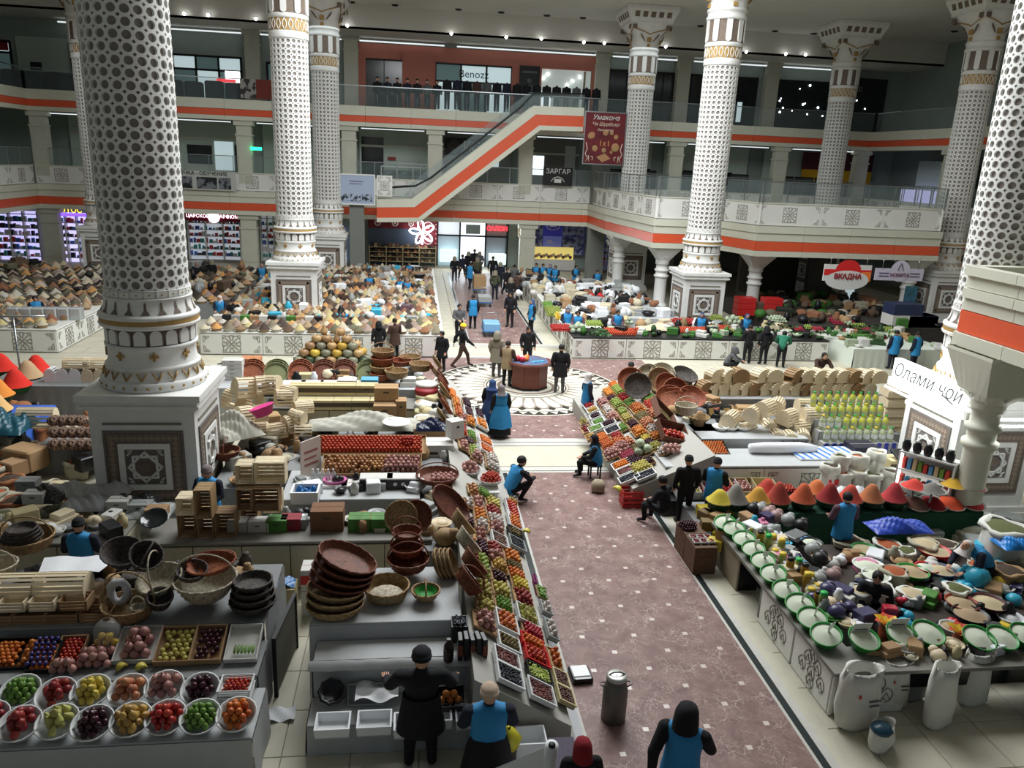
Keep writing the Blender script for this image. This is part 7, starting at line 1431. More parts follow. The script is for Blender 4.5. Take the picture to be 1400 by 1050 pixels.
for i,(px,py,Y,k,c,v,hd) in enumerate(((300,402,36,'work','navy',1,'scarf'),(318,405,35.3,'work','black',0,'hat'),(472,432,34.5,'lean','brown',1,'hair'),(505,380,44,'work','navy',1,'hair'),(548,388,43,'work','navy',1,'hair'),(557,386,42.6,'work','navy',1,'scarf'),(550,412,37.4,'lean','navy',1,'scarf'),(556,422,36.2,'work','mauve',0,'scarf'),(470,405,38.5,'work','brown',0,'hair'),(358,372,47,'work','black',1,'scarf'),(290,370,48,'stand','black',0,'hood'),(270,372,47,'stand','black',0,'scarf'),(560,365,49.5,'work','navy',1,'hair'))):
 x,z=PY(px,py,Y); person('seller %s behind the left counters, %s of that group from the near side list'%({0:'in dark clothes',1:'in a blue vest'}[v],ORD[i]) if 0 else 'seller %s in the spice heaps, %s'%({0:'in dark clothes',1:'in a blue vest'}[v],['left of two beside the near column','right of two beside the near column','bending near the front heaps','far back under the flower sign','left of the rear pair','right of the rear pair','bending over turquoise packets','kneeling beside the bending one','right of the bright column pedestal','left of the bright column pedestal','in the dim far left','at the far left gap','beside the counter end'][i]),x,Y,.3*math.sin(i*3),k,1.62,c,'black',z=-.0,vest=bool(v),head=hd,hcol='whitescarf' if hd=='scarf' and i%2==0 else None)
person('person in dark clothes and blue bag at the left picture edge by the grain bowls',-15.9,34.6,.5,'work',1.7,'black','black',vest=True,head='hair')
def vp(kind,px,py,w,d,label,layers=2,z=.97,sc=1.,fill=1.): x,y=P(px,py,z+.1); pile(kind,TM(x,y,z)@Matrix.Rotation(.2,4,'X'),w,d,KW.get(kind,kind)+', '+label,label,layers,scale=sc,fillf=fill)
for i,(k,px,py,w,d,l,s,dd) in enumerate((('tomato',767,447,1.0,.7,2,1.3,'red heap at the left corner of the right vegetable counter'),('cabbage',790,450,.8,.7,2,1.,'pale cabbages right of the corner tomatoes'),('tomato',847,452,1.5,.7,2,1.3,'first long red bank of the vegetable counter'),('tomato',875,450,.6,.5,2,1.2,'small red bank beside the beige cloth'),('tomato',952,450,2.0,.6,2,1.3,'second long red bank of the vegetable counter'),('tomato',937,438,1.4,.6,2,1.3,'raised red bank behind the second one'),('tomato',985,448,1.1,.7,2,1.3,'red bank left of the green heaps'),('apple_green',812,441,.9,.6,2,1.2,'green heap behind the left cabbages'),('cabbage',860,440,.5,.5,2,.8,'white heads behind the first red bank'),('apple_green',980,435,.8,.7,3,1.2,'lime-green heap right of the blue-vested seller'),('cabbage',1002,438,.8,.7,2,.9,'pale heads beside the lime-green heap'),('pepper_yellow',1011,436,.6,.5,2,1.1,'yellow heap beside the pale heads'),('apple_green',1000,452,.6,.4,2,1.2,'small green heap at the counter edge'),('cabbage',1062,436,.9,.7,2,.6,'white bulbs heap at the right part'),('apple_green',1105,446,.5,.4,2,1.2,'bright green heap near the counter end'),('radish',1118,448,.6,.4,2,1.3,'red radishes near the counter end'),('radish',1092,448,.5,.4,2,1.3,'red radishes left of the bright green heap'),
 ('apple_green',757,425,.9,1.2,2,1.4,'green heap along the aisle end of the vegetable counter'),('pepper_yellow',768,432,.8,.8,2,1.2,'yellow peppers along the aisle end'),('lime',750,418,.6,1.2,2,1.8,'dark green heap at the aisle corner'))): vp(k,px,py,w,d,dd,l,sc=s)
for i,(px,py) in enumerate(((808,458),(818,460),(828,461),(815,452),(1060,455),(1075,457),(1090,458),(1104,459),(1122,457),(1132,458),(1070,448),(1084,449),(990,447),(970,446),(1040,452),(1052,446))): x,y=P(px,py,1.0); put(FMESH['greens'],'greens_bunch','dark leafy bunch on the right vegetable counter, '+ORD[i]+' of the bunches','greens',TM(x,y,1.0,i)@Matrix.Scale(1.3,4))
blanket('beige cloth lying over the right vegetable counter',895,450,1.0,1.7,.8,.22,MS('beige_cover',(200,190,160),rough=.9),seed=31)
RP=[(790,445,33.9,'work','mauve',1,'hair','pigtailed seller in a blue vest behind the left cabbages'),(776,428,34.6,'work','navy',1,'scarf','seller in a blue headscarf behind the corner tomatoes'),(845,428,34.3,'work','mauve',1,'hair','seller in mauve and blue behind the first red bank'),(960,432,34,'work','black',1,'scarf','seller with a pale blue scarf beside the red banks'),(1021,438,34,'work','navy',1,'scarf','seller in a blue hood between the green heaps'),(850,385,40,'stand','white',0,'hair','cook in a white apron by the black kettles'),(765,395,43,'stand','white',0,'hair','woman in a white patterned apron among white bags'),(733,372,50.5,'work','navy',1,'hair','blue-vested seller at the back wall kiosk, first from the left'),(742,373,50.4,'work','navy',1,'hair','blue-vested seller at the back wall kiosk, second from the left'),(752,373,50.2,'work','navy',1,'scarf','blue-vested seller at the back wall kiosk, third from the left'),(759,376,49.6,'work','navy',1,'hair','blue-vested seller at the back wall kiosk, fourth from the left'),(787,372,50,'work','navy',1,'hair','blue-vested seller under the blue poster wall'),(817,375,48,'work','navy',1,'hair','blue-vested seller right of the grey pillar'),(711,385,46,'stand','grey',0,'hair','person in a grey coat standing at the end of the white-bag counter')]
for px,py,Y,k,c,v,hd,lab in RP: x,z=PY(px,py,Y); person(lab,x,Y,.4*math.sin(px),k,1.64,c,'black',vest=bool(v),head=hd,hcol=None if hd=='hair' else 'bluec')
person('customer in black leaning over the right vegetable counter',14.3,31.1,PI,'work',1.7,'black','black',head='hair'); person('man in a green jacket pushing a cart before the right vegetable counter',15.6,30.6,PI-.5,'lean',1.75,'green','black',head='hair')
person('person in black beside the man in green',15.0,31.0,PI,'stand',1.66,'black','black',head='hood',hcol='black'); person('seated person with grey hood and blue bag before the vegetable counter',12.9,29.6,1.2,'squat',1.7,'grey','black',head='hood',hcol='grey'); person('dark-haired person behind the rows of bread boxes, only the head showing',16.2,28.4,0,'squat',1.9,'brown','black',head='hair')
for i,(px,py) in enumerate(((1218,500),(1247,502))): x,y=P(px,py+5); person(['vendor in a blue vest beside the market stall far right, left of two','vendor in a blue vest facing away far right, right of two'][i],x,y,PI+.4*i,'stand',1.72,'navy','navy',vest=True,head='hair')
trolley('low dark cart with red bundles before the right vegetable counter',995,488,(.3,MS('red_bundle',(150,60,60))))
person('dark person at the right edge among unlit market stalls',21.5,27.5,.4,'work',1.7,'black','black',head='hair')
for i in range(14): x,y=P(808+(i%7)*12,412-(i//7)*8,1.1); t=tag(part('kettle',MB().lathe([(.01,0),(.2,0),(.24,.12),(.1,.24),(.03,.3)],12),[mBLKP,mBLKP,MS('red_kettle',(200,40,40))][0 if 14>i%7>1 else 2],loc=(x,y,.96)),'domed dark or red lidded pot, %s in the %s row'%(ORD[i%7],'front' if i<7 else 'rear'),'pot')
for i in range(16): x,y=P(715+(i%8)*16,400-(i//8)*9,1.1); tag(part('white_bag',MB().ball((0,0,.16),.16+.1*rnd.random(),9,6,sz=rnd.uniform(.7,1.2)).ball((.16,.1,.12),.12,7,5),[mFOAM,mCARDW,mFOAM,mTRAYG,GM[7]][i%5],loc=(x+rnd.uniform(-.3,.3),y+rnd.uniform(-.5,.5),.96)),'bulging white bag right of the far aisle, %s in the %s row'%(ORD[i%8],'front' if i<8 else 'rear'),'bag')
tblock('broad low table under the pots and white bags behind the vegetable counter',8.5,13.0,36,47,.95,m=mCLOTH,top=mCLOTH)
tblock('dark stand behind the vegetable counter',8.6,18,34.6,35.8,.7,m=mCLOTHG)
tblock('white-clothed low table with vegetables right of the carved counter',18.9,23.4,30.6,34.5,.85,m=MS('greenish_white_cloth',(206,212,200),rough=.85))
for i,(k,px,py,w,d,s) in enumerate((('radish',1150,437,1.3,.9,1.3),('radish',1165,452,.8,.6,1.3),('radish',1198,458,.9,.6,1.3),('radish',1188,450,.6,.5,1.3),('apple_green',1175,445,.8,.6,1.3),('lime',1180,460,1.4,.6,1.5),('apple_green',1215,450,.6,.5,1.4),('cabbage',1160,442,.5,.5,.7))): vp(k,px,py,w,d,'%s patch on the white-clothed table at the right'%ORD[i],2,z=.87,sc=s)
for i in range(10): x,y=P(1165+(i%5)*12,462-(i//5)*14,.9); put(FMESH['greens'],'greens_bunch','leafy bunch on the white-clothed table at the right, '+ORD[i],'greens',TM(x,y,.9,i)@Matrix.Scale(1.2,4))
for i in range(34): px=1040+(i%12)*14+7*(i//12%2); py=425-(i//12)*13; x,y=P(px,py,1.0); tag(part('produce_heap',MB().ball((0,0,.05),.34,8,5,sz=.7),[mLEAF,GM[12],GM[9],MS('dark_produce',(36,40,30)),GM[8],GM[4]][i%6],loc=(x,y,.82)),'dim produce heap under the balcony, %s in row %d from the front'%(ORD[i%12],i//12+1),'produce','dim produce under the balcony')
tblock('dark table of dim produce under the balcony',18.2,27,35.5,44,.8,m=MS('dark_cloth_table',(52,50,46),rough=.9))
for i in range(4): tag(part('white_carton',MB().bbox(-.8,.8,-.5,.5,0,.55,.02),[mCARDW,MS('navy_band_carton',(40,50,80))][i%2],loc=(24.6+.5*(i//2)*1.8,36.2,.85+.56*(i%2) if i<3 else .85)),'white freezer-like carton beyond the vegetables, '+ORD[i],'carton')
for i in range(6): tag(part('red_crate_stack',MB().bbox(-.5,.5,-.35,.35,0,.3,.02),mTRAYR,loc=(17.6+1.5*(i%2),39.4,.02+.32*(i//2)+.6)),'red crate stacked right of the bright column pedestal, %s stack, %s from below'%(['left','right'][i%2],ORD[i//2]),'crate')
t=thing('hanging_sign','red and white hanging shop sign with an arched middle under the balcony','sign',(22.3,37.9,2.75)); part('board',MB().box(-1.3,1.3,0,.08,0,.85),MS('sign_white',(220,220,216)),t); part('red_band',MB().box(-1.3,1.3,-.02,0,.3,.6),MS('sign_red',(214,40,40)),t); b=MB(); b.lathe([(.002,0),(.7,0)],24,sy=.8); b.xf(Matrix.Rotation(PI/2,4,'X')); part('red_dome',b,MS('sign_red',(214,40,40)),t,loc=(0,-.03,.55)); b=MB(); b.lathe([(.002,0),(1.2,0)],28,sy=.42); b.xf(Matrix.Rotation(PI/2,4,'X')); part('white_arch',b,MS('sign_white',(220,220,216)),t,loc=(0,-.04,.05)); lettering('ВКАДНА',.36,MS('sign_crimson',(150,20,40)),t,(0,-.08,.25),bold=.01); part('orange_corner',MB().box(.8,1.3,-.03,0,0,.5),MS('sign_orange',(240,130,60)),t); part('hanger',MB().tube([(-1,0,.85),(-1,0,1.3)],.02,5).tube([(1,0,.85),(1,0,1.3)],.02,5),mSTEEL,t)
t=thing('hanging_sign','white and lilac hanging shop sign with a tower emblem under the balcony right','sign',(25.2,37.9,2.75)); part('board',MB().box(-1.35,1.35,0,.08,.1,.72),MS('lilac_white',(206,200,216)),t); b=MB(); b.lathe([(.002,0),(.55,0)],24); b.xf(Matrix.Rotation(PI/2,4,'X')); part('dome',b,MS('lilac_white',(206,200,216)),t,loc=(0,-.02,.6)); b=MB(); b.tube([(-.15,-.04,.62),(-.08,-.04,.85),(0,-.04,1.02),(.08,-.04,.85),(.15,-.04,.62)],.02,4); part('tower_emblem',b,MS('emblem_violet',(80,70,110)),t); lettering('НОВИТА',.26,MS('sign_plum',(120,60,90)),t,(0,-.04,.38)); part('small_print',MB().box(-1.15,-.6,-.02,0,.3,.35).box(-1.15,-.6,-.02,0,.45,.5).box(.6,1.15,-.02,0,.3,.35).box(.6,1.15,-.02,0,.45,.5),MS('emblem_violet',(80,70,110)),t); part('hanger',MB().tube([(-1,0,.7),(-1,0,1.3)],.02,5).tube([(1,0,.7),(1,0,1.3)],.02,5),mSTEEL,t)
def lit_shop(x0,x1,lab,shelves,col,emit,sign=None,nsh=6,goods=None,z1=3.35,y=60.6):
 t=thing('shelf_shop',lab,'shopfront',((x0+x1)/2,y,0)); w=(x1-x0)/2; part('glowing_back',MB().box(-w,w,.2,.25,0,z1),M('shop_glow_%d'%int(emit*100),srgb(*col),emit=emit),t); b=MB()
 for k in range(nsh+1): z=.3+k*(z1-.5)/nsh; b.box(-w,w,-.15,.2,z-.02,z+.02)
 for k in range(4): x=-w+2*w*k/3; b.box(x-.04,x+.04,-.18,.2,0,z1)
 part('shelving',b,mWHITE,t); g=MB()
 for k in range(nsh):
  z=.32+k*(z1-.5)/nsh; x=-w+.1
  while x<w-.15: q=rnd.uniform(.1,.28); g.box(x,x+q,-.1,.12,z,z+rnd.uniform(.12,.34),rnd.randrange(5)); x+=q+rnd.uniform(.02,.16)
 part('shelf_goods',g,goods or [MS('goods_blue',(70,110,190)),MS('goods_white',(220,220,220)),MS('goods_red',(190,60,60)),MS('goods_teal',(60,150,140)),MS('goods_dark',(50,50,60))],t)['kind']='stuff'; return t
lit_shop(-28.4,-25.6,'bright violet-white lit shelf shop at the far left edge',1,(206,200,250),.9,y=57.6); t=lit_shop(-24.5,-22.3,'bright violet-white lit shelf shop with yellow letters, far left',1,(206,200,250),1.1,y=57.4); part('violet_strip',MB().box(-1.1,1.1,-.25,-.2,3.15,3.35),M('violet_glow',srgb(110,70,250),emit=2.5),t); lettering('ЛОТОС',.5,M('yellow_glow',srgb(250,210,40),emit=2),t,(0,-.3,3.55))
t=lit_shop(-16.6,-12.9,'perfume shop with crimson fascia, white letters and a glowing disc',1,(190,196,206),.55); part('crimson_fascia',MB().box(-2.6,1.9,-.3,-.1,2.85,3.6),MS('crimson_fascia',(140,24,60)),t); lettering('ЦАРСКОЕ     ПАРФЮМ',.34,M('white_glow',(1,.95,1),emit=2),t,(0,-.33,3.2)); b=MB(); b.lathe([(.002,0),(.42,0)],20); b.xf(Matrix.Rotation(PI/2,4,'X')); part('glowing_disc',b,M('white_glow',(1,.95,1),emit=2),t,loc=(.1,-.36,3.15))
lit_shop(-11.4,-10.0,'small lit ground-floor shop left of the bright column',1,(170,176,180),.35); lit_shop(-7.2,-5.2,'bluish lit freezer shop right of the near left column',1,(160,180,240),.8,z1=2.6)
t=thing('carpet_shop_front','shop front with red suzani textiles and shelves of nuts below a neon flower','shopfront',(-.9,60.4,0)); mSUZ=M('suzani_red',srgb(120,26,40),col2=srgb(70,16,30),vscale=3); part('textile_band',MB().box(-2.6,2.6,-.05,.05,2.75,3.55),mSUZ,t); part('textile_panel',MB().box(1.2,2.6,-.06,.04,.9,3.55),mSUZ,t); b=MB()
for (x,z,r) in ((1.9,2.95,.38),(1.9,2.0,.36),(-1.9,3.15,.2),(-.6,3.15,.2),(.6,3.15,.18)): b.tube([(x+r*math.cos(k*PI/8),-.08,z+r*math.sin(k*PI/8)) for k in range(16)],.05,4,closed=True); b.ball((x,-.07,z),r*.35,8,4,sy=.1)
for k in range(14): b.ball((-2.4+k*.36,-.07,3.45),.05,6,3,sy=.3)
for k in range(7): b.ball((1.3,-.08,1.0+k*.36),.05,6,3,sy=.3); b.ball((2.5,-.08,1.0+k*.36),.05,6,3,sy=.3)
part('embroidered_rosettes',b,MS('embroidery_white',(214,190,190)),t); part('dark_interior',MB().box(-2.6,1.2,.05,.1,0,2.75),MS('slate_interior',(70,84,104)),t)
b=MB()
for k in range(4): b.box(-2.5,2.5,-.5,0,.3+k*.35,.34+k*.35)
for k in range(5): b.box(-2.5+k*1.25-.03,-2.5+k*1.25+.03,-.5,0,0,1.5)
part('shelving',b,MS('yellowish_shelf',(200,190,150)),t); g=MB()
for k in range(4):
 for i in range(18): g.box(-2.4+i*.27,-2.2+i*.27,-.48,-.1,.34+k*.35,.42+k*.35+.2*rnd.random(),rnd.randrange(4))
part('shelf_goods',g,[GM[0],GM[3],GM[8],GM[10]],t)['kind']='stuff'; b=MB()
for k in range(5):
 a=PI/2+k*2*PI/5+.2; c=V((math.cos(a)*.55,0,math.sin(a)*.5)); b.tube([tuple(c+V((.42*math.cos(a)*math.cos(q*PI/6)-.2*math.sin(a)*math.sin(q*PI/6),0,.42*math.sin(a)*math.cos(q*PI/6)+.2*math.cos(a)*math.sin(q*PI/6)))) for q in range(12)],.06,5,closed=True)
b.tube([(0,0,-.9),(0,0,-.2)],.08,5); ns=thing('neon_flower_sign','glowing white neon flower sign in front of the red textiles','neon sign',(.55,59.7,2.6)); part('neon_tube',b,M('neon_white',(.95,.97,1),emit=9),ns); part('bracket',MB().tube([(0,0,0),(0,.7,0)],.03,5),mBLACK,ns)
en=thing('entrance_glazing','glazed market entrance with black frames, daylight behind and a red LED sign','entrance',(4.4,60.7,0));
for i,(a,c) in enumerate(((-2.6,-1.0),(-.9,1.0),(1.1,2.6))): part('upper_pane',MB().box(a,c,0,.03,2.35,3.4),[M('day_pane',srgb(206,214,222),emit=.9),M('day_pane_bright',srgb(226,234,242),emit=1.3),MS('grey_pane',(150,150,156))][i],en); part('lower_pane',MB().box(a,c,.05,.08,0,2.3),[M('day_pane_dim',srgb(150,166,176),emit=.6),M('day_pane_bright',srgb(226,234,242),emit=1.3),M('day_pane_low',srgb(120,126,134),emit=.3)][i],en)
b=MB()
for x in (-2.7,-.95,1.05,2.75): b.box(x-.06,x+.06,-.1,.1,0,3.5)
b.box(-2.7,2.75,-.1,.1,2.28,2.4); part('frame',b,mBLACK,en); part('grey_screen',MB().box(-.5,.6,-.03,0,2.5,3.2),MS('grey_notice',(120,134,134)),en); lettering('САЛОН',.45,M('red_led',srgb(240,50,60),emit=3),en,(1.9,-.15,2.95),bold=.015)
part('lit_counter',MB().box(-2.5,-1.2,-.9,-.4,.4,1.3).box(1.3,2.6,-.9,-.4,.3,1.1),M('case_glow',srgb(210,230,226),emit=.9),en)
t=thing('niche_kiosk','ornate cream kiosk with a lit yellow niche of goods beside the entrance','kiosk',(9.1,59.9,0)); mNIC=MS('cream_kiosk',(216,210,176)); part('pilaster',MB().box(-1.1,-.35,0,.5,0,2.5).box(-1.2,-.25,-.05,.5,2.5,3.5),mNIC,t); b=MB(); b.tube([(-.72+.22*math.cos(k*PI/6),-.08,3.0+.22*math.sin(k*PI/6)) for k in range(12)],.04,4,closed=True);
for k in range(4): b.box(-1.0+k*.17,-.93+k*.17,-.03,0,.3,2.3)
part('carving',b,mGOLD,t); part('lit_niche',MB().box(-.1,3.2,.1,.15,.8,1.75),M('niche_glow',srgb(226,206,120),emit=.6),t); g=MB()
for k in range(16): g.ball((.1+k*.19,0,1.0+.08*(k%3)),.13,7,5,k%3)
part('niche_goods',g,[GM[3],GM[5],GM[2]],t); part('counter_front',MB().box(-.2,3.3,-.1,.1,0,.8),mCARDW,t)
t=thing('blue_poster_wall','deep blue advertising wall of six panels with an oval white emblem','advertising wall',(11.2,60.3,1.75)); mIND=M('indigo_panel',srgb(60,60,170),emit=.12); mPH=M('pale_blue_photo',srgb(150,160,200),col2=srgb(50,60,110),vscale=2.5,thr=(.42,.58))
for (a,c,z0,z1,m) in ((-2.3,-1.35,.85,1.95,mPH),(-1.3,.15,.85,1.95,mIND),(.2,1.9,.85,1.95,mPH),(-2.3,-1.35,0,.8,mPH),(-1.3,.15,0,.8,M('periwinkle_panel',srgb(120,130,210),emit=.12)),(.2,1.9,-.6,.8,mPH)): part('poster_panel',MB().box(a,c,0,.04,z0,z1),m,t)
part('frame',MB().box(-2.35,1.95,.04,.08,-.6,2.0),mIND,t); b=MB(); b.tube([(-.57+.5*math.cos(k*PI/10),-.02,1.55+.26*math.sin(k*PI/10)) for k in range(20)],.035,4,closed=True); b.box(-.85,-.3,-.03,0,1.52,1.6); b.box(-1.0,-.5,-.03,0,.3,.36); b.box(-1.0,-.6,-.03,0,.45,.5); part('emblem',b,mWHITE,t)
lit_shop(13.7,17.8,'dim blue-lit shelf shop behind the short balcony columns',1,(70,80,140),.25)
def mannequin_me(c,head):
 key=('mq',c,head)
 if key in _CR: return _CR[key]
 J=pose('stand'); b=MB(); ell(b,V((0,0,.95)),V((0,0,1.4)),(.2,.13),(.21,.12),10); ell(b,V((0,0,1.38)),V((0,0,1.5)),(.16,.1),(.06,.06),8)
 for s in (-1,1): ell(b,V((s*.2,0,1.4)),V((s*.27,0,.95)),(.07,.07),(.05,.05),8)
 jk=b.mesh('jacket',CLO[c]); b=MB()
 for s in (-1,1): b.tube([(s*.09,0,.95),(s*.1,0,.1)],[.09,.06],8)
 lg=b.mesh('trousers',CLO['navy']); b=MB(); b.lathe([(.18,0),(.16,.03),(.02,.04)],14); b.tube([(0,0,.03),(0,0,.95)],.02,6); parts=[('jacket',jk),('trousers',lg),('stand_base',b.mesh('stand_base',mSTEEL))]
 if head: b=MB(); b.ball((0,0,1.64),.1,10,7,sz=1.25); b.tube([(0,0,1.48),(0,0,1.58)],.045,6); parts.append(('mannequin_head',b.mesh('mannequin_head',mSKIN))); b=MB(); b.lathe([(.11,0),(.1,.07),(.03,.1)],10,c=(0,0,1.68)); parts.append(('dark_cap',b.mesh('dark_cap',mBLACK)))
 _CR[key]=parts; return parts
cs=['black','navy','black','navy','black','grey','black','black','navy','black','brown','grey','black','navy','black','black','black','black','black','black','grey','black','black']
for i in range(23):
 px=516+ i*13.6; x,z=PY(px,130,57.0)
 t=thing('mannequin','%s jacket on an upright mannequin behind the upper glass rail, %s from the left'%({'black':'black','navy':'dark blue','grey':'light grey','brown':'dark brown'}[cs[i]],ORD[i]),'mannequin',(x,57.0,11.16),.1*math.sin(i),'mannequins along the upper gallery',scale=(1.12,1.1,1.12 if i<7 else 1.34))
 for nm,me in mannequin_me(cs[i],i<7): link(nm,me,t)
for i,(px,py) in enumerate(((475,35),(617,46),(692,51),(740,53),(798,58),(826,59),(910,64),(1020,71),(1074,74),(1101,75),(1315,71),(252,19),(285,21),(350,26))):
 x,z=PY(px,py,56.45); z=min(z,17.2); t=thing('downlight','small bright ceiling spotlight over the upper gallery, %s in the row of fourteen'%ORD[i],'spotlight',(x,56.48,z),0,'upper gallery spotlights'); part('housing',MB().bbox(-.07,.07,-.02,.12,-.07,.09,.02),mSTEEL,t); part('lamp_face',MB().ball((0,-.07,0),.1,8,5),mLAMP,t)
for i,(px,py) in enumerate(((487,18),(542,21),(623,26),(677,31),(735,35),(781,38),(833,41),(931,48),(1030,53),(1078,57),(1305,43))): x,y=P(px,py,ZC) if False else (PY(px,py,1)[0],0); d=wray(px,py); tt=(ZC-.03-H)/d.z; tag(part('ceiling_vent',MB().lathe([(.16,0),(.2,-.05),(.22,-.02),(.24,.02)],12),mBLACK,loc=(d.x*tt,min(d.y*tt,56),ZC-.02)),'small dark round ceiling speaker, %s from the left'%ORD[i],'ceiling speaker')
RX0,RZ0,RX1,RZ1=5.0,.4,7.3,1.4
b=MB(); Y0,Y1=16.9,24.4
RB=5.3; b.add([(RB,Y0,RZ0+.08),(RX1,Y0,RZ1-.05),(RX1,Y1,RZ1-.05),(RB,Y1,RZ0+.08),(RB,Y0,0),(RX1,Y0,0),(RX1,Y1,0),(RB,Y1,0)],[(0,1,2,3),(4,5,1,0),(5,6,2,1),(6,7,3,2),(7,4,0,3)])
tag(part('sloping_stand',b,MS('dull_white_board',(168,166,158),rough=.8)),'broad sloping fruit stand on the right side of the aisle before the rotunda','display stand')
RS=[(806,556,'tomato',.5,.34,'w'),(811,563,'mango',.4,.34,'w'),(815,571,'plum',.4,.34,'w'),(819,579,'lime',.4,.34,'w'),(798,578,'pear',.35,.25),(826,553,'pomegranate',.7,.34),(832,562,'garlic',.7,.34),(838,572,'pomegranate',.5,.34),(833,581,'plum',.4,.4,'w'),(838,590,'blueberry',.45,.4,'w'),(852,586,'lime',.5,.3),(815,588,'cucumber',.4,.4,'w'),(802,590,'apple_red',.5,.25,'c'),(808,600,'mango',.4,.25,'c'),
(824,600,'tangerine',.6,.4),(830,609,'tangerine',.6,.4),(844,598,'tomato',.5,.36),(846,606,'persimmon',.5,.36),(850,614,'pomegranate',.6,.5),(838,622,'pomegranate',.6,.5),(860,606,'peach',.5,.3),(859,624,'radish',.5,.45),(869,631,'plum',.6,.45),(850,638,'tangerine',.4,.45,'w'),(877,641,'apple_yellow',.55,.55),(857,646,'darkberry',.35,.45,'w'),(861,656,'blueberry',.35,.5,'w'),(883,652,'blueberry',.35,.5,'w'),(872,615,'kiwi',.5,.36,'k'),(880,620,'cabbage',.5,.5),(887,632,'plum',.4,.3),
(833,539,'orange',.8,.34),(838,547,'plum',.6,.34),(846,535,'apple_green',.8,.36),(844,553,'apple_green',.7,.36),(853,545,'tomato',.6,.36),(852,565,'apple_green',.6,.34),(858,574,'apple_yellow',.6,.34),(866,581,'plum',.5,.34),(872,560,'orange',.7,.4),(874,591,'orange',.6,.4),(878,571,'kiwi',.6,.4),(886,580,'peach',.6,.4),(892,555,'tomato',.8,.42),(888,546,'lime',.7,.4),(895,566,'peach',.5,.4),(884,602,'lemon',.4,.34),(889,607,'plum',.4,.3),(898,598,'orange',.45,.34),(893,588,'garlic',.45,.36),(896,613,'pear',.45,.4),(908,618,'garlic',.4,.4),(862,552,'lime',.6,.34),(840,528,'tangerine',.6,.3)]
slope_trays(RS,RX0,RZ0,RX1,RZ1,((-9,.2,'outer'),(.2,.45,'second'),(.45,.72,'third'),(.72,9,'inner')),'right fruit stand','R')
x,y=P(906,564,1.6); m=TM(x,y,1.45)@Matrix.Rotation(.75,4,'Y')@Matrix.Rotation(.2,4,'X'); put(crate_me(.8,1.1,.2,MS('brown_dark_crate',(96,60,44),rough=.7)),'wooden_fruit_box','dark brown box tipped on edge with kiwis, above the oranges','box',m); pile('kiwi',m@Matrix.Translation((0,0,.02)),.75,1.0,'green-brown kiwi in the tipped dark box','kiwis in the tipped box',1)
x,y=P(918,590,1.35); m=TM(x,y,1.25)@Matrix.Rotation(.4,4,'X')@Matrix.Rotation(.3,4,'Y'); put(crate_me(.8,.7,.2,MS('brown_dark_crate',(96,60,44),rough=.7)),'wooden_fruit_box','dark brown box tipped forward with large tomatoes','box',m); pile('tomato',m@Matrix.Translation((0,-.12,.02)),.7,.4,'large orange-red tomato in the tipped dark box','tomatoes in the tipped dark box',2,scale=1.8,limit=400)
pile('pomegranate',TM(*P(918,612,1.2),1.1),.7,.4,'pinkish fruit heaped on the counter right of the white garlic','pink fruit by the garlic',2,round_=True,scale=1.1)
for i,(px,py,z,m,t1,t2) in enumerate(((862,520,1.6,mWICKR,.9,-.3),(872,528,1.6,mWICKD,1.0,-.5),(886,515,1.7,mWICKW,1.0,0),(900,520,1.7,mWICKN,1.1,.2),(910,528,1.65,mWICKR,.9,.3),(922,535,1.6,mWICKR,1.0,.1),(905,513,1.75,mWICKW,.8,0),(935,515,1.7,mWICKD,.4,.2),(915,545,1.5,mWICKR,.7,-.2),(945,545,1.5,mWICKR,.6,0))): bk(px,py,z,'basket in the tumbled heap behind the right fruit stand, '+ORD[i]+' of the heap',r0=.26,r1=.4,h=.14,mat=m,tilt=(t1,t2),handle=(.3,'x') if i%3==2 else None)
bk(937,565,1.6,'round white wire-like basket with handle right of the tomatoes',r0=.2,r1=.3,h=.26,mat=mWICKW,handle=(.3,'x')); bk(955,573,1.3,'flat straw-coloured basket beside the white one',r0=.24,r1=.3,h=.1,mat=mWICKN)
tblock('grey table under the tumbled baskets behind the right fruit stand',7.35,9.0,19.2,24.5,1.15,m=mCLOTHG)
counter('white carved counter behind the row of fruit cartons, right of the aisle',6.2,11.3,17.2,18.4,.95,panel=2.5,mot=.3,topm=mCLOTH)
for i,(px,k,m,w) in enumerate(((928,'apple_yellow',mCARDW,.7),(951,'radish',mCARDW,.45),(978,'tomato',mCARDW,.6),(1001,'pomegranate',mCARDP,.6),(1026,'onion',mCARDP,.7))):
 x,y=P(px,648,.62); mt=TM(x,16.75,.42)@Matrix.Rotation(.2,4,'X'); put(crate_me(w,.6,.24,m),'fruit_carton','open %s carton in the row before the white carved counter, %s from the left'%('white' if m is mCARDW else 'pale',ORD[i]),'carton',mt)
 if i<4: pile(k,mt@Matrix.Translation((0,0,.08)),w*.92,.55,'%s in the %s open carton before the white carved counter'%(KW[k],ORD[i]),k+'s in the %s open carton'%ORD[i],2,limit=330)
tblock('low dark support under the row of fruit cartons right of the aisle',5.9,9.4,16.4,17.1,.38,m=mBLKP)
x,y=P(1046,645,.6); pile('tomato',TM(9.2,16.8,.45),.5,.4,'red tomato in the small dark crate at the end of the carton row','tomatoes in the small dark crate',2,limit=360)
bank('golden fruit on the white carved counter',947,617,.98,.7,.6,'mango',tilt=.3,layers=2,mat=mCARDW);
for i in range(2): bank('packed fruit, %s black one'%('left' if i==0 else 'right'),969+14*i,614,.98,.4,.6,'tangerine',tilt=.3,layers=1,mat=mBLKP)
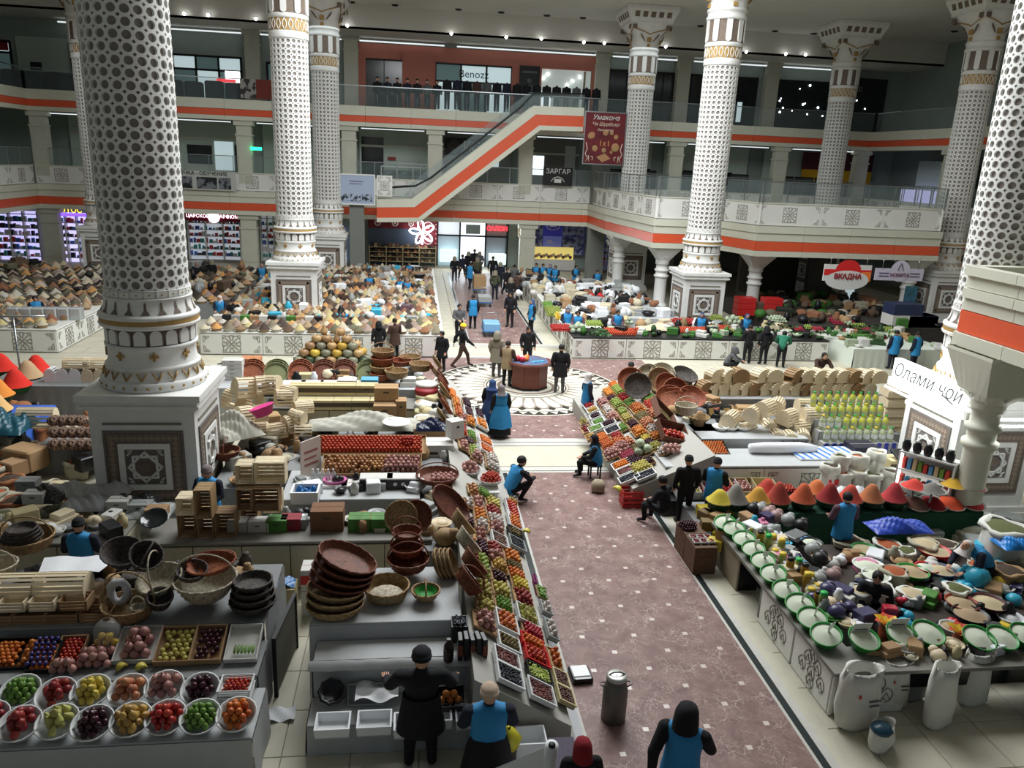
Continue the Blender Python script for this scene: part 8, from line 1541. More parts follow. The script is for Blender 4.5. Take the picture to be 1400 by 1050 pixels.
tag(part('wrapped_bundle',MB().tube([(-.9,0,.14),(-.5,0,.15),(.5,0,.15),(.95,0,.13)],[.12,.15,.15,.08],10),mFOAM,loc=(9.6,18.05,.95)),'long roll wrapped in white film on the carved counter','roll')
tblock('higher white-clothed shelf behind the wrapped roll',7.6,10.6,18.6,19.8,1.15,m=mCLOTH)
for i,(px,py,z) in enumerate(((975,565,1.3),(985,563,1.3),(995,565,1.3))): tag(part('framed_tray',MB().bbox(-.18,.18,-.02,.02,0,.36,.01).box(-.1,.1,-.03,-.02,.08,.28,1),[mBLKP,mGOLD],loc=(*P(px,py,z),1.16),rot=(-.4,0,.2)),'black tray with pale ornament leaning behind the white shelf, '+ORD[i],'tray')
for i,px in enumerate((985,998,1015)): tag(part('glass_dish',MB().lathe([(.01,0),(.16,0),(.24,.1),(.22,.1),(.14,.02),(.01,.02)],16),mWHITE,loc=(*P(px,585,1.2),1.16)),'pale round dish on the white shelf, '+ORD[i]+' from the left','dish')
tblock('pale table under the bread box pile behind the white shelf',8.9,14.2,19.9,21.6,.8,m=mCLOTHG)
tblock('high white-fronted shelf holding two rows of arched bread boxes',8.8,18.6,21.9,23.2,1.25,m=mCLOTHG,top=mCLOTH)
q=0
for r,(py,z,n,x0,dx) in enumerate(((548,1.26,17,975,13.2),(526,1.68,15,985,14.8))):
 for i in range(n):
  if r and i in(3,6): continue
  px=x0+i*dx; x,y=P(px,py-.4*i,z); breadbox('arched pale bread box, %s row, %s from the left'%(['lower','upper'][r],ORD[i]),x,22.4,z,.4,.6,.42,mWOODL if (i*7+r)%5 else mWOODD,rz=PI/2+.3+.12*math.sin(i*2.1),full=(i%2==0)); q+=1
for i,(px,py,z,w,rz,tl) in enumerate(((998,578,1.3,.6,.9,.2),(1040,585,1.0,.5,1.2,0),(1052,590,1.0,.5,1.5,0),(1030,570,1.55,.55,.8,.2),(1048,563,1.7,.55,.7,0),(1063,560,1.6,.55,1.0,.1),(1068,588,1.0,.45,1.3,0),(1090,588,1.1,.6,.3,.3),(1112,572,1.4,.65,.1,.1),(1080,610,.85,.4,1.4,0),(1062,608,.85,.4,1.4,0),(1098,608,.85,.4,1.2,0),(1020,592,1.0,.5,.7,.3),(1078,575,1.4,.5,.6,.1),(1150,560,1.4,.5,.5,.2),(1172,560,1.4,.5,-.4,.2),(1100,560,1.45,.4,0,0),(1125,600,.9,.4,.8,0))): x,y=P(px,py,z); breadbox('slatted bread box in the tumbled pile below the arched rows, '+ORD[i]+' of the pile',x,y+.1,max(.82,z-.12),w,.42,.42,mWOODL,rz=rz,tilt=(tl,0))
for i in range(7): breadbox('flat bread box in the tall stack beside the lit kiosk, '+ORD[i]+' from below',*P(1222,580,.9),.0+.3*i,1.0,.5,.28,mWOODL,rz=.05*math.sin(i*3),full=i>2)
mOIL=M('yellow_oil',srgb(206,206,90),rough=.1,rand=.06,alpha=.85); mOILW=M('pale_oil',srgb(190,200,160),rough=.1,alpha=.7); mGC=MS('green_cap',(40,170,80),rough=.4); mYC=MS('yellow_cap',(220,190,60),rough=.4)
for r in range(4): tblock('step of the striped bottle stand, %s from below'%ORD[r],11.15,13.35,18.75+.32*r,19.05+.32*r,.95+.24*r,m=MS('blue_striped_cloth',(60,70,150),rough=.8) if 0 else mCLOTH)
sb=MB()
for k in range(10): sb.box(11.16+.22*k,11.27+.22*k,18.70,18.72,.02,.97)
tag(part('striped_cover',sb,MS('royal_blue_stripe',(60,66,160),rough=.8)),'blue stripes of the cover hanging below the oil bottles','cover')
for r in range(4):
 for i in range(9):
  bottle('%s bottle, %s step, %s from the left'%('yellow oil' if (i>2 or r>1) else 'pale oil',ORD[r],ORD[i]),11.28+.235*i,18.9+.32*r,.96+.24*r,.085,.42,mOIL if (i>2 or r>1) and r else mOILW,mGC if i%3 or r==3 else mYC,mOILW if r else mPLASTW)
t=thing('striped_table','table with white and blue diagonal striped cloth right of the wrapped roll','table',(10.6,17.9,0)); part('table_top',MB().bbox(-.75,1.3,-.4,.5,.96,1.0),mFOAM,t); b=MB()
for k in range(9): b.add([(-.7+.22*k,-.39,1.002),(-.59+.22*k,-.39,1.002),(-.74+.22*k,.48,1.002),(-.85+.22*k,.48,1.002)],[(0,1,2,3)])
part('blue_stripes',b,MS('stripe_blue',(80,130,200)),t)
for i,(px,py) in enumerate(((1080,605),(1092,603),(1090,612),(1100,610))): x,y=P(px,py,1.05); put(bowl_me(.14,.24,.1,mBLKP,18),'bowl','dark round bowl on the striped table, '+ORD[i]+' of the cluster','bowl',TM(x,y,1.01))
K=thing('lit_kiosk','white tea kiosk built round the right column pedestal with a glowing white sign','kiosk',(12.75,17.0,0)); mSG=M('sign_glow',(.96,1,1),emit=4)
part('sign_box',MB().box(-.28,-.1,-1.35,1.3,2.95,3.5),mSG,K); lettering('Олами чой',.5,MS('grey_letters',(120,124,124)),K,(-.29,-.05,3.22),rz=-PI/2,shear=.3,depth=.005); part('sign_pen',MB().obox((-.3,-.95,3.05),(.005,0,0),(0,.22,.06),(0,-.006,.02)),MS('grey_letters',(120,124,124)),K)
part('tube_lights',MB().tube([(-.3,-1.4,2.86),(-.3,1.35,2.86)],.03,6).tube([(-.38,-1.4,2.72),(-.38,1.35,2.72)],.03,6).tube([(-.1,-1.95,2.9),(2.6,-1.95,2.9)],.03,6).tube([(-.1,-2.0,2.76),(2.6,-2.0,2.76)],.03,6),M('tube_glow',(.96,1,1),emit=9),K); part('cornice',MB().box(-.25,0.1,-1.6,1.5,2.74,2.95),mWHITE,K)
part('camera',MB().ball((-.4,.3,2.6),.07,8,5).box(-.44,-.3,.26,.34,2.6,2.72),mWHITE,K)
area('kiosk_tube_light',(12.2,17,2.6),.3,2.4,18,(.95,1,1),(0,-.5,0)); area('kiosk_front_light',(14.2,14.9,2.6),2.4,.3,16,(.95,1,1),(-.4,0,0))
S=thing('spice_shelf','white lit shelf unit of packets with black jars on top beside the short column','shelf',(12.0,15.7,0),-.9); part('shelf_frame',MB().box(-.6,.6,.3,.34,.4,1.75).box(-.62,-.58,-.1,.34,.4,1.75).box(.58,.62,-.1,.34,.4,1.75).box(-.6,.6,-.1,.34,1.72,1.76).box(-.6,.6,-.1,.34,1.3,1.33).box(-.6,.6,-.1,.34,.86,.89).box(-.6,.6,-.1,.34,.4,.44),mWHITE,S); part('light_strip',MB().box(-.58,-.54,-.08,.0,.45,1.7).box(-.55,.55,.1,.14,.9,.93),mSG,S); g=MB()
for z in (.45,.9,1.34):
 for i in range(9): g.bbox(-.54+i*.12,-.45+i*.12,-.04,.1,z,z+.2+.08*rnd.random(),.01,(i+int(z*10))%4)
part('packets',g,[MS('packet_green',(110,150,60)),MS('packet_red',(200,70,60)),MS('packet_blue',(90,150,200)),MS('packet_sand',(206,190,150))],S)['kind']='stuff'
for i in range(5): x=12.0+math.cos(-.9)*(-.48+.24*i); y=15.7+math.sin(-.9)*(-.48+.24*i); tag(part('black_jar',MB().lathe([(.01,0),(.07,0),(.1,.07),(.1,.18),(.07,.24),(.07,.28),(.01,.29)],14),MS('speckled_black_jar',(30,32,34),rough=.25),loc=(x,y+.05,1.76)),'black speckled jar on top of the lit shelf, '+ORD[i]+' from the left','jar')
put(box_me(.7,.6,.55,MS('black_tea_carton',(34,34,48)),tape=mCARDW),'carton','black printed carton left of the ornate kiosk panel','carton',TM(11.9,18.2,.6)); put(box_me(.75,.5,.35,mCARDP,tape=MS('dark_print',(84,72,60),rough=.8)),'carton','banana carton on a stool beside the kiosk','carton',TM(12.35,17.2,.8)); put(box_me(.5,.4,.06,mBLKP),'tray','black tray leaning on the banana carton by the kiosk','tray',TM(12.35,17.1,1.25)@Matrix.Rotation(.3,4,'X'))
tblock('low stool table under the banana cartons beside the kiosk',11.5,12.7,16.9,18.6,.58,m=mCLOTHG); tag(part('pink_cloth',MB().obox((0,0,0),(.1,0,.03),(0,.01,0),(-.03,0,.12)),MS('hot_pink_cloth',(230,50,100)),loc=(11.3,17.3,1.0)),'hot pink cloth square beside the black printed carton','cloth')
mWSK=MS('white_woven_sack',(216,216,206),rough=.8,var=.04,rand=.03)
for i,(px,py,h) in enumerate(((1143,655,.95),(1158,662,.75),(1180,664,.8),(1200,664,.72),(1224,664,.8),(1180,640,1.1),(1208,632,1.2),(1156,640,1.1))):
 x,y=P(px,py,.0) if 0 else P(px,py-55,.9); y=min(y,16.7) if i<5 else 16.95; x=x*y/P(px,py-55,.9)[1]; s=sack('tall white woven sack with open top behind the spice cones, '+ORD[i]+' of the group',x,y,0,.2,h+.2,mWSK,CT[i%4],heap=.01,rz=i)
 if i in(0,1,7): part('red_stamp',MB().box(-.13,.13,-.225,-.205,h*.75,h*.75+.14),MS('stamp_red',(200,40,44)),s)
for i in range(3): tag(part('white_bag',MB().lathe([(.02,0),(.2,.03),(.24,.18),(.12,.32),(.03,.4)],12,wob=lambda k,i:.025*math.sin(i*2+k)),mFOAM,loc=(9.7+.42*i,15.9,.55)),'tied white plastic bag left of the stamped sacks, '+ORD[i]+' from the left','bag')
tblock('low bench under the tied white bags',9.4,11.0,15.75,16.15,.54,m=mCLOTHG)
mGRN=MS('dark_green_cloth',(20,70,48),rough=.8,var=.15,vscale=2)
tblock('long dark green clothed table of colourful spice cones',7.35,12.9,14.75,15.7,.8,m=mGRN)
sp=[(984,680,(226,200,50),'bright yellow',.34),(1005,684,(150,144,136),'grey',.5),(1036,684,(226,160,50),'golden yellow',.4),(1063,684,(190,66,50),'brick red',.55),(1097,684,(220,92,50),'orange-red',.5),(1133,684,(166,40,40),'dark red',.5),(1161,684,(226,76,56),'bright orange-red',.44),(1190,684,(204,116,66),'orange-brown',.46),(1221,684,(206,56,60),'crimson-red',.5),(1048,672,(214,70,56),'coral rear',.4),(1116,672,(230,120,60),'light orange rear',.36)]
mGB2=MS('dark_green_basin',(24,60,36),rough=.5)
for i,(px,py,c,cn,h) in enumerate(sp):
 c=tuple(v*.78+sum(c)*.055 for v in c); h*=.8
 x,y=P(px,py,1.05); y=15.05 if py>675 else 15.5; x=P(px,py,1.05)[0]*y/P(px,py,1.05)[1]
 t=thing('spice_basin','dark green basin heaped with a %s spice cone on the long green table'%cn,'spice basin',(x,y,.81)); link('basin',bowl_me(.2,.29,.2,mGB2,18),t); link('spice_cone',cone_me(.30,h,MS('spice_'+cn.split(',')[0].replace(' ','_').replace('-','_'),c,rough=.95,var=.08,vscale=8),22,'spice_cone'),t,(0,0,.19))
for i,(px,c,cn) in enumerate(((1253,(120,84,70),'brown'),(1277,(150,36,40),'dark red'),(1302,(214,84,50),'orange'),(1330,(150,40,44),'red'))):
 x,y=P(px,683,1.0); t=thing('spice_dish','shallow pale-rimmed dish of flat %s spice at the right of the green table, %s'%(cn,ORD[i]),'spice dish',(x,15.0,.82),rot=(.25,.0,0)); link('dish',bowl_me(.2,.3,.1,MS('grey_dish',(150,146,140),rough=.5),18),t); link('spice_cone',cone_me(.28,.16,MS('flat_spice_'+cn.replace(' ','_'),c,rough=.95),18,'spice_cone'),t,(0,0,.08))
for i,(px,py,c,cn) in enumerate(((1250,663,(206,70,60),'red'),(1275,668,(120,116,110),'grey seed'),(1304,661,(214,170,60),'yellow'),(1330,664,(196,70,90),'pink-red'))):
 x,y=P(px,py,1.3); t=thing('raised_dish','%s spice dish raised on a thin stand behind the green table'%cn,'spice dish',(x,y,.0)); part('stand_leg',MB().tube([(0,0,.0),(0,0,1.2)],.025,6),mSTEEL,t); link('dish',bowl_me(.12,.3,.07,MS('grey_dish',(150,146,140),rough=.5),18),t,(0,0,1.2)); link('spice_cone',cone_me(.28,.18,MS('raised_spice_'+cn.replace(' ','_').replace('-','_'),c,rough=.95),18,'spice_cone'),t,(0,0,1.26))
for i in range(8): tag(part('dark_goods',MB().bbox(-.25,.25,-.2,.2,0,.3+.1*(i%3),.06),[mBLKP,MS('dim_navy',(30,40,70)),mCARD,mTRAYG][i%4],loc=(13.0+.45*(i%4),14.5-.5*(i//4),.0)),'dim bundle at the right edge beyond the green table, '+ORD[i],'bundle')
t=thing('bowl_counter','L-shaped stone counter edged with green bowls of white powder, lower right','counter',(0,0,0))
part('worktop',MB().box(6.3,6.85,9.3,14.4,.76,.82).box(6.85,11.5,9.3,9.95,.76,.82),MS('grey_worktop',(120,118,110),rough=.5),t); part('core',MB().box(6.42,6.8,9.45,12.1,.0,.76).box(6.42,6.8,13.0,14.35,.0,.76).box(6.8,11.5,9.45,9.9,.4,.76),mDARK,t)
fp=MB(); fp.bbox(-.62,.62,0,.06,0,.74,.006)
for (u,v) in ((-.3,.3),(0,.3),(.3,.3),(-.15,.5),(.15,.5),(0,.62),(0,.15)):
 fp.tube([(u+.11*math.sin(k*PI/4),-.004,v-.13*math.cos(k*PI/4)*(1 if k<5 else .6)) for k in range(9)],.009,3,1,smooth=False); fp.tube([(u-.08,-.004,v-.1),(u,-.004,v+.05),(u+.08,-.004,v-.1)],.008,3,1,smooth=False)
fpm=fp.mesh('carved_panel',[mPANEL,mLINE]); link('carved_panel',fpm,t,(6.36,10.0,.02),rz=-PI/2); link('carved_panel',fpm,t,(6.36,11.3,.02),rz=-PI/2); link('carved_panel',fpm,t,(6.98,9.4,.02)); part('plain_panel',MB().bbox(-.65,.65,0,.05,0,.74,.01),MS('taupe_panel',(150,140,120),rough=.5),t,loc=(6.36,13.65,.02),rot=(0,0,-PI/2))
mGBW=MS('green_plastic_bowl',(50,140,60),rough=.4,rand=.1); mPOW=MS('pale_powder',(204,210,190),rough=.95); mSCP=MS('white_scoop',(226,230,222),rough=.4)
gb=bowl_me(.13,.215,.2,mGBW,22); pw=MB().lathe([(.205,.175),(.15,.19),(.05,.215),(.002,.22)],18).mesh('white_powder',mPOW); sc=MB().box(-.02,.02,-.005,.005,0,.26).box(-.045,.045,-.006,.006,.12,.26).mesh('scoop',mSCP)
for i,(px,py,s) in enumerate(((992,714,1),(1004,722,1),(1018,736,1),(1031,750,1),(1044,766,1.02),(1058,784,1.05),(1075,806,1.05),(1094,826,1.08),(1111,845,1.08),(1130,868,1.1),(1178,873,1.1),(1229,866,1.1),(1265,866,1.15),(1334,873,1.15),(1366,872,1.1),(1398,868,1.1))):
 x,y=P(px,py,.98); q=thing('powder_bowl','green bowl of white powder, %s along the counter edge from the far end'%ORD[i],'bowl',(x,y,.825),0,None,rot=(.25,-.2,0) if i<10 else (.3,0,0),scale=s); link('bowl',gb,q); link('white_powder',pw,q)
 if i<10: link('scoop',sc,q,(.04,.03,.17),rot=(.2,.1,.6*math.sin(i)))
 elif i in(10,11): part('price_card',MB().box(-.14,.14,0,.006,.15,.36).box(-.1,.1,-.002,0,.22,.25,1),[mCARDW,mLINE],q,loc=(0,.12,.0))
mJR=M('honey_jar',srgb(170,130,50),rough=.15,rand=.2); mJG=M('pickle_jar',srgb(150,160,90),rough=.15,rand=.15)
JR=[(1030,722),(1040,732),(1050,742),(1060,752),(1070,762),(1080,774),(1046,726),(1057,737),(1068,748),(1079,758),(1092,770),(1103,795),(1110,805),(1119,815),(1125,822),(1116,800),(1108,790),(1100,782)]
for i,(px,py) in enumerate(JR): x,y=P(px,py,1.0); jar('glass jar of %s among the powder bowls, %s of the jars'%('honey' if i%2 else 'pale pickles',ORD[i]),x,y,.82,.075,.2+.08*(i%3),mJR if i%2 else mJG,[mYC,mBLKP,mGC,mYC][i%4])
tblock('inner shelf of jars and bags behind the powder bowls',6.9,7.6,10.4,14.5,.8,m=mCLOTHG)
for i,(px,py,c) in enumerate(((1112,745,mTRAYG),(1096,712,mBLKP),(1062,700,MS('rose_film',(150,120,116),rough=.4)),(1052,695,MS('rose_film',(150,120,116),rough=.4)),(1040,690,mTRAYG),(1030,690,mBLKP),(1122,757,mBLKP),(1140,780,MS('rose_film',(150,120,116),rough=.4)),(1132,800,MS('violet_film',(60,56,90),rough=.3)),(1145,830,MS('violet_film',(60,56,90),rough=.3)),(1120,785,mTRAYG),(1078,705,mTRAYG))): x,y=P(px,py,1.05); tag(part('bagged_goods',MB().ball((0,0,.13),.16,9,6,sz=.85).ball((.09,.08,.16),.11,7,5),c,loc=(x,y,.82)),'bulging %s bag in the clutter behind the powder bowls, %s'%('dark' if c is mBLKP else 'tinted',ORD[i]),'bag')
t=thing('cash_scale','black and pale electronic scale with a lit blue display','scale',(*P(1092,722,1.1),.82),.5); part('base',MB().bbox(-.25,.25,-.2,.2,0,.12,.02),mBLKP,t); part('pan',MB().bbox(-.22,.22,-.1,.2,.12,.14),mSTEEL,t); part('display',MB().box(-.1,.1,-.19,-.12,.12,.13),M('blue_lcd',srgb(90,150,200),emit=.3),t)
for i,(px,py,c,r) in enumerate(((1110,745,mBLKP,.2),(1122,765,MS('brown_pot',(60,36,28)),.2),(1060,793,mBLKP,.14),(1092,805,mBLKP,.13),(1280,742,mTRAYR,.32),(1250,770,mGBW,.3),(1270,765,mTRAYR,.22),(1288,768,MS('blue_grey_dish',(90,100,120)),.28),(1330,828,mBLKP,.3),(1200,775,mWHITE,.26),(1355,812,MS('maroon_basin',(80,30,34)),.3),(1318,812,MS('rust_basin',(150,60,40)),.28),(1190,762,mWHITE,.3),(1185,740,mGBW,.26),(1305,845,mCARDW,.2))): x,y=P(px,py,.9); k=thing('goods_bowl','wide %s bowl among the lower-right stall goods, %s'%('green' if c is mGBW else 'red' if c is mTRAYR else 'white' if c is mWHITE else 'dark',ORD[i]),'bowl',(x,y,.83 if py<800 and px<1130 else .6)); link('bowl',bowl_me(r*.6,r,.14,c,20),k); link('contents',cone_me(r*.93,.07,[mPOW,CT[2],GM[0]][i%3],18,'contents'),k,(0,0,.11))
tblock('low cloth-covered base in the middle of the lower-right stall',8.1,12.6,10.2,13.9,.5,m=MS('dim_brown_cloth',(66,58,52),rough=.9))
q=[(1205,800,.24,.3,mWSK),(1225,775,.22,.28,mSK),(1265,738,.26,.3,mSK),(1240,742,.2,.2,mWSK),(1295,735,.22,.22,mSK),(1215,735,.24,.22,mWSK),(1250,800,.22,.2,mWSK),(1310,800,.2,.3,mWSK),(1380,775,.26,.3,mCARD),(1345,790,.2,.2,mWSK),(1180,800,.2,.25,mTRAYG),(1370,740,.42,.7,mWSK),(1162,725,.3,.15,mSK),(1340,765,.2,.25,mSK)]
for i,(px,py,r,h,m) in enumerate(q): x,y=P(px,py,.85); sack('open pale bag among the lower-right stall goods, '+ORD[i]+' of the bags',x,y,.5,r,h,m,CT[i%4],heap=.04,rz=i*2)
blanket('crumpled royal blue tarpaulin behind the white-scarfed seller',1228,722,.85,1.3,.6,.22,MS('royal_blue_film',(40,70,170),rough=.35),seed=41); blanket('bright blue plastic bag on the right stall goods',1385,745,1.0,.7,.5,.2,MS('bright_blue_film',(40,130,210),rough=.3),name='blue_bag',cat='bag',seed=42)
for i in range(60):
 px=rnd.uniform(1170,1395); py=rnd.uniform(735,850); x,y=P(px,py,.75); c=rnd.choice([mBLKP,mFOAM,mSK,mTRAYG,MS('cyan_film',(60,170,200),rough=.3),mCARD,MS('crimson_film',(190,40,60),rough=.4),MS('yellow_film',(220,190,60),rough=.4),mWSK,MS('dim_navy',(30,40,70))])
 if i%3: o=MB().ball((0,0,.07),rnd.uniform(.07,.15),8,5,sz=.8).ball((.06,.04,.1),.07,6,4)
 else: o=MB().bbox(-.12,.12,-.09,.09,0,rnd.uniform(.08,.24),.02)
 tag(part('small_packet',o,c,loc=(x,y,.52),rz=i),'small packet or tied bag among the lower-right stall goods','packet','small packets of the lower-right stall')
for i,(px,py) in enumerate(((1212,850),(1313,862))): x,y=P(px,py,1.0); t=thing('sweet_packet','tall shiny packet with orange and yellow frilled top, '+('left' if i==0 else 'right')+' one at the counter front','packet',(x,y-.02,.6)); part('packet_body',MB().lathe([(.1,0),(.11,.3),(.07,.36)],10),M('sweet_wrap',srgb(170,90,60),col2=srgb(110,60,40),vscale=8,rough=.3),t); b=MB(); b.lathe([(.05,.34),(.13,.42),(.17,.45)],14,wob=lambda k,i:.03*(i%2)*k); part('frilled_top',b,M('frill_yellow',srgb(240,200,60),col2=srgb(230,90,70),vscale=12,thr=(.45,.55)),t)
def tallsack(label,px,py,w,h,m=mWSK,mark=None,rz=0):
 x,y=P(px,py,0); t=thing('standing_sack',label,'sack',(x,y,0),rz); b=MB(); b.lathe([(.01,0),(w*.8,0),(w,.08),(w*1.05,h*.4),(w*.98,h*.8),(w*.9,h),(w*.8,h*.97),(w*.7,h*.8)],20,sy=.6,wob=lambda k,i:.03*math.sin(i*.94+k*1.7)*w/.3); part('sack_body',b,m,t)
 if mark: part('printed_mark',MB().box(.0,w*.6,-w*.66,-w*.64,h*.55,h*.58).box(.02,w*.55,-w*.66,-w*.64,h*.47,h*.5).box(-w*.5,-w*.4,-w*.62,-w*.6,h*.62,h*.68,1),[MS('mark_grey',(90,90,90)),MS('stamp_red',(200,40,44))],t)
 return t
tallsack('tallest upright white sack with printed marks at the counter corner',1167,990,.34,1.0,mark=1,rz=.1); tallsack('white sack with an orange stripe behind the tallest one',1216,965,.25,.85,mark=1); tallsack('narrow white plastic sack standing alone right of the striped one',1278,990,.26,1.05,rz=.3); tallsack('white sack hanging down under the powder bowls at the right',1325,960,.25,.95); tallsack('small knotted white bag with a blue lining at the bottom right',1202,1022,.24,.42,rz=.5); tallsack('clear bag slumped between the striped and lone sacks',1245,955,.2,.6,m=mTRAYG)
tag(part('blue_lining',MB().ball((0,0,0),.16,9,6,sz=.5),MS('teal_film2',(30,70,90),rough=.3),loc=(*P(1206,995,.42),.4)),'dark blue plastic lining sticking out of the knotted bag','bag')
t=thing('snack_bag','hanging dark red snack bag with yellow lettering under the counter','packet',(*P(1296,905,.5),.35)); part('bag_body',MB().bbox(-.17,.17,-.05,.05,0,.45,.04),MS('snack_red',(96,24,24),rough=.3),t); part('printed_emblem',MB().tube([(-.08,-.052,.2),(0,-.052,.32),(.08,-.052,.2),(0,-.052,.12)],.012,4,closed=True),mGOLD,t)
for i,(x,y) in enumerate(((9.3,8.3),(9.95,8.25))): tag(part('white_basin',MB().lathe([(.01,0),(.2,0),(.28,.2),(.26,.2),(.18,.02),(.01,.02)],18),mWHITE,loc=(x,y,0)),'white round basin at the bottom right picture edge, '+('left' if i==0 else 'right')+' one','basin')
for i in range(6): x,y=P(922+(i%2)*26,770-(i//2)*0,.0); tag(part('date_carton',MB().bbox(-.24,.24,-.3,.3,0,.2,.01),MS('date_carton_brown',(96,70,52),rough=.7,var=.3,vscale=14),loc=(5.95+.0*(i%2),13.95+.62*(i%2),.205*(i//2))),'speckled brown box stacked at the aisle edge, %s stack, %s from below'%(['near','far'][i%2],ORD[i//2]),'box')
for i in range(6): put(crate_me(.14,.16,.04,mCARDW,t=.008),'small_tray','little white tray of dark red berries on the dried fruit boxes, '+ORD[i],'tray',TM(5.8+.16*(i%3),13.86+.2*(i//3),.63)); grains('dried_cherries','dark red dried berries in a little white tray, '+ORD[i],'berries',TM(5.8+.16*(i%3),13.86+.2*(i//3),.64),.12,.14,.03,MS('deep_red_berries',(120,20,30),rough=.4),14,.014)
pile('plum',TM(5.85,14.55,.63),.45,.4,'dark red fruit heaped on the far stack of dried fruit boxes','dark red fruit on the boxes',3,round_=True,scale=.8,limit=330)
YB_=MS('yellow_box',(196,176,50),rough=.5)
for i,(px,py) in enumerate(((963,690),(972,700),(980,712),(985,724),(975,690),(986,702),(994,690),(965,702),(990,735),(978,735),(968,715))): x,y=P(px,py,.7); tag(part('yellow_packet',MB().bbox(-.15,.15,-.12,.12,0,.22,.01).box(-.1,.1,-.122,-.118,.04,.15,1),[[YB_,MS('olive_brown_packet',(110,90,50),rough=.5),MS('tea_packet',(150,120,80),rough=.5)][i%3],MS('yellow_film',(220,190,60),rough=.4)],loc=(x,y,.45+.1*(i%3)),rz=.3*i),'yellow-brown packet in the bank at the far end of the powder counter, '+ORD[i],'packet')
tblock('small stand under the yellow packets at the end of the powder counter',6.25,7.2,14.45,16.2,.45,m=mCLOTHG)
put(crate_me(.5,.4,.22,mTRAYR,slots=2),'plastic_crate','red slotted crate on the floor before the right fruit stand, lower','crate',TM(*P(862,690,.0),0)); put(crate_me(.5,.4,.22,mTRAYR,slots=2),'plastic_crate','red slotted crate on the floor before the right fruit stand, upper','crate',TM(*P(862,690,.0),.225));
x,y=P(848,672,.4); put(FMESH['banana'],'banana_bunch','banana bunch at the corner of the right fruit stand','bananas',TM(x,y,.42,2)@Matrix.Scale(2.2,4))
PR=[('seated woman in a long black coat at the corner of the right fruit stand',5.75,15.9,-2.4,'sit','black',0,'hair',None),('person in black standing behind the seated woman by the cartons',6.3,16.0,PI,'stand','black',0,'hat','black'),('vendor in a blue vest and dark hat tending the fruit cartons',6.9,15.85,2.4,'work','black',1,'hat','black'),('brown-haired vendor in a blue vest facing the spice cones',9.0,13.9,PI,'work','mauve',1,'hair',None),('black-haired seller in dark clothes sitting behind the powder bowls',8.35,11.6,-.6,'sit','black',0,'hair',None),('woman in a white headscarf and blue vest bending over the lower-right goods',10.95,12.3,-1.4,'lean','navy',1,'scarf','whitescarf'),('customer in a black puffer jacket and jeans at the bottom right edge',9.55,9.0,.3,'work','black',0,'hair',None)]
for lab,x,y,rz,k,c,v,hd,hc in PR: person(lab,x,y,rz,k,1.66 if 'puffer' not in lab else 1.8,c,'jeans' if 'jeans' in lab else 'black',vest=bool(v),head=hd,hcol=hc)
tag(part('turquoise_bag',MB().lathe([(.05,0),(.2,.03),(.22,.2),(.14,.34),(.03,.36)],12,wob=lambda k,i:.03*math.sin(i*2.2+k)),MS('cyan_film',(60,170,200),rough=.3),loc=(*P(1335,790,.8),.65)),'bright turquoise plastic bag in front of the white-scarfed seller','bag')
CLM=[mBLKP,mFOAM,mCARDW,mTRAYG,mCARD,mSK,MS('cyan_film',(60,170,200),rough=.3),MS('pink_film',(200,120,150),rough=.4),mCARDG,MS('violet_film',(60,56,90),rough=.3),mWOODL,MS('cream_film',(210,200,170),rough=.5)]
_CL={}
CLN=[mBLKP,mFOAM,mCARDW,mTRAYG,mCARD,mSK,mWOODL,mBLKP,mCARDP,mWOODD]
def clutter(n,x0,x1,y0,y1,z,where,s=1.,pal=CLN,skip=None):
 for i in range(n):
  x=rnd.uniform(x0,x1);y=rnd.uniform(y0,y1)
  if skip and skip(x,y): continue
  k=i%5; m=pal[rnd.randrange(len(pal))]; key=(k,m.name)
  if key not in _CL:
   b=MB()
   if k==0: b.ball((0,0,.08),.13,8,5,sz=.8).ball((.08,.05,.12),.08,7,4)
   elif k==1: b.bbox(-.17,.17,-.12,.12,0,.2,.015)
   elif k==2: b.lathe([(.01,0),(.1,0),(.17,.1),(.15,.1),(.09,.02),(.01,.02)],12).ball((0,0,.07),.11,8,4,sz=.5)
   elif k==3: b.bbox(-.12,.12,-.2,.2,0,.09,.01).bbox(-.1,.1,-.15,.12,.09,.17,.01)
   else: b.lathe([(.01,0),(.08,0),(.09,.15),(.05,.2),(.05,.24),(.01,.25)],10)
   _CL[key]=b.mesh(['tied_bag','small_box','small_dish','packet_pile','small_jar'][k],m)
  nm=['tied_bag','small_box','small_dish','packet_pile','small_jar'][k]
  single(nm,_CL[key],'%s %s %s'%({'b':'dark','w':'white','g':'grey','n':'brown','c':'coloured'}[ 'b' if m is mBLKP else 'w' if m in(mFOAM,mCARDW) else 'g' if m is mTRAYG else 'n' if m in(mCARD,mSK,mWOODL) else 'c'],nm.replace('_',' '),where),nm.split('_')[-1],(x,y,z),is_rz(),'small clutter '+where,scale=s*rnd.uniform(.8,1.3))
ped2=lambda x,y:abs(x+5.58)<1.3 and abs(y-17.05)<1.35
clutter(33,-9.4,-5.4,13.7,14.5,1.0,'on the far-left beige counter'); clutter(18,-4.0,.2,13.9,14.5,1.0,'behind the cartons of the left beige counter',pal=CLM[:6])
clutter(31,-4.1,-3.0,16.5,20.5,.86,'under the bread boxes beside the near column',s=1.5,pal=[mBLKP,mGCL,mSK,mCARD,mWOODD]); clutter(18,-2.6,.1,15.4,16.3,1.03,'on the white cloth below the onions',pal=CLM[:4])
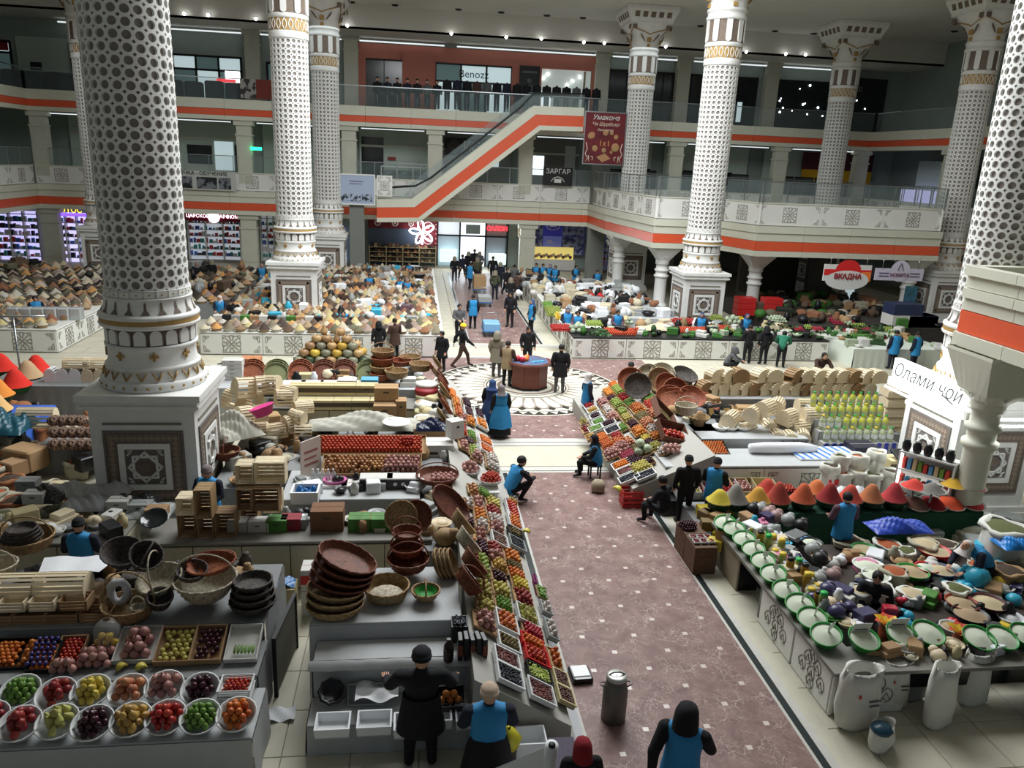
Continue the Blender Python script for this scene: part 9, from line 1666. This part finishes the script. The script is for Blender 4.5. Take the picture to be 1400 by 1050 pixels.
clutter(31,-2.8,.7,17.6,19.5,1.0,'on the grey counter behind the tomatoes',s=1.3); clutter(31,.22,.84,13.4,22.3,.9,'beside the top of the left aisle stand',s=1.4); clutter(43,-9.5,-7.2,14.8,17.3,0.,'on the floor among the sacks at the left',s=1.7,pal=[mBLKP,mSK,mCARD,mSKB])
clutter(28,-6.5,.2,23.3,25.1,1.16,'behind the half-round bread trays',s=1.3); clutter(43,-13,-7.4,18,23,.3,'in the shadow left of the near column',s=2.,pal=[mBLKP,mSK,mCARD,mSKB])
clutter(50,-6.3,-2.3,11.4,12.2,1.2,'among the baskets of the front-left stall',pal=[mBLKP,mWICKD,mWICKN])
sk=lambda x,y: abs(x-14.35)<1.4 and abs(y-38)<1.4
clutter(108,8.6,12.9,36.2,46.8,.96,'on the pot and bag table',s=1.8,pal=[mFOAM,mCARDW,mBLKP,mTRAYG,mFOAM,GM[8],GM[7]],skip=sk); clutter(43,8.7,17.8,34.7,35.7,.71,'behind the vegetable counter',s=1.7,skip=sk); clutter(57,6.9,8.3,34,51.5,.96,'along the aisle side of the white-bag counter',s=1.4)
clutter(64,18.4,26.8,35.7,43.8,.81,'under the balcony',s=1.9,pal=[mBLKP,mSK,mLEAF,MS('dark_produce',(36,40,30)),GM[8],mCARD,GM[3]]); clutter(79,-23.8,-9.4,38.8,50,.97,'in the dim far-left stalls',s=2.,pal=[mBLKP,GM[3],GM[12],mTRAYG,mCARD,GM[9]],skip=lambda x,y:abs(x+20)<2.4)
clutter(122,-8.2,.9,33.2,51,1.03,'among the left spice heaps',s=1.5,pal=[mBLKP,mCARDW,mTRAYG,GM[6],mCARD,mFOAM,CLM[6]],skip=ped)
clutter(43,19,23.2,30.8,34.3,.86,'on the white-clothed vegetable table',s=1.2,pal=[mLEAF,FM['greens'],mCARD,FM['cabbage'],mCARDW]); clutter(43,7,18.1,31.9,33.4,.96,'among the vegetables of the right counter',s=1.2,pal=[mLEAF,FM['greens'],mBLKP,FM['cabbage'],mCARDW])
clutter(28,9.0,14,20,21.5,.81,'between the tumbled bread boxes',s=1.5,pal=[mBLKP,mWOODD,mCARD,mSK]); clutter(43,7.4,9,19.3,24.3,1.16,'under the tumbled baskets',s=1.4,pal=[mBLKP,mWICKR,mCARD,mSK])
clutter(50,6.95,7.6,10.4,14.4,.81,'between the jars behind the powder bowls',s=.9,pal=CLM); clutter(57,8.2,12.5,10.3,13.8,.51,'on the lower-right stall floor',s=1.1,pal=CLM); clutter(24,6.9,11.4,9.5,9.9,.83,'among the powder bowls at the front edge',s=.8); clutter(36,12,18,22.6,26,0.,'on the floor behind the arched bread boxes',s=1.8,pal=[mBLKP,mSK,mCARD]); clutter(43,11.2,16,12.5,15.6,0.,'on the floor by the right picture edge',s=1.7,pal=[mBLKP,mSK,mCARD,mTRAYG])
